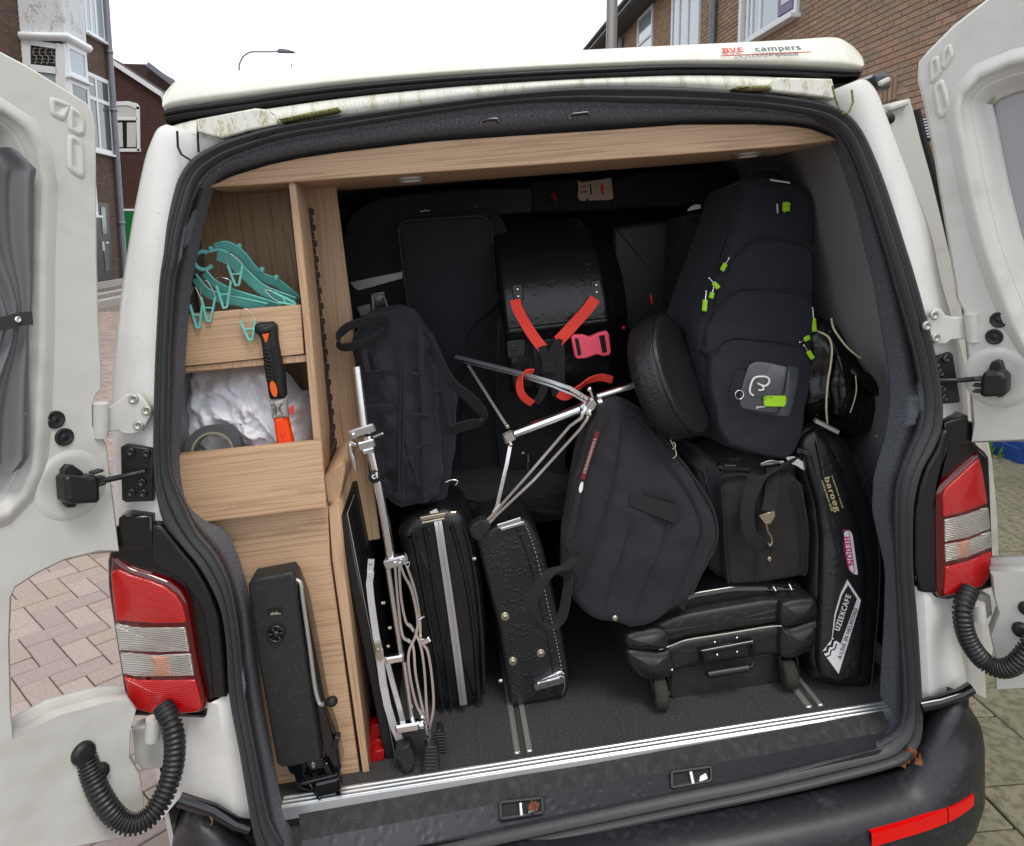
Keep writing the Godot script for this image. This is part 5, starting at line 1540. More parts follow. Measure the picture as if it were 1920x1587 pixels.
func build_back_gear() -> void:
	var st: SurfaceTool
	var g := thing("bass_gig_bag", "large black padded gig bag with piped front panel standing behind the backpack", "gig bag", Vector3(-0.234, 1.067, -0.6), VT)
	st = S(); puff(st, A2([-300, 1787, -271, 1795, -78, 1800, -43, 1791, -19, 1742, -16, 1546, -77, 1070, -109, 1051, -235, 1064, -306, 1222, -315, 1578]), -0.585, 0.25, 0.03, 0.01, 0.006, 8.0, 21); put(st, "body", mats.cloth_deep, g)
	st = S(); puff(st, A2([-305, 1748, -300, 1770, -288, 1779, -268, 1782, -142, 1778, -93, 1776, -74, 1766, -64, 1746, -64, 1669, -66, 1592, -52, 1551, -92, 1521, -127, 1494, -157, 1457, -176, 1379, -221, 1340, -272, 1390, -303, 1535]), -0.56, 0.03, 0.008, 0.012, 0.006, 8.0, 22); var pn := put(st, "front_panel", mats.cloth_dark, g)
	st = S(); along(st, smooth(A3([-302, 1538, -555, -304, 1637, -555, -305, 1748, -555, -300, 1770, -555, -287, 1779, -555, -268, 1782, -555, -142, 1778, -555, -93, 1776, -555, -75, 1766, -555, -64, 1746, -555, -65, 1669, -555, -66, 1593, -555]), 4), 0.0022, 6); put(st, "piping", mats.strap_grey, pn)
	st = S(); along(st, smooth(A3([-248, 1082, -570, -190, 1072, -570, -139, 1067, -570, -96, 1069, -570]), 4), 0.003, 6); along(st, A3([-83, 1440, -570, -95, 1264, -570, -115, 1085, -570]), 0.003, 6); put(st, "zip", mats.webbing, g)
	st = S(); lathe(st, [Vector2(0.0, 0.006), Vector2(0.004, 0.004), Vector2(0.004, -0.004), Vector2(0.0, -0.006)], Vector3(-0.042, 1.143, -0.5), Vector3(1, -0.3, 0), 10); along(st, A3([-30, 1138, -500, -29, 1118, -500]), 0.003, 8); bar(st, Vector3(-0.031, 1.124, -0.5), Vector3(-0.035, 1.095, -0.5), 0.012, 0.003, Vector3(0, 0, 1)); put(st, "zip_pull", mats.nickel, g)
	var d := thing("long_soft_bag", "dark soft bag lying flat across the floor behind the cases", "bag", Vector3(-0.114, 0.961, -0.55), VT)
	st = S(); puff(st, A2([-283, 1093, -164, 1085, -19, 1096, 86, 1052, 84, 947, -91, 948, -247, 969, -296, 1013]), -0.47, 0.25, 0.03, 0.02, 0.006, 9.0, 25); put(st, "body", mats.cloth_deep, d)
	st = S(); puff(st, A2([-69, 1499, 38, 1488, 97, 1335, 71, 1037, -105, 1060, -99, 1269]), -0.52, 0.2, 0.03, 0.02, 0.006, 9.0, 26); put(st, "flap", mats.cloth_deep, d)
	# keyboard case deep in the van
	var k := thing("flight_case", "black flight case with silver edging and butterfly latch deep inside on the left", "flight case", Vector3(-0.433, 1.463, -0.9), VT)
	st = S(); plate(st, A2([-483, 1748, -451, 1822, -378, 1858, -254, 1865, -99, 1863, 89, 1850, 82, 1772, -264, 1774, -303, 1430, -504, 1452]), -0.8, 0.4, 0.006); put(st, "case_body", mats.deep_black, k)
	st = S(); plate(st, A2([-473, 1624, -454, 1628, -318, 1642, -320, 1619, -452, 1597, -463, 1607]), -0.785, 0.02, 0.002); put(st, "edging", mats.alu_brushed, k)
	st = S(); plate(st, A2([-416, 1587, -379, 1588, -367, 1535, -420, 1528]), -0.775, 0.015, 0.003); var la := put(st, "latch_dish", mats.alu_brushed, k)
	st = S(); plate(st, A2([-407, 1578, -381, 1580, -376, 1547, -410, 1542]), -0.771, 0.006, 0.002); bar(st, Vector3(-0.417, 1.586, -0.765), Vector3(-0.374, 1.587, -0.765), 0.006, 0.006); put(st, "latch_wing", mats.chrome, la)
	st = S(); plate(st, A2([-463, 1552, -422, 1556, -423, 1524, -455, 1521]), -0.785, 0.015, 0.003); plate(st, A2([-360, 1518, -320, 1524, -319, 1510, -352, 1498]), -0.785, 0.015, 0.002); put(st, "edging", mats.alu_brushed, k)
	for q in [Vector3(-0.234, 1.808, -0.79), Vector3(-0.087, 1.805, -0.79)]:
		st = S(); box(st, q, Vector3(0.03, 0.002, 0.004)); lathe(st, [Vector2(0.004, 0), Vector2(0.003, 0.003), Vector2(0, 0.0035)], q + Vector3(0, 0.003, 0), Vector3(0, 0, 1), 10); put(st, "case_screw", mats.chrome, k)
	# window daylight glimpsed past the case, put in as pale coloured plates
	var p := thing("window_daylight", "pale plates coloured as window daylight glimpsed above the flight case", "daylight", Vector3(-0.48, 1.888, -1.2), VT)
	st = S(); plate(st, A2([-423, 1911, -347, 1908, -378, 1893, -409, 1877, -428, 1872]), -1.2, 0.02, 0.002); put(st, "daylight_plate", mats.label_grey, p)
	st = S(); plate(st, A2([-552, 1856, -497, 1850, -510, 1835, -546, 1845]), -1.2, 0.02, 0.002); put(st, "daylight_plate", mats.paper, p)
	# amplifier head with the paper sign
	var a := thing("amplifier_head", "long black amplifier box under the overhead locker with a paper card on its face", "amplifier", Vector3(0.3, 1.753, -0.85), VT)
	st = S(); plate(st, A2([37, 1863, 466, 1861, 715, 1846, 708, 1727, 434, 1759, 197, 1765, 29, 1778]), -0.82, 0.3, 0.006); plate(st, A2([315, 1849, 433, 1848, 430, 1769, 326, 1772]), -0.812, 0.01, 0.002); put(st, "box", mats.dark_inside, a)
	var s := thing("paper_card", "torn paper card printed with a red umbrella and dots above the strapped drum case", "card", Vector3(0.273, 1.794, -0.8), VT)
	st = S(); plate(st, A2([223, 1857, 234, 1849, 324, 1854, 326, 1795, 318, 1790, 252, 1794, 248, 1804, 242, 1794, 226, 1795, 219, 1808, 224, 1835]), -0.803, 0.002, 0.0004); var cd := put(st, "card", mats.paper, s)
	st = S()
	var um := PackedVector2Array(); var uc := A2([298, 1823])[0]
	for i in 13: um.append(uc + Vector2(-sin(PI * i / 12) * 0.0095, cos(PI * i / 12) * 0.017))
	plate(st, um, -0.8015, 0.001, 0.0003); put(st, "umbrella_print", mats.red_print, cd)
	st = S(); along(st, A3([300, 1826, -801, 320, 1826, -801, 321, 1819, -801, 308, 1819, -801]), 0.0008, 5); put(st, "handle_print", mats.red_print, cd)
	st = S(); plate(st, A2([258, 1841, 262, 1842, 262, 1811, 257, 1809]), -0.8015, 0.001, 0.0003); put(st, "bar_print", mats.black_print, cd)
	st = S()
	for i in 9:
		plate(st, ring2(A2([277, 1825])[0] + Vector2(sin(i * 2.3) * 0.004, (i - 4) * 0.0037), 0.0012), -0.8015, 0.001, 0.0003)
	put(st, "dot_print", mats.black_print, cd)
	letters("card_print", "regen", Vector3(0.238, 1.836, -0.801), Vector3(1, 0.05, 0), Vector3.UP, 0.006, mats.red_print, cd, 0.018)
	letters("card_print", "parade", Vector3(0.237, 1.821, -0.801), Vector3(1, 0.05, 0), Vector3.UP, 0.008, mats.wine_tape, cd, 0.02)
	var rb := thing("red_stopper", "small red plastic cap hanging in the dark above the drum case", "cap", Vector3(0.145, 1.816, -0.8), VT)
	st = S(); puff(st, A2([134, 1820, 149, 1828, 152, 1809, 148, 1797, 141, 1804]), -0.78, 0.01, 0.003, 0.003, 0.0, 5.0, 1); put(st, "cap_top", mats.red_paint, rb)
	# grey bin behind on the right
	var bn := thing("grey_bin", "dark grey moulded plastic bin behind the drum case", "bin", Vector3(0.48, 1.467, -0.9), VT)
	st = S(); puff(st, A2([323, 1710, 472, 1714, 572, 1708, 586, 1661, 551, 1366, 397, 1350, 301, 1427]), -0.82, 0.3, 0.015, 0.004); put(st, "wall", mats.grey_plastic, bn)
	st = S(); plate(st, A2([434, 1579, 491, 1583, 503, 1564, 497, 1527, 443, 1526, 432, 1547]), -0.811, 0.01, 0.004); put(st, "pressed_panel", mats.grey_plastic, bn)
	var kn := thing("white_tag", "small white tag with a slanted end by the top of the right gig bag", "tag", Vector3(0.501, 1.74, -0.6), VT)
	st = S(); plate(st, A2([481, 1739, 492, 1748, 504, 1752, 519, 1750, 520, 1740, 482, 1736]), -0.6, 0.003, 0.001); put(st, "tag", mats.white_print, kn)
	# mesh side bag next to the right gig bag
	var mb := thing("dark_bundle", "crumpled black bundle wedged between the bin and the right gig bag", "bundle", Vector3(0.497, 1.493, -0.6), VT)
	st = S(); puff(st, A2([481, 1716, 557, 1723, 616, 1689, 577, 1544, 493, 1433, 450, 1467, 468, 1615]), -0.58, 0.2, 0.03, 0.02, 0.02, 16.0, 31); put(st, "cloth", mats.cloth_deep, mb)

func ring2(c: Vector2, r: float, n := 8) -> PackedVector2Array:
	var o := PackedVector2Array()
	for i in n: o.append(c + Vector2(cos(TAU * i / n), sin(TAU * i / n)) * r)
	return o

func build_drum_case() -> void:
	var d := thing("strapped_drum_case", "rounded black plastic drum case with red straps and a pink buckle", "drum case", Vector3(0.071, 1.297, -0.5), VT)
	var yb: float = 1.318
	var ym: float = 1.487
	var yt: float = 1.739
	var st := S()
	var prof := [Vector2(yb, -0.46), Vector2(yb + 0.01, -0.425), Vector2(yb + 0.05, -0.418), Vector2(ym - 0.012, -0.414), Vector2(ym - 0.008, -0.404), Vector2(ym, -0.400), Vector2(ym + 0.006, -0.402), Vector2(ym + 0.008, -0.408), Vector2(ym + 0.011, -0.408)]
	var r := (yt - ym) * 0.98
	for i in range(1, 17):
		var t := PI * 0.5 * i / 16.0
		prof.append(Vector2(ym + 0.012 + r * sin(t), -0.408 - r * 1.25 * (1.0 - cos(t))))
	prof.append(Vector2(yt, -0.95))
	var rows := []
	var x0: float = -0.065
	var x1: float = 0.196
	var cy := ym - 0.02
	for q in [[x0 + 0.004, 0.93], [x0, 0.97], [x0 + 0.012, 1.0], [lerpf(x0, x1, 0.35), 1.0], [x1 - 0.012, 1.0], [x1 - 0.003, 0.99], [x1, 0.97], [x1 + 0.001, 0.93], [x1 + 0.02, 0.92], [x1 + 0.08, 0.78]]:
		var row := PackedVector3Array()
		for p in prof:
			var s: float = q[1]
			row.append(Vector3(q[0], cy + (p.x - cy) * s, -0.62 + (p.y + 0.62) * s - maxf(0.0, (q[0] - x1)) * 1.0))
		rows.append(row)
	grid(st, rows, false, 0)
	fan(st, rows[0]); fan(st, rows[rows.size() - 1], true)
	var b := put(st, "shell", mats.case_black, d)
	st = S(); plate(st, A2([2, 1455, 83, 1456, 75, 1334, -4, 1333]), -0.408, 0.02, 0.004); plate(st, A2([-64, 1462, -17, 1462, -20, 1419, -66, 1419]), -0.409, 0.02, 0.004); lathe(st, [Vector2(0.008, 0), Vector2(0.008, 0.004), Vector2(0.003, 0.002), Vector2(0, 0.002)], Vector3(-0.05, 1.444, -0.409), Vector3(0, 0, 1), 14); put(st, "recess_panel", mats.satin_black, b)
	for q in [Vector3(-0.024, 1.578, -0.424), Vector3(0.174, 1.568, -0.424)]:
		st = S(); box(st, q, Vector3(0.026, 0.04, 0.008), Basis(Vector3.RIGHT, -0.28), 0.002); var an := put(st, "strap_anchor", mats.satin_black, d)
		for o in [-0.009, 0.009]:
			st = S(); lathe(st, [Vector2(0.005, 0), Vector2(0.004, 0.003), Vector2(0, 0.004)], q + Vector3(0, o, 0.004), Vector3(0, 0.25, 1), 12); put(st, "rivet", mats.chrome, an)
	st = S(); ribbon(st, smooth(A3([-33, 1563, -408, -31, 1542, -402, -17, 1507, -390, 0, 1472, -382, 20, 1440, -376]), 6), 0.026, 0.003, [Vector3(1, 0.1, 0), Vector3(0.85, 0.5, 0.1)]); put(st, "red_strap", mats.red_strap, d)
	st = S(); ribbon(st, smooth(A3([166, 1545, -408, 141, 1519, -400, 107, 1492, -388, 79, 1469, -380, 58, 1454, -374]), 6), 0.028, 0.003, [Vector3(1, -0.1, 0), Vector3(0.7, -0.7, 0.4), Vector3(0.8, -0.6, -0.1)]); put(st, "red_strap", mats.red_strap, d)
	st = S(); ribbon(st, smooth(A3([18, 1445, -375, 23, 1421, -368, 25, 1393, -364, 19, 1359, -362, 3, 1326, -362, -12, 1309, -364]), 5), 0.02, 0.003, [Vector3(1, 0.2, 0)]); ribbon(st, smooth(A3([64, 1459, -373, 43, 1430, -366, 34, 1392, -362, 35, 1357, -362, 42, 1321, -364]), 5), 0.018, 0.003, [Vector3(1, 0.2, 0.2)])
	box(st, Vector3(0.028, 1.394, -0.355), Vector3(0.034, 0.026, 0.012), Basis(), 0.003)
	put(st, "black_strap", mats.webbing, d)
	st = S(); ribbon(st, smooth(A3([-10, 1386, -366, -31, 1388, -360, -45, 1370, -358, -46, 1343, -360, -36, 1323, -362, -19, 1308, -364]), 6), 0.02, 0.003, [Vector3(0.3, 0.7, 0.6), Vector3(0.8, 0.2, 0.3)]); put(st, "red_strap", mats.red_strap, d)
	st = S(); ribbon(st, smooth(A3([45, 1326, -362, 65, 1316, -360, 97, 1335, -358, 125, 1350, -360, 158, 1353, -366, 185, 1342, -372]), 6), 0.019, 0.003, [Vector3(0.2, 1, 0.2), Vector3(0.5, 0.8, 0.5), Vector3(0.1, 1, 0.1)]); put(st, "red_strap", mats.red_strap, d)
	# buckle: frame with two slots
	st = S()
	var bu: PackedVector2Array = A2([93, 1459, 100, 1465, 125, 1462, 138, 1455, 152, 1459, 163, 1463, 182, 1465, 188, 1457, 190, 1411, 184, 1403, 169, 1402, 153, 1409, 139, 1405, 125, 1402, 104, 1403, 98, 1410])
	plate(st, bu, -0.378, 0.014, 0.004, Transform3D(), 3)
	var k := put(st, "buckle", mats.pink_plastic, d)
	st = S(); plate(st, A2([101, 1455, 110, 1455, 115, 1413, 105, 1411]), -0.3765, 0.004, 0.0008); plate(st, A2([162, 1455, 176, 1456, 179, 1413, 167, 1411]), -0.3765, 0.004, 0.0008); put(st, "buckle_slot", mats.webbing, k)
	st = S(); along(st, A3([167, 1456, -375, 171, 1413, -375]), 0.003, 8); put(st, "slot_bar", mats.gloss_black, k)
	st = S(); bar(st, Vector3(0.332, 1.53, -0.5), Vector3(0.334, 1.505, -0.5), 0.012, 0.006, Vector3(0, 0, 1)); put(st, "strap_end", mats.red_paint, d)
	st = S(); lathe(st, [Vector2(0.006, 0), Vector2(0.005, 0.005), Vector2(0, 0.006)], Vector3(0.242, 1.457, -0.45), Vector3(0.6, 0, 1), 12); put(st, "side_button", mats.red_paint, d)
	st = S(); for i in 5:
		box(st, Vector3(0.164, 1.603, -0.44) + Vector3(-0.006 * (i % 2), 0.013 * (2 - i), 0.004 - 0.004 * absf(i - 4)), Vector3(0.012, 0.004, 0.006), Basis(), 0.001)
	put(st, "raised_mark", mats.case_black, b)

func build_drum_bag() -> void:
	var d := thing("round_drum_bag", "round black vinyl drum bag on edge in front of the right gig bag", "drum bag", Vector3(0.338, 1.19, -0.3), VT)
	var st := S()
	var ax := Vector3(0.80, 0.30, 0.52)
	lathe(st, [Vector2(0.0, -0.06), Vector2(0.135, -0.06), Vector2(0.147, -0.052), Vector2(0.150, -0.03), Vector2(0.150, 0.0), Vector2(0.147, 0.014), Vector2(0.141, 0.019), Vector2(0.12, 0.016), Vector2(0.06, 0.02), Vector2(0.0, 0.021)], Vector3(0.322, 1.357, -0.28), ax, 56)
	var b := put(st, "body", mats.case_leather, d)
	var dn := ax.normalized(); var x := dn.cross(Vector3.UP).normalized(); var y := dn.cross(x)
	st = S()
	var rp := PackedVector3Array(); var rr := PackedFloat32Array()
	for i in 48:
		rp.append(Vector3(0.322, 1.357, -0.28) + dn * 0.012 + (x * cos(TAU * i / 48) + y * sin(TAU * i / 48)) * 0.148); rr.append(0.0026)
	tube(st, rp, rr, 6, true)
	put(st, "piping", mats.case_black, b)

func zip_pull(parent: Node3D, a: Vector3, b: Vector3) -> void:
	var st := S()
	var d := (b - a).normalized()
	bar(st, a.lerp(b, 0.42), b, 0.012, 0.004, Vector3(0, 0, 1).cross(d), 0.002)
	var p := put(st, "zip_pull", mats.lime, parent)
	st = S()
	bar(st, a.lerp(b, 0.38) - Vector3(0, 0, 0.002), b + d * 0.002 - Vector3(0, 0, 0.002), 0.015, 0.003, Vector3(0, 0, 1).cross(d), 0.001)
	put(st, "pull_backing", mats.black_print, p)
	st = S()
	along(st, PackedVector3Array([a, a.lerp(b, 0.45)]), 0.0016, 6)
	lathe(st, [Vector2(0.003, -0.001), Vector2(0.003, 0.002), Vector2(0, 0.002)], a, Vector3(0, 0, 1), 8)
	put(st, "pull_ring", mats.chrome, p)

func build_right_gig() -> void:
	var g := thing("upright_gig_bag", "tall black gig bag with lime green zip pulls and a clear name pocket", "gig bag", Vector3(0.559, 1.098, -0.4), VT)
	var xf := Transform3D(Basis(Vector3(0.9982, 0.0000, -0.0599), Vector3(-0.0059, 0.9951, -0.0991), Vector3(0.0596, 0.0993, 0.9933)), Vector3(0.5468, 1.4593, -0.3300))
	var st := S()
	puff(st, A2([-17, 318, -2, 342, 41, 347, 103, 334, 167, 313, 186, 293, 185, 251, 169, 178, 153, 79, 139, -16, 123, -94, 115, -146, 92, -219, 66, -302, 47, -336, 23, -350, -47, -328, -119, -293, -143, -245, -155, -138, -162, -33, -163, 19, -126, 92, -77, 191, -39, 265]), 0.0, 0.2, 0.022, 0.012, 0.007, 10.0, 41, xf)
	var b := put(st, "body", mats.cloth_navy, g)
	var lift := 0.0
	for q in [A2([-44, 159, -8, 189, 23, 198, 76, 190, 137, 172, 155, 155, 151, 80, 138, -16, 126, -67, -5, -52, -123, 14, -95, 82]), A2([-108, 36, -82, 63, -50, 79, -3, 76, 101, 55, 133, 31, 138, -2, 123, -94, 116, -133, -16, -156, -155, -60, -136, -10]), A2([-143, -72, -114, -43, -77, -34, 13, -51, 88, -75, 112, -92, 112, -132, 90, -219, 65, -300, 45, -330, 22, -342, -46, -322, -116, -287, -139, -240, -150, -139])]:
		lift += 0.011
		st = S(); puff(st, q, lift, 0.03, 0.008, 0.010, 0.006, 11.0, 42 + int(lift * 1000), xf)
		var pk := put(st, "pocket", mats.cloth_navy, g)
		st = S()
		var pts := ccw(q)
		var e := PackedVector3Array()
		for i in 6:
			e.append(xf * Vector3(q[i].x, q[i].y, lift + 0.001))
		along(st, smooth(e, 6), 0.0032, 6)
		put(st, "pocket_zip", mats.webbing, pk)
	for s in [A3([528, 1777, -357, 497, 1698, -347, 466, 1637, -339, 444, 1575, -331, 417, 1526, -325, 392, 1465, -317]), A3([537, 1792, -355, 511, 1722, -346, 482, 1648, -337, 453, 1587, -329])]:
		st = S(); along(st, smooth(s, 5), 0.003, 6); put(st, "side_zip", mats.webbing, b)
	zip_pull(g, Vector3(0.477, 1.618, -0.312), Vector3(0.454, 1.591, -0.303))
	zip_pull(g, Vector3(0.423, 1.576, -0.304), Vector3(0.443, 1.55, -0.299))
	zip_pull(g, Vector3(0.43, 1.553, -0.298), Vector3(0.42, 1.529, -0.293))
	zip_pull(g, Vector3(0.41, 1.547, -0.294), Vector3(0.4, 1.501, -0.287))
	zip_pull(g, Vector3(0.634, 1.4, -0.291), Vector3(0.66, 1.41, -0.292))
	zip_pull(g, Vector3(0.644, 1.391, -0.291), Vector3(0.664, 1.356, -0.288))
	zip_pull(g, Vector3(0.684, 1.475, -0.32), Vector3(0.684, 1.417, -0.314))
	st = S(); ribbon(st, smooth(A3([568, 1802, -400, 582, 1819, -400, 610, 1822, -400, 644, 1816, -400, 664, 1793, -400]), 5), 0.03, 0.004, [Vector3(0, 0.3, 1)]); put(st, "grab_handle", mats.webbing, g)
	st = S(); bar(st, Vector3(0.605, 1.794, -0.351), Vector3(0.657, 1.782, -0.353), 0.0045, 0.003); put(st, "reflective_bar", mats.white_print, g)
	# badge near the top
	st = S(); bar(st, Vector3(0.617, 1.735, -0.344), Vector3(0.616, 1.712, -0.341), 0.006, 0.002, Vector3(0, 0, 1)); put(st, "badge_bar", mats.white_print, g)
	st = S(); plate(st, A2([86, 277, 96, 278, 105, 275, 106, 268, 95, 268, 104, 266, 102, 254, 91, 255, 88, 252, 84, 259]), 0.0185, 0.003, 0.0008, xf); put(st, "badge_letter", mats.lime, g)
	# clear pocket with a key hook, ring and name card
	st = S(); plate(st, resample(smooth_ring(A2([-58, -103, -33, -95, 14, -106, 63, -122, 67, -129, 51, -185, 32, -231, 21, -234, -35, -220, -82, -203, -89, -186, -79, -148]), 4, 0.6), 48), 0.054, 0.004, 0.0015, xf); var cp := put(st, "clear_pocket", mats.clear_pocket, g)
	st = S(); along(st, smooth_closed(A3([468, 1369, -262, 491, 1377, -264, 537, 1367, -266, 585, 1351, -267, 588, 1344, -267, 574, 1291, -260, 556, 1246, -255, 544, 1243, -254, 490, 1257, -252, 445, 1273, -251, 438, 1289, -252, 447, 1326, -256]), 3), 0.0022, 6); put(st, "pocket_binding", mats.webbing, cp)
	st = S(); plate(st, A2([-62, -111, -36, -101, 0, -108, -13, -122, -31, -136, -46, -147, -56, -138, -69, -134]), 0.051, 0.001, 0.0004, xf); put(st, "paper_slip", mats.grey_plastic, cp)
	st = S(); along(st, smooth(A3([510, 1318, -257, 526, 1311, -258, 536, 1316, -259, 538, 1326, -260, 528, 1333, -260, 504, 1334, -259, 492, 1321, -256, 487, 1302, -254, 495, 1292, -254]), 5), 0.0026, 8); along(st, smooth(A3([508, 1320, -257, 520, 1311, -257, 521, 1303, -256, 509, 1303, -256]), 4), 0.0022, 8); put(st, "key_hook", mats.white_print, cp)
	st = S(); plate(st, resample(A2([-30, -178, 26, -184, 24, -204, 19, -210, -29, -203, -33, -196]), 24), 0.0575, 0.002, 0.0008, xf); var nc := put(st, "name_card", mats.lime, cp)
	st = S(); along(st, smooth(A3([516, 1289, -252, 525, 1286, -252, 524, 1280, -252, 516, 1279, -251, 516, 1289, -252]), 4), 0.0006, 5); along(st, A3([498, 1287, -251, 507, 1286, -251]), 0.0006, 5); along(st, A3([533, 1283, -253, 542, 1282, -253]), 0.0006, 5); put(st, "card_print", mats.black_print, nc)
	letters("pocket_print", "guru", Vector3(0.51, 1.264, -0.251), Vector3(1, -0.05, 0), Vector3.UP, 0.006, mats.white_print, cp, 0.02, true, 0.3)
	st = S()
	var rp := PackedVector3Array(); var rr := PackedFloat32Array()
	for i in 20:
		rp.append(Vector3(0.46, 1.299, -0.251) + xf.basis * Vector3(cos(TAU * i / 20) * 0.0105, sin(TAU * i / 20) * 0.0105, 0)); rr.append(0.0014)
	tube(st, rp, rr, 6, true); put(st, "split_ring", mats.chrome, cp)

func build_right_gear() -> void:
	var st: SurfaceTool
	var v := thing("piped_vinyl_bag", "glossy black vinyl bag with cream piping slumped against the right lining", "bag", Vector3(0.822, 1.094, -0.4), VT)
	st = S(); puff(st, A2([674, 1392, 693, 1433, 724, 1444, 757, 1435, 798, 1389, 834, 1336, 864, 1287, 881, 1218, 873, 1157, 842, 1123, 796, 1112, 727, 1147, 671, 1174, 653, 1232]), -0.34, 0.25, 0.04, 0.03, 0.014, 7.0, 51)
	var b := put(st, "body", mats.glossy_vinyl, v)
	for q in [A3([739, 1441, -335, 734, 1418, -315, 757, 1376, -305, 786, 1347, -305, 843, 1306, -320, 872, 1258, -330, 882, 1214, -335, 874, 1162, -335, 847, 1125, -335]), A3([695, 1417, -330, 716, 1401, -310, 719, 1371, -300, 710, 1327, -295, 701, 1299, -290, 694, 1240, -290, 700, 1179, -300]), A3([778, 1305, -302, 777, 1265, -298, 770, 1235, -298, 760, 1207, -300])]:
		st = S(); along(st, smooth(q, 6), 0.0026 if q.size() > 4 else 0.0014, 8); put(st, "piping", mats.cream, b)
	for q in [A2([764, 1318, 791, 1312, 835, 1297, 852, 1240, 831, 1240, 793, 1280]), A2([732, 1362, 764, 1337, 782, 1303, 781, 1249, 745, 1184, 718, 1202, 718, 1283])]:
		st = S(); puff(st, q, -0.305, 0.03, 0.012, 0.014, 0.008, 8.0, 53); put(st, "side_pocket", mats.glossy_vinyl, b)
	# moulded guitar case with stickers
	var c := thing("guitar_case", "curved black moulded guitar case with stickers standing in the right corner", "guitar case", Vector3(0.655, 0.57, -0.142), VT)
	var xf := Transform3D(Basis(Vector3(0.9929, -0.0000, 0.1191), Vector3(0.0232, 0.9808, -0.1934), Vector3(-0.1169, 0.1948, 0.9739)), Vector3(0.6856, 0.8771, -0.2000))
	st = S(); puff(st, A2([-96, 281, -88, 311, -47, 332, -8, 316, 35, 283, 58, 231, 78, 150, 88, 65, 89, -17, 82, -80, 58, -200, 46, -276, 35, -305, 12, -315, -62, -304, -105, -285, -113, -242, -85, -56, -70, 58, -73, 141, -89, 230]), -0.012, 0.16, 0.03, 0.004, 0.0, 5.0, 1, xf); var s := put(st, "lid", mats.case_black, c)
	st = S(); puff(st, A2([-83, 280, -73, 302, -46, 319, -15, 292, 12, 215, 30, 112, 41, 47, 42, -16, 35, -91, 19, -190, 1, -276, -58, -289, -94, -271, -99, -231, -72, -57, -57, 57, -58, 139, -74, 229]), 0.008, 0.05, 0.018, 0.002, 0.0, 5.0, 1, xf); put(st, "front_face", mats.case_black, c)
	st = S(); along(st, smooth(A3([735, 1122, -247, 755, 1051, -231, 765, 963, -212, 762, 869, -193, 746, 772, -176, 721, 663, -157, 701, 579, -143]), 5), 0.0022, 6); put(st, "lid_joint", mats.black_print, s)
	st = S(); bar(st, Vector3(0.652, 1.209, -0.27), Vector3(0.704, 1.176, -0.258), 0.010, 0.02); put(st, "clip", mats.alu_brushed, c)
	letters("raised_name", "ACE ROSTER", Vector3(0.614, 1.14, -0.247), Vector3(0.621, 1.148, -0.2) - Vector3(0.569, 1.167, -0.2), Vector3.UP, 0.011, mats.grey_emboss, c, 0.042)
	var dn := Vector3(0.681, 0.981, -0.221) - Vector3(0.662, 1.082, -0.244)
	letters("sticker_print", "baroeg", Vector3(0.664, 1.037, -0.222), dn, Vector3(0.993, 0, 0.119), 0.017, mats.gold_print, c, 0.085)
	letters("sticker_print", "poppodium metal", Vector3(0.677, 1.042, -0.221), dn, Vector3(0.993, 0, 0.119), 0.005, mats.gold_print, c, 0.08)
	letters("sticker_print", "rotterdam live", Vector3(0.652, 1.034, -0.223), dn, Vector3(0.993, 0, 0.119), 0.005, mats.gold_print, c, 0.075)
	# pink and white strip sticker
	st = S(); plate(st, resample(smooth_ring(A2([-6, 66, 1, 73, 9, 70, 13, 60, 14, 12, 15, -34, -2, -25, -6, 13]), 3, 0.3), 40), 0.0125, 0.002, 0.0003, xf); var s1 := put(st, "sticker", mats.white_print, c)
	st = S(); along(st, smooth_closed(A3([676, 947, -202, 681, 952, -202, 688, 949, -201, 691, 940, -199, 691, 895, -190, 690, 854, -181, 679, 861, -184, 675, 896, -192]), 2), 0.0009, 5); put(st, "sticker_border", mats.magenta_print, s1)
	letters("sticker_print", "HEDON", Vector3(0.684, 0.903, -0.192), Vector3(0.692, 0.848, -0.193) - Vector3(0.688, 0.943, -0.213), Vector3(0.993, 0, 0.119), 0.0135, mats.magenta_print, s1, 0.068)
	# long white sticker with a black band
	st = S(); plate(st, A2([-11, -43, 15, -93, 9, -110, -56, -259, -88, -205, -63, -179, -50, -122, -31, -76]), 0.0125, 0.002, 0.0003, xf); var s2 := put(st, "sticker", mats.white_print, c)
	st = S(); plate(st, A2([-11, -55, 6, -89, -44, -190, -61, -174, -47, -122, -28, -78]), 0.0132, 0.001, 0.0003, xf); put(st, "sticker_band", mats.black_print, s2)
	var ld := Vector3(0.678, 0.803, -0.186) - Vector3(0.632, 0.708, -0.173)
	letters("sticker_print", "UZIEKCAFE", Vector3(0.65, 0.765, -0.166), ld, -Vector3(0.993, 0, 0.119) + Vector3(0, 0.3, 0), 0.013, mats.white_print, s2, 0.088)
	letters("sticker_print", "A-LIVE IN HELMOND", Vector3(0.655, 0.717, -0.156), ld, -Vector3(0.993, 0, 0.119) + Vector3(0, 0.3, 0), 0.009, mats.black_print, s2, 0.125, false)
	st = S()
	flat_path(st, A3([592, 677, -157, 602, 679, -156, 606, 689, -158, 615, 691, -157, 619, 702, -159, 627, 704, -159]), 0.006, 0.0008); flat_path(st, A3([599, 667, -154, 608, 670, -154, 612, 680, -156, 621, 683, -155, 627, 694, -157]), 0.003, 0.0008); put(st, "wave_print", mats.black_print, s2)
	# triangular soft bag
	var t := thing("triangular_bag", "large triangular black soft bag with a wine red ribbon label and handle patch", "bag", Vector3(0.126, 0.753, -0.25), VT)
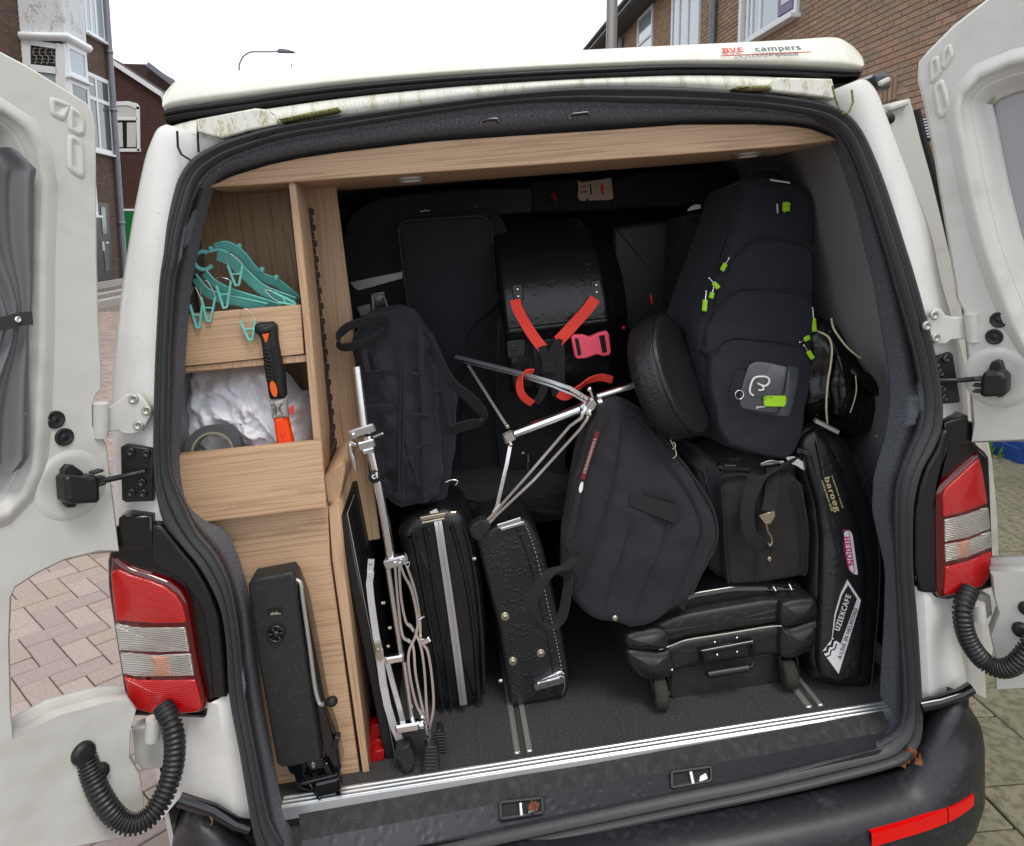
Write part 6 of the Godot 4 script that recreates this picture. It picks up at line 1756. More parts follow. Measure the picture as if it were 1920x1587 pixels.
	var tx := Transform3D(Basis(Vector3(0.9988, -0.0000, 0.0499), Vector3(0.0079, 0.9875, -0.1576), Vector3(-0.0493, 0.1578, 0.9862)), Vector3(0.1648, 1.0363, -0.2150))
	st = S(); puff(st, A2([-43, 274, -20, 286, 12, 289, 42, 275, 78, 240, 119, 170, 159, 106, 192, 27, 209, -8, 210, -67, 179, -114, 142, -180, 72, -223, 27, -247, -20, -247, -93, -227, -144, -179, -158, -132, -145, -41, -98, 129, -67, 219]), 0.0, 0.2, 0.028, 0.02, 0.010, 7.0, 61, tx); var tb := put(st, "body", mats.cloth_black, t)
	st = S(); puff(st, A2([109, 125, 154, 70, 193, 10, 221, -31, 205, -110, 160, -174, 97, -222, 80, -220, 139, -115]), -0.03, 0.14, 0.03, 0.01, 0.008, 9.0, 63, tx); put(st, "side_gusset", mats.cloth_black, t)
	for q in [A3([175, 1279, -235, 149, 1179, -220, 96, 1039, -201, 48, 947, -188, 19, 908, -183]), A3([187, 1302, -242, 226, 1255, -233, 267, 1177, -218, 312, 1087, -202, 331, 1018, -189, 300, 942, -179, 242, 851, -167]), A3([180, 1072, -198, 137, 975, -184, 91, 874, -170]), A3([255, 1037, -190, 208, 942, -178, 151, 833, -163]), A3([188, 1289, -242, 221, 1273, -238, 244, 1253, -233])]:
		st = S(); along(st, smooth(q, 5), 0.0024, 6); put(st, "seam", mats.webbing, tb)
	st = S(); for o in [0.0, 0.008]:
		along(st, smooth(A3([245, 1261, -251, 287, 1188, -237, 327, 1122, -225, 364, 1044, -210, 366, 976, -199, 331, 918, -192, 291, 854, -184]), 5).duplicate(), 0.003 + o * 0.05, 6)
	put(st, "zip", mats.webbing, tb)
	st = S(); along(st, smooth(A3([218, 1312, -244, 258, 1263, -235, 284, 1204, -224, 289, 1184, -220, 280, 1175, -219]), 5), 0.0015, 6); along(st, smooth(A3([277, 1212, -219, 285, 1213, -219, 287, 1203, -217, 279, 1199, -217]), 4), 0.0016, 6); put(st, "zip_pull", mats.nickel, tb)
	st = S(); ribbon(st, smooth(A3([141, 1312, -240, 113, 1259, -233, 64, 1152, -218, 39, 1082, -208, 16, 1012, -198, 15, 1000, -196]), 5), 0.013, 0.003, [Vector3(1, 0.2, 0)]); var sp := put(st, "strap", mats.webbing, t)
	st = S(); ribbon(st, A3([110, 1258, -229, 86, 1205, -222, 63, 1154, -215]), 0.0095, 0.0015, [Vector3(1, 0.2, 0)]); var rl := put(st, "ribbon_label", mats.wine_tape, sp)
	letters("label_print", "TOSHINNOSZ", Vector3(0.086, 1.206, -0.221), Vector3(0.067, 1.146, -0.237) - Vector3(0.114, 1.251, -0.252), Vector3(1, 0.2, 0), 0.006, mats.label_grey, rl, 0.085)
	st = S(); plate(st, resample(smooth_ring(A2([-106, 108, -100, 110, -103, 92, -110, 84, -112, 94]), 3, 0.5), 20), 0.024, 0.002, 0.0005, tx); put(st, "label_oval", mats.white_print, sp)
	st = S(); ribbon(st, smooth(A3([16, 1018, -190, 26, 1008, -175, 26, 991, -170, 0, 975, -165, -31, 967, -165, -55, 950, -160, -80, 915, -160, -90, 885, -160, -80, 853, -160, -50, 836, -160, -21, 852, -165, -4, 899, -170, 4, 944, -180, -23, 959, -185]), 5), 0.026, 0.004, [Vector3(0.8, 0.3, 0.6), Vector3(0.9, 0.2, 0.5), Vector3(0.5, 0.6, 0.6)]); put(st, "strap_loop", mats.webbing, t)
	st = S(); plate(st, A2([6, 71, 15, 73, 39, 63, 105, 41, 122, 34, 103, -5, 97, -7, 64, 10, -2, 44]), 0.026, 0.006, 0.002, tx); ribbon(st, smooth(A3([201, 1117, -196, 225, 1109, -193, 251, 1099, -190, 272, 1087, -187]), 4), 0.012, 0.003, [Vector3(0, 1, 0)]); put(st, "handle_patch", mats.webbing, t)
	st = S(); lathe(st, [Vector2(0.007, 0), Vector2(0.007, 0.003), Vector2(0.005, 0.005), Vector2(0, 0.005)], Vector3(0.104, 0.832, -0.171), Vector3(0, 0, 1), 16); put(st, "stud", mats.nickel, t)
	# square soft bag on the trolley case
	var q := thing("square_soft_bag", "boxy dark brown black soft bag with shoulder strap on the wheeled case", "bag", Vector3(0.527, 0.789, -0.3), VT)
	st = S(); puff(st, A2([405, 1073, 420, 1089, 470, 1091, 591, 1077, 614, 1050, 622, 983, 629, 913, 627, 835, 609, 817, 517, 815, 418, 818, 408, 833, 407, 958, 404, 1026]), -0.255, 0.28, 0.018, 0.008, 0.004, 8.0, 71); var qb := put(st, "body", mats.cloth_brown, q)
	st = S(); puff(st, A2([357, 1120, 387, 1132, 436, 1103, 428, 1056, 425, 947, 431, 820, 417, 808, 371, 857, 359, 983]), -0.29, 0.2, 0.02, 0.004, 0.004, 8.0, 73); put(st, "side", mats.cloth_dark, q)
	st = S(); puff(st, A2([394, 1106, 492, 1116, 617, 1109, 649, 1062, 642, 1028, 446, 1044]), -0.3, 0.2, 0.02, 0.004, 0.003, 8.0, 74); put(st, "top", mats.cloth_brown, q)
	for e in [A3([586, 1074, -240, 601, 994, -240, 605, 925, -240, 603, 848, -240, 592, 830, -240]), A3([574, 1078, -240, 589, 995, -240, 594, 927, -240, 592, 844, -240]), A3([487, 1084, -238, 483, 956, -238, 474, 832, -238]), A3([402, 1077, -250, 404, 1017, -250, 403, 922, -250, 406, 832, -250])]:
		st = S(); along(st, smooth(e, 5), 0.002, 6); put(st, "seam", mats.webbing, qb)
	st = S(); ribbon(st, smooth(A3([638, 1088, -300, 590, 1109, -270, 535, 1107, -240, 482, 1089, -225, 454, 1050, -215, 448, 999, -212, 458, 958, -210, 488, 930, -210, 501, 936, -210]), 5), 0.032, 0.003, [Vector3(0.3, 0.9, 0.3), Vector3(0.95, 0.2, 0.3), Vector3(1, 0.1, 0.2)]); ribbon(st, smooth(A3([549, 1108, -290, 533, 1093, -250, 514, 1051, -225, 498, 1019, -210]), 5), 0.03, 0.003, [Vector3(1, 0.1, 0.2)]); put(st, "shoulder_strap", mats.webbing, q)
	st = S(); plate(st, A2([471, 1018, 509, 1025, 510, 1011, 497, 994, 484, 996]), -0.198, 0.004, 0.001); along(st, smooth(A3([487, 999, -198, 490, 978, -198, 497, 963, -198, 499, 950, -198, 493, 940, -198, 489, 949, -198]), 5), 0.0022, 8); put(st, "snap_hook", mats.nickel, q)
	st = S(); bar(st, Vector3(0.511, 1.115, -0.27), Vector3(0.57, 1.114, -0.27), 0.006, 0.008); along(st, smooth(A3([511, 1118, -265, 534, 1123, -265, 557, 1115, -265, 565, 1106, -265]), 4), 0.002, 6); put(st, "strap_clip", mats.alu_brushed, q)
	st = S(); plate(st, A2([575, 1125, 595, 1125, 619, 1108, 636, 1095, 623, 1083, 602, 1100, 583, 1110]), -0.268, 0.002, 0.0005); put(st, "paper_tag", mats.white_print, q)
	st = S(); lathe(st, [Vector2(0.0055, 0), Vector2(0.0055, 0.004), Vector2(0.002, 0.003), Vector2(0, 0.003)], Vector3(0.51, 0.885, -0.243), Vector3(0, 0, 1), 14); put(st, "stud", mats.nickel, q)
	st = S(); bar(st, Vector3(0.396, 1.132, -0.25), Vector3(0.482, 1.116, -0.25), 0.024, 0.024, Vector3.UP, 0.008); for i in 5:
		box(st, Vector3(0.421, 1.144, -0.237) + Vector3(i * 0.006, 0.001, 0), Vector3(0.002, 0.012, 0.002))
	put(st, "moulded_handle", mats.gloss_black, q)

func build_trolley_case() -> void:
	var t := thing("wheeled_case", "scuffed black hard case on small wheels with a folding handle at the front", "trolley case", Vector3(0.358, 0.57, -0.185), VT)
	var st := S()
	puff(st, A2([134, 750, 143, 765, 202, 769, 268, 786, 354, 790, 480, 793, 540, 788, 596, 788, 608, 771, 609, 732, 481, 730, 284, 727, 212, 712, 135, 728]), -0.215, 0.3, 0.012, 0.002); put(st, "lid", mats.case_scuffed, t)
	st = S(); puff(st, A2([134, 728, 212, 710, 284, 724, 480, 727, 609, 730, 608, 668, 596, 653, 536, 637, 482, 651, 268, 650, 212, 633, 161, 649, 135, 687]), -0.212, 0.3, 0.012, 0.002); var bs := put(st, "base", mats.case_scuffed, t)
	for q in [A2([136, 769, 201, 775, 231, 762, 233, 718, 209, 717, 136, 734]), A2([135, 730, 209, 713, 235, 714, 242, 659, 207, 640, 158, 656, 135, 693]), A2([516, 791, 591, 793, 604, 774, 602, 739, 535, 728, 511, 736]), A2([511, 731, 535, 724, 604, 733, 603, 675, 590, 659, 532, 645, 505, 659])]:
		st = S(); puff(st, smooth_ring(q, 6, 0.7), -0.193, 0.1, 0.012, 0.010); put(st, "corner_lobe", mats.case_scuffed, t)
	st = S(); plate(st, A2([241, 652, 518, 648, 517, 567, 484, 565, 243, 561, 235, 575]), -0.228, 0.22, 0.006, Transform3D(), 3); put(st, "lower_body", mats.crank_black, t)
	st = S(); plate(st, A2([216, 804, 317, 827, 412, 829, 587, 807, 613, 769, 497, 772, 280, 768, 212, 753]), -0.24, 0.3, 0.012, Transform3D(), 3); put(st, "lid_rise", mats.gloss_black, t)
	st = S(); bar(st, Vector3(0.51, 0.822, -0.23), Vector3(0.516, 0.81, -0.225), 0.004, 0.01); bar(st, Vector3(0.551, 0.822, -0.23), Vector3(0.556, 0.807, -0.225), 0.004, 0.01); put(st, "lid_loop", mats.chrome, t)
	st = S(); along(st, smooth(A3([208, 721, -195, 242, 728, -195, 279, 736, -195, 371, 737, -195, 474, 739, -195, 511, 736, -195]), 4), 0.0016, 6); put(st, "worn_edge", mats.alu_brushed, bs)
	st = S(); plate(st, A2([308, 704, 440, 708, 442, 664, 313, 671]), -0.202, 0.012, 0.002); var hp := put(st, "handle_plate", mats.satin_black, t)
	st = S(); along(st, A3([312, 703, -192, 315, 678, -192, 318, 641, -192]), 0.0035, 8); along(st, A3([435, 705, -192, 438, 678, -192, 434, 648, -192, 420, 643, -192]), 0.0035, 8); along(st, A3([310, 699, -198, 438, 706, -198]), 0.005, 8); put(st, "bail", mats.gloss_black, hp)
	st = S(); along(st, A3([320, 644, -188, 419, 647, -188]), 0.0095, 14); put(st, "grip", mats.satin_black, hp)
	for p in [Vector3(0.346, 0.717, -0.2), Vector3(0.401, 0.72, -0.2), Vector3(0.349, 0.686, -0.197), Vector3(0.398, 0.686, -0.197), Vector3(0.232, 0.676, -0.18)]:
		st = S(); lathe(st, [Vector2(0.0036, 0), Vector2(0.003, 0.003), Vector2(0, 0.0035)], p, Vector3(0, 0, 1), 10); put(st, "rivet", mats.chrome, hp)
	for w in [[Vector3(0.205, 0.6, -0.2), 0.036], [Vector3(0.525, 0.603, -0.2), 0.034]]:
		var wc: Vector3 = w[0]
		wc.y = 0.571 + w[1]
		st = S(); lathe(st, [Vector2(0.012, -0.017), Vector2(w[1] - 0.005, -0.016), Vector2(w[1], -0.011), Vector2(w[1], 0.011), Vector2(w[1] - 0.005, 0.016), Vector2(0.012, 0.017)], wc, Vector3(1, 0, 0.12), 28); var wh := put(st, "wheel", mats.dusty_rubber, t)
		st = S(); lathe(st, [Vector2(0.007, -0.02), Vector2(0.007, 0.02)], wc, Vector3(1, 0, 0.12), 12); put(st, "axle", mats.alu_brushed, wh)
		st = S()
		for o in [-0.021, 0.021]:
			bar(st, wc + Vector3(o, -0.004, 0), wc + Vector3(o, 0.05, -0.01), 0.03, 0.004, Vector3(0, 0, 1))
		put(st, "wheel_fork", mats.satin_black, t)

func build_open_tripod() -> void:
	var t := thing("open_tripod_stand", "chrome tripod stand with its legs spread lying slantwise over the cases", "stand", Vector3(-0.176, 1.034, -0.27), VT)
	var st := S(); along(st, A3([-95, 1249, -300, -86, 1253, -300, 106, 1305, -290, 138, 1313, -290]), 0.0118, 16); put(st, "outer_tube", mats.chrome, t)
	st = S(); along(st, A3([128, 1324, -290, 225, 1343, -290]), 0.0085, 14); put(st, "inner_tube", mats.chrome_worn, t)
	st = S(); bar(st, Vector3(0.087, 1.294, -0.288), Vector3(0.125, 1.318, -0.288), 0.03, 0.03, Vector3.UP, 0.005); put(st, "collar", mats.chrome, t); st = S(); bar(st, Vector3(-0.103, 1.246, -0.3), Vector3(-0.074, 1.258, -0.3), 0.03, 0.028, Vector3.UP, 0.005); put(st, "end_collar", mats.chrome, t); st = S(); along(st, A3([115, 1329, -275, 109, 1348, -275]), 0.0035, 8); lathe(st, [Vector2(0.006, 0), Vector2(0.007, 0.006), Vector2(0.004, 0.01), Vector2(0, 0.01)], Vector3(0.109, 1.345, -0.275), Vector3(-0.2, 1, 0), 12); put(st, "thumb_screw", mats.chrome, t)
	# legs: doubled flat bars with a brace each
	st = S(); flat_path(st, A3([102, 1326, -275, 65, 1355, -280, 30, 1370, -290, -59, 1389, -400, -192, 1422, -500]), 0.0085, 0.009); flat_path(st, A3([103, 1313, -285, 71, 1337, -290, 30, 1358, -300, -59, 1379, -410, -170, 1404, -500]), 0.0045, 0.009); put(st, "leg", mats.alu, t)
	st = S(); flat_path(st, A3([-164, 1405, -450, -93, 1281, -290]), 0.0065, 0.004); put(st, "brace", mats.alu, t)
	st = S(); flat_path(st, A3([94, 1308, -270, 81, 1285, -265, 52, 1269, -265, -56, 1165, -265, -147, 1080, -265, -164, 1066, -265]), 0.0065, 0.006); flat_path(st, A3([105, 1300, -275, 95, 1279, -270, 75, 1256, -270, -44, 1149, -268, -140, 1076, -266, -160, 1058, -265]), 0.0065, 0.006); put(st, "leg", mats.chrome, t)
	st = S(); flat_path(st, A3([-88, 1237, -290, -102, 1192, -280, -136, 1096, -267, -145, 1082, -266]), 0.0085, 0.004); put(st, "brace", mats.chrome_worn, t)
	st = S()
	for p in [Vector3(-0.092, 1.281, -0.285), Vector3(-0.088, 1.236, -0.283), Vector3(0.087, 1.335, -0.265), Vector3(0.102, 1.291, -0.265)]:
		lathe(st, [Vector2(0.005, -0.003), Vector2(0.005, 0.004), Vector2(0.003, 0.006), Vector2(0, 0.006)], p, Vector3(0, 0, 1), 12)
	put(st, "rivet", mats.nickel, t)
	rubber_foot(t, A2([-206, 1055, -197, 1066, -177, 1075, -164, 1071, -154, 1054, -164, 1039, -188, 1020, -203, 1034]), -0.25, Vector3(-0.166, 1.065, -0.25), Vector3(-0.2, 1.043, -0.25))

func build_curtain() -> void:
	var c := thing("door_curtain", "grey curtain gathered by a strap beside the left rear door window", "curtain", Vector3(-0.935, 1.432, 0.164), VT)
	var xf := Transform3D(Basis(Vector3(0.6428, -0.0000, -0.7660), Vector3(0.0000, 1.0000, 0.0000), Vector3(0.7660, -0.0000, 0.6428)), Vector3(-0.8530, 0.0000, 0.0200))
	var e := A2([-64, 1946, -39, 1915, -46, 1893, -63, 1799, -75, 1737, -90, 1676, -97, 1657, -109, 1579, -122, 1490, -131, 1444, -153, 1422])
	var st := S()
	var rows := []
	var m := 90
	for i in e.size() - 1:
		for k in 4:
			var a := e[i].lerp(e[i + 1], k / 4.0)
			var h := a.y
			var yt := A2([-95, 1667])[0].y
			var tie: float = exp(-pow((h - yt) / 0.10, 2.0))
			var wd := lerpf(0.34, 0.12, tie)
			var row := PackedVector3Array()
			for j in m + 1:
				var t := float(j) / m
				var x := a.x - t * wd
				var fold := sin(t * 40.0 + sin(h * 3.0) * 0.5) * 0.55 + sin(t * 73.0 + 1.3 + h * 1.5) * 0.3 + sin(t * 19.0 + h * 2.0) * 0.3
				row.append(xf * Vector3(x, h + (0.03 * t if i == 0 else 0.0), 0.03 + fold * lerpf(0.015, 0.007, tie)))
			rows.append(row)
	grid(st, rows, false, 0)
	put(st, "cloth", mats.curtain, c)
	st = S(); ribbon(st, smooth(A3([-936, 1673, 199, -908, 1669, 166, -898, 1670, 154, -888, 1672, 142, -877, 1671, 130]), 4), 0.022, 0.002, [Vector3.UP]); put(st, "tie_back", mats.strap_grey, c)
	for p in [Vector3(-0.89, 1.672, 0.148), Vector3(-0.901, 1.682, 0.108), Vector3(-0.915, 1.516, 0.14)]:
		st = S(); lathe(st, [Vector2(0.0055, -0.003), Vector2(0.0055, 0.001), Vector2(0.004, 0.003), Vector2(0.002, 0.002), Vector2(0, 0.002)], p, xf.basis.z, 16); put(st, "press_stud", mats.chrome, c)

# ---------------------------------------------------------------- the street
var W0 := Transform3D()

func world_materials() -> void:
	var m: StandardMaterial3D
	for i in 5:
		var c: Color = [Color(0.66, 0.56, 0.46), Color(0.69, 0.55, 0.46), Color(0.63, 0.54, 0.45), Color(0.71, 0.57, 0.49), Color(0.65, 0.53, 0.44)][i]
		m = mat("tan_brick_%d" % i, Color.WHITE, 0.9)
		coloured(m, grime_tex("tbr%d" % i, c, c.darkened(0.28), 0.48, 0.75, 200 + i * 3, 0.02, 0.12), Vector3.ONE * 3.0)
		relief(m, "rough", 3.0, 0.15)
	m = mat("tan_mortar", Color(0.56, 0.50, 0.43), 0.95)
	m = mat("tan_any", Color(0.68, 0.565, 0.47), 0.9); m.vertex_color_use_as_albedo = true
	coloured(m, grime_tex("tany", Color.WHITE, Color(0.72, 0.72, 0.72), 0.48, 0.75, 230, 0.02, 0.12), Vector3.ONE * 2.0)
	m = mat("brown_any", Color(0.44, 0.365, 0.315), 0.9); m.vertex_color_use_as_albedo = true
	coloured(m, grime_tex("bany", Color.WHITE, Color(0.6, 0.6, 0.6), 0.45, 0.75, 240, 0.02, 0.12), Vector3.ONE * 2.0)
	m = mat("brown_mortar", Color(0.27, 0.235, 0.21), 0.95)
	m = mat("far_brick", Color.WHITE, 0.9)
	var n := 256
	var a := noise_img(n, 0.05, 251, 3)
	var t := tex_of("far_brick", n, func(x, y, i):
		var row: int = y / 16
		var sx: int = (x + (16 if row % 2 == 1 else 0)) % 256
		var joint: bool = y % 16 < 3 or sx % 32 < 2
		var hsh: float = fmod(absf(sin((row * 17.0 + (sx / 32) * 5.3)) * 437.5), 1.0)
		var c := Color(0.36, 0.195, 0.165).lerp(Color(0.27, 0.16, 0.14), hsh)
		if joint: c = Color(0.34, 0.27, 0.24)
		return c.darkened(0.25 * a[i] / 255.0))
	coloured(m, t, Vector3.ONE * 0.9)
	for i in 4:
		var c: Color = [Color(0.64, 0.575, 0.545), Color(0.665, 0.605, 0.575), Color(0.62, 0.555, 0.535), Color(0.65, 0.58, 0.54)][i]
		m = mat("paver_%d" % i, Color.WHITE, 0.85)
		coloured(m, grime_tex("pav%d" % i, c, c.darkened(0.18), 0.5, 0.85, 260 + i * 3, 0.03, 0.2), Vector3.ONE * 3.0)
		relief(m, "rough", 3.0, 0.1)
	m = mat("paver_any", Color(0.62, 0.555, 0.525), 0.85); m.vertex_color_use_as_albedo = true
	m = mat("joint_sand", Color.WHITE, 1.0)
	coloured(m, grime_tex("sand", Color(0.30, 0.27, 0.25), Color(0.66, 0.62, 0.58), 0.45, 0.65, 280, 0.02, 0.2), Vector3.ONE * 1.5)
	for i in 3:
		var c: Color = [Color(0.53, 0.515, 0.43), Color(0.50, 0.495, 0.41), Color(0.55, 0.525, 0.45)][i]
		m = mat("slab_%d" % i, Color.WHITE, 0.7)
		coloured(m, grime_tex("slb%d" % i, c, Color(0.35, 0.355, 0.27), 0.45, 0.7, 290 + i * 3, 0.015, 0.25), Vector3.ONE * 3.0)
		relief(m, "pile", 4.0, 0.35)
	m = mat("kerb_stone", Color(0.68, 0.66, 0.62), 0.85); relief(m, "rough", 2.0, 0.2)
	m = mat("white_frame", Color(0.90, 0.91, 0.92), 0.4)
	m = mat("white_render", Color.WHITE, 0.7)
	coloured(m, grime_tex("rend", Color(0.84, 0.85, 0.86), Color(0.62, 0.63, 0.63), 0.52, 0.85, 301, 0.01, 0.06), Vector3(0.5, 0.3, 0.5))
	m = mat("window_glass", Color(0.30, 0.34, 0.34), 0.05); m.clearcoat_enabled = true; m.clearcoat = 0.6; m.clearcoat_roughness = 0.02
	m = mat("pale_glass", Color(0.62, 0.67, 0.70), 0.08); m.clearcoat_enabled = true; m.clearcoat = 0.6; m.clearcoat_roughness = 0.02
	m = mat("zinc", Color(0.50, 0.51, 0.54), 0.5, 0.3)
	m = mat("lamp_steel", Color(0.62, 0.615, 0.61), 0.45, 0.4)
	m = mat("dark_door", Color(0.12, 0.13, 0.14), 0.3)
	m = mat("green_door", Color(0.03, 0.43, 0.19), 0.5)
	m = mat("roof_tile", Color(0.25, 0.19, 0.175), 0.8); relief(m, "rough", 1.0, 1.0)
	m = mat("dark_soffit", Color(0.27, 0.265, 0.26), 0.7)
	m = mat("purple_frame", Color(0.42, 0.32, 0.48), 0.4)
	m = mat("blue_paint", Color(0.08, 0.25, 0.55), 0.5)
	m = mat("weed_leaf", Color(0.33, 0.55, 0.10), 0.7); m.backlight_enabled = true; m.backlight = Color(0.3, 0.35, 0.1)
	m = mat("net", Color(0.78, 0.79, 0.77), 0.9)

func slab_mesh(sx: float, sy: float, sz: float, ch: float, m: Material) -> ArrayMesh:
	var st := S()
	box(st, Vector3.ZERO, Vector3(sx, sy, sz), Basis(), ch)
	st.generate_normals()
	var me := st.commit()
	me.surface_set_material(0, m)
	return me

func piece(me: Mesh, called: String, parent: Node3D, xf: Transform3D) -> void:
	var o := MeshInstance3D.new()
	o.mesh = me
	o.name = called
	o.transform = Transform3D(xf.basis, xf.origin - base_of[parent])
	parent.add_child(o, true)

func many(called: String, me: Mesh, list: Array, cols: Array, parent: Node3D) -> void:
	var mm := MultiMesh.new()
	mm.transform_format = MultiMesh.TRANSFORM_3D
	mm.use_colors = true
	mm.mesh = me
	mm.instance_count = list.size()
	for i in list.size():
		var t: Transform3D = list[i]
		mm.set_instance_transform(i, Transform3D(t.basis, t.origin - base_of[parent]))
		mm.set_instance_color(i, cols[i])
	var o := MultiMeshInstance3D.new()
	o.multimesh = mm
	o.name = called
	o.set_meta("kind", "stuff")
	parent.add_child(o, true)

func build_ground() -> void:
	var st := S()
	quad(st, Vector3(-60, -0.03, 30), Vector3(60, -0.03, 30), Vector3(60, -0.03, -90), Vector3(-60, -0.03, -90))
	st.set_smooth_group(-1)
	var road := single(st, "road", mats.joint_sand, Vector3(0, 0, 0), W0, "", "")
	# herringbone clinkers: near ones one by one, far ones as one mass
	var me := []
	for i in 4:
		me.append(slab_mesh(0.204, 0.05, 0.100, 0.0035, mats["paver_%d" % i]))
	var any := slab_mesh(0.204, 0.05, 0.100, 0.003, mats.paver_any)
	var turn := deg_to_rad(PAVER_TURN)
	var d1 := Vector3(cos(turn), 0, -sin(turn))
	var d2 := Vector3(sin(turn), 0, cos(turn))
	var p := 0.1045
	var near := []
	var far := []
	var fcol := []
	for i in range(-170, 171):
		for j in range(-170, 171):
			var k := posmod(i - j, 4)
			# herringbone: a cell starts a lying or a standing block
			var c := Vector3.ZERO
			var b := Basis(d1, Vector3.UP, d2)
			if k == 0:
				c = d1 * (i + 1.0) * p + d2 * (j + 0.5) * p
			elif k == 2:
				c = d1 * (i + 0.5) * p + d2 * (j + 0.0) * p
				b = Basis(-d2, Vector3.UP, d1)
			else:
				continue
			c += Vector3(-2.0, 0, -1.0)
			var tilt := Basis(Vector3(1, 0, 0), rng.randf_range(-0.012, 0.012)) * Basis(Vector3(0, 0, 1), rng.randf_range(-0.012, 0.012))
			var t := Transform3D(tilt * b, c + Vector3(0, -0.025 + rng.randf_range(-0.002, 0.002), 0))
			if c.x < -1.25 - c.z * 0.12 and c.x > -3.0 and c.z > -2.75 and c.z < -0.55 and c.x > -2.1 + c.z * 0.42 - 0.1:
				near.append(t)
			elif c.x < 0.25 and c.x > -8.3 and c.z > -16.0 and c.z < 1.6:
				far.append(t)
				var g := rng.randf_range(0.8, 1.12)
				fcol.append(Color(g, g * rng.randf_range(0.96, 1.0), g * rng.randf_range(0.94, 1.0)))
	print("pavers ", near.size(), " far ", far.size())
	for t in near:
		piece(me[rng.randi() % 4], "paver", road, t)
	many("far_pavers", any, far, fcol, road)
	# kerb and raised pavement on the right
	st = S(); box(st, Vector3(0.36, 0.045, -20), Vector3(0.12, 0.2, 60), Basis(), 0.015); single(st, "kerb", mats.kerb_stone, Vector3(0.36, 0, -20), W0, "", "")
	st = S(); box(st, Vector3(2.6, 0.06, -20), Vector3(4.3, 0.12, 60), Basis(), 0.002)
	var pav := single(st, "pavement", mats.joint_sand, Vector3(2.6, 0, -20), W0, "", "")
	var sl := []
	for i in 3:
		sl.append(slab_mesh(0.296, 0.04, 0.296, 0.004, mats["slab_%d" % i]))
	for i in 12:
		for j in 16:
			var c := Vector3(0.75 + i * 0.302, 0.134 + rng.randf_range(-0.002, 0.002), 0.9 - j * 0.302 - (0.15 if i % 2 == 1 else 0.0))
			piece(sl[rng.randi() % 3], "slab", pav, Transform3D(Basis(Vector3(1, 0, 0), rng.randf_range(-0.006, 0.006)), c))
	# far pavement on the left with its kerbs
	st = S(); box(st, Vector3(-9.35, 0.07, -18), Vector3(1.7, 0.14, 44), Basis(), 0.01); var lp := single(st, "pavement", mats.joint_sand, Vector3(-9.35, 0, -18), W0, "", "")
	st = S(); box(st, Vector3(-8.42, 0.05, -18), Vector3(0.16, 0.22, 44), Basis(), 0.02); single(st, "kerb", mats.kerb_stone, Vector3(-8.42, 0, -18), W0, "", "")
	st = S(); box(st, Vector3(-9.3, 0.075, -18), Vector3(0.3, 0.14, 44), Basis(), 0.006); put(st, "pale_band", mats.kerb_stone, lp)

const PAVER_TURN := 42.0

func brick_wall(parent: Node3D, plane_x: float, z0: float, z1: float, y0: float, y1: float, keep: Callable, single_box: Callable, meshes: Array, any: Mesh, side: float) -> void:
	var list := []
	var cols := []
	var cnt := 0
	var rowh := 0.0665
	var len := 0.222
	for r in int((y1 - y0) / rowh):
		var y := y0 + (r + 0.5) * rowh
		for k in int((z1 - z0) / len) + 1:
			var z := z0 + (k + (0.5 if r % 2 == 1 else 0.0)) * len
			if not keep.call(z, y):
				continue
			var t := Transform3D(Basis(), Vector3(plane_x - side * 0.011 + rng.randf_range(-0.002, 0.002), y, z))
			if single_box.call(z, y) and cnt < 300:
				piece(meshes[rng.randi() % meshes.size()], "brick", parent, t)
				cnt += 1
			else:
				list.append(t)
				var g := rng.randf_range(0.78, 1.1)
				cols.append(Color(g, g * rng.randf_range(0.93, 1.0), g * rng.randf_range(0.9, 1.0)))
	print("bricks ", cnt, " far ", list.size())
	many("far_bricks", any, list, cols, parent)

# window on a wall that faces along x: outline given by z0..z1, y0..y1
func wall_window(parent: Node3D, x: float, z0: float, z1: float, y0: float, y1: float, s: float, bars: Array, glass: Material, fw := 0.07) -> void:
	var st := S()
	box(st, Vector3(x, y0 + fw * 0.5, (z0 + z1) * 0.5), Vector3(0.09, fw, z1 - z0)); box(st, Vector3(x, y1 - fw * 0.5, (z0 + z1) * 0.5), Vector3(0.09, fw, z1 - z0))
	box(st, Vector3(x, (y0 + y1) * 0.5, z0 + fw * 0.5), Vector3(0.088, y1 - y0 - fw * 2, fw)); box(st, Vector3(x, (y0 + y1) * 0.5, z1 - fw * 0.5), Vector3(0.088, y1 - y0 - fw * 2, fw))
	for b in bars:
		if b[0] == "v":
			box(st, Vector3(x + s * 0.004, (y0 + y1) * 0.5, lerpf(z0, z1, b[1])), Vector3(0.08, y1 - y0 - fw * 2, fw * 0.9))
		else:
			box(st, Vector3(x + s * 0.008, lerpf(y0, y1, b[1]), (z0 + z1) * 0.5), Vector3(0.08, fw * 0.9, z1 - z0 - fw * 2))
	var w := put(st, "window", mats.white_frame, parent)
	st = S(); box(st, Vector3(x + s * 0.014, (y0 + y1) * 0.5, (z0 + z1) * 0.5), Vector3(0.02, y1 - y0 - fw, z1 - z0 - fw)); put(st, "pane", glass, w)
	st = S(); box(st, Vector3(x + s * 0.04, y0 - 0.03, (z0 + z1) * 0.5), Vector3(0.2, 0.055, z1 - z0 + 0.1)); put(st, "sill", mats.white_frame, w)

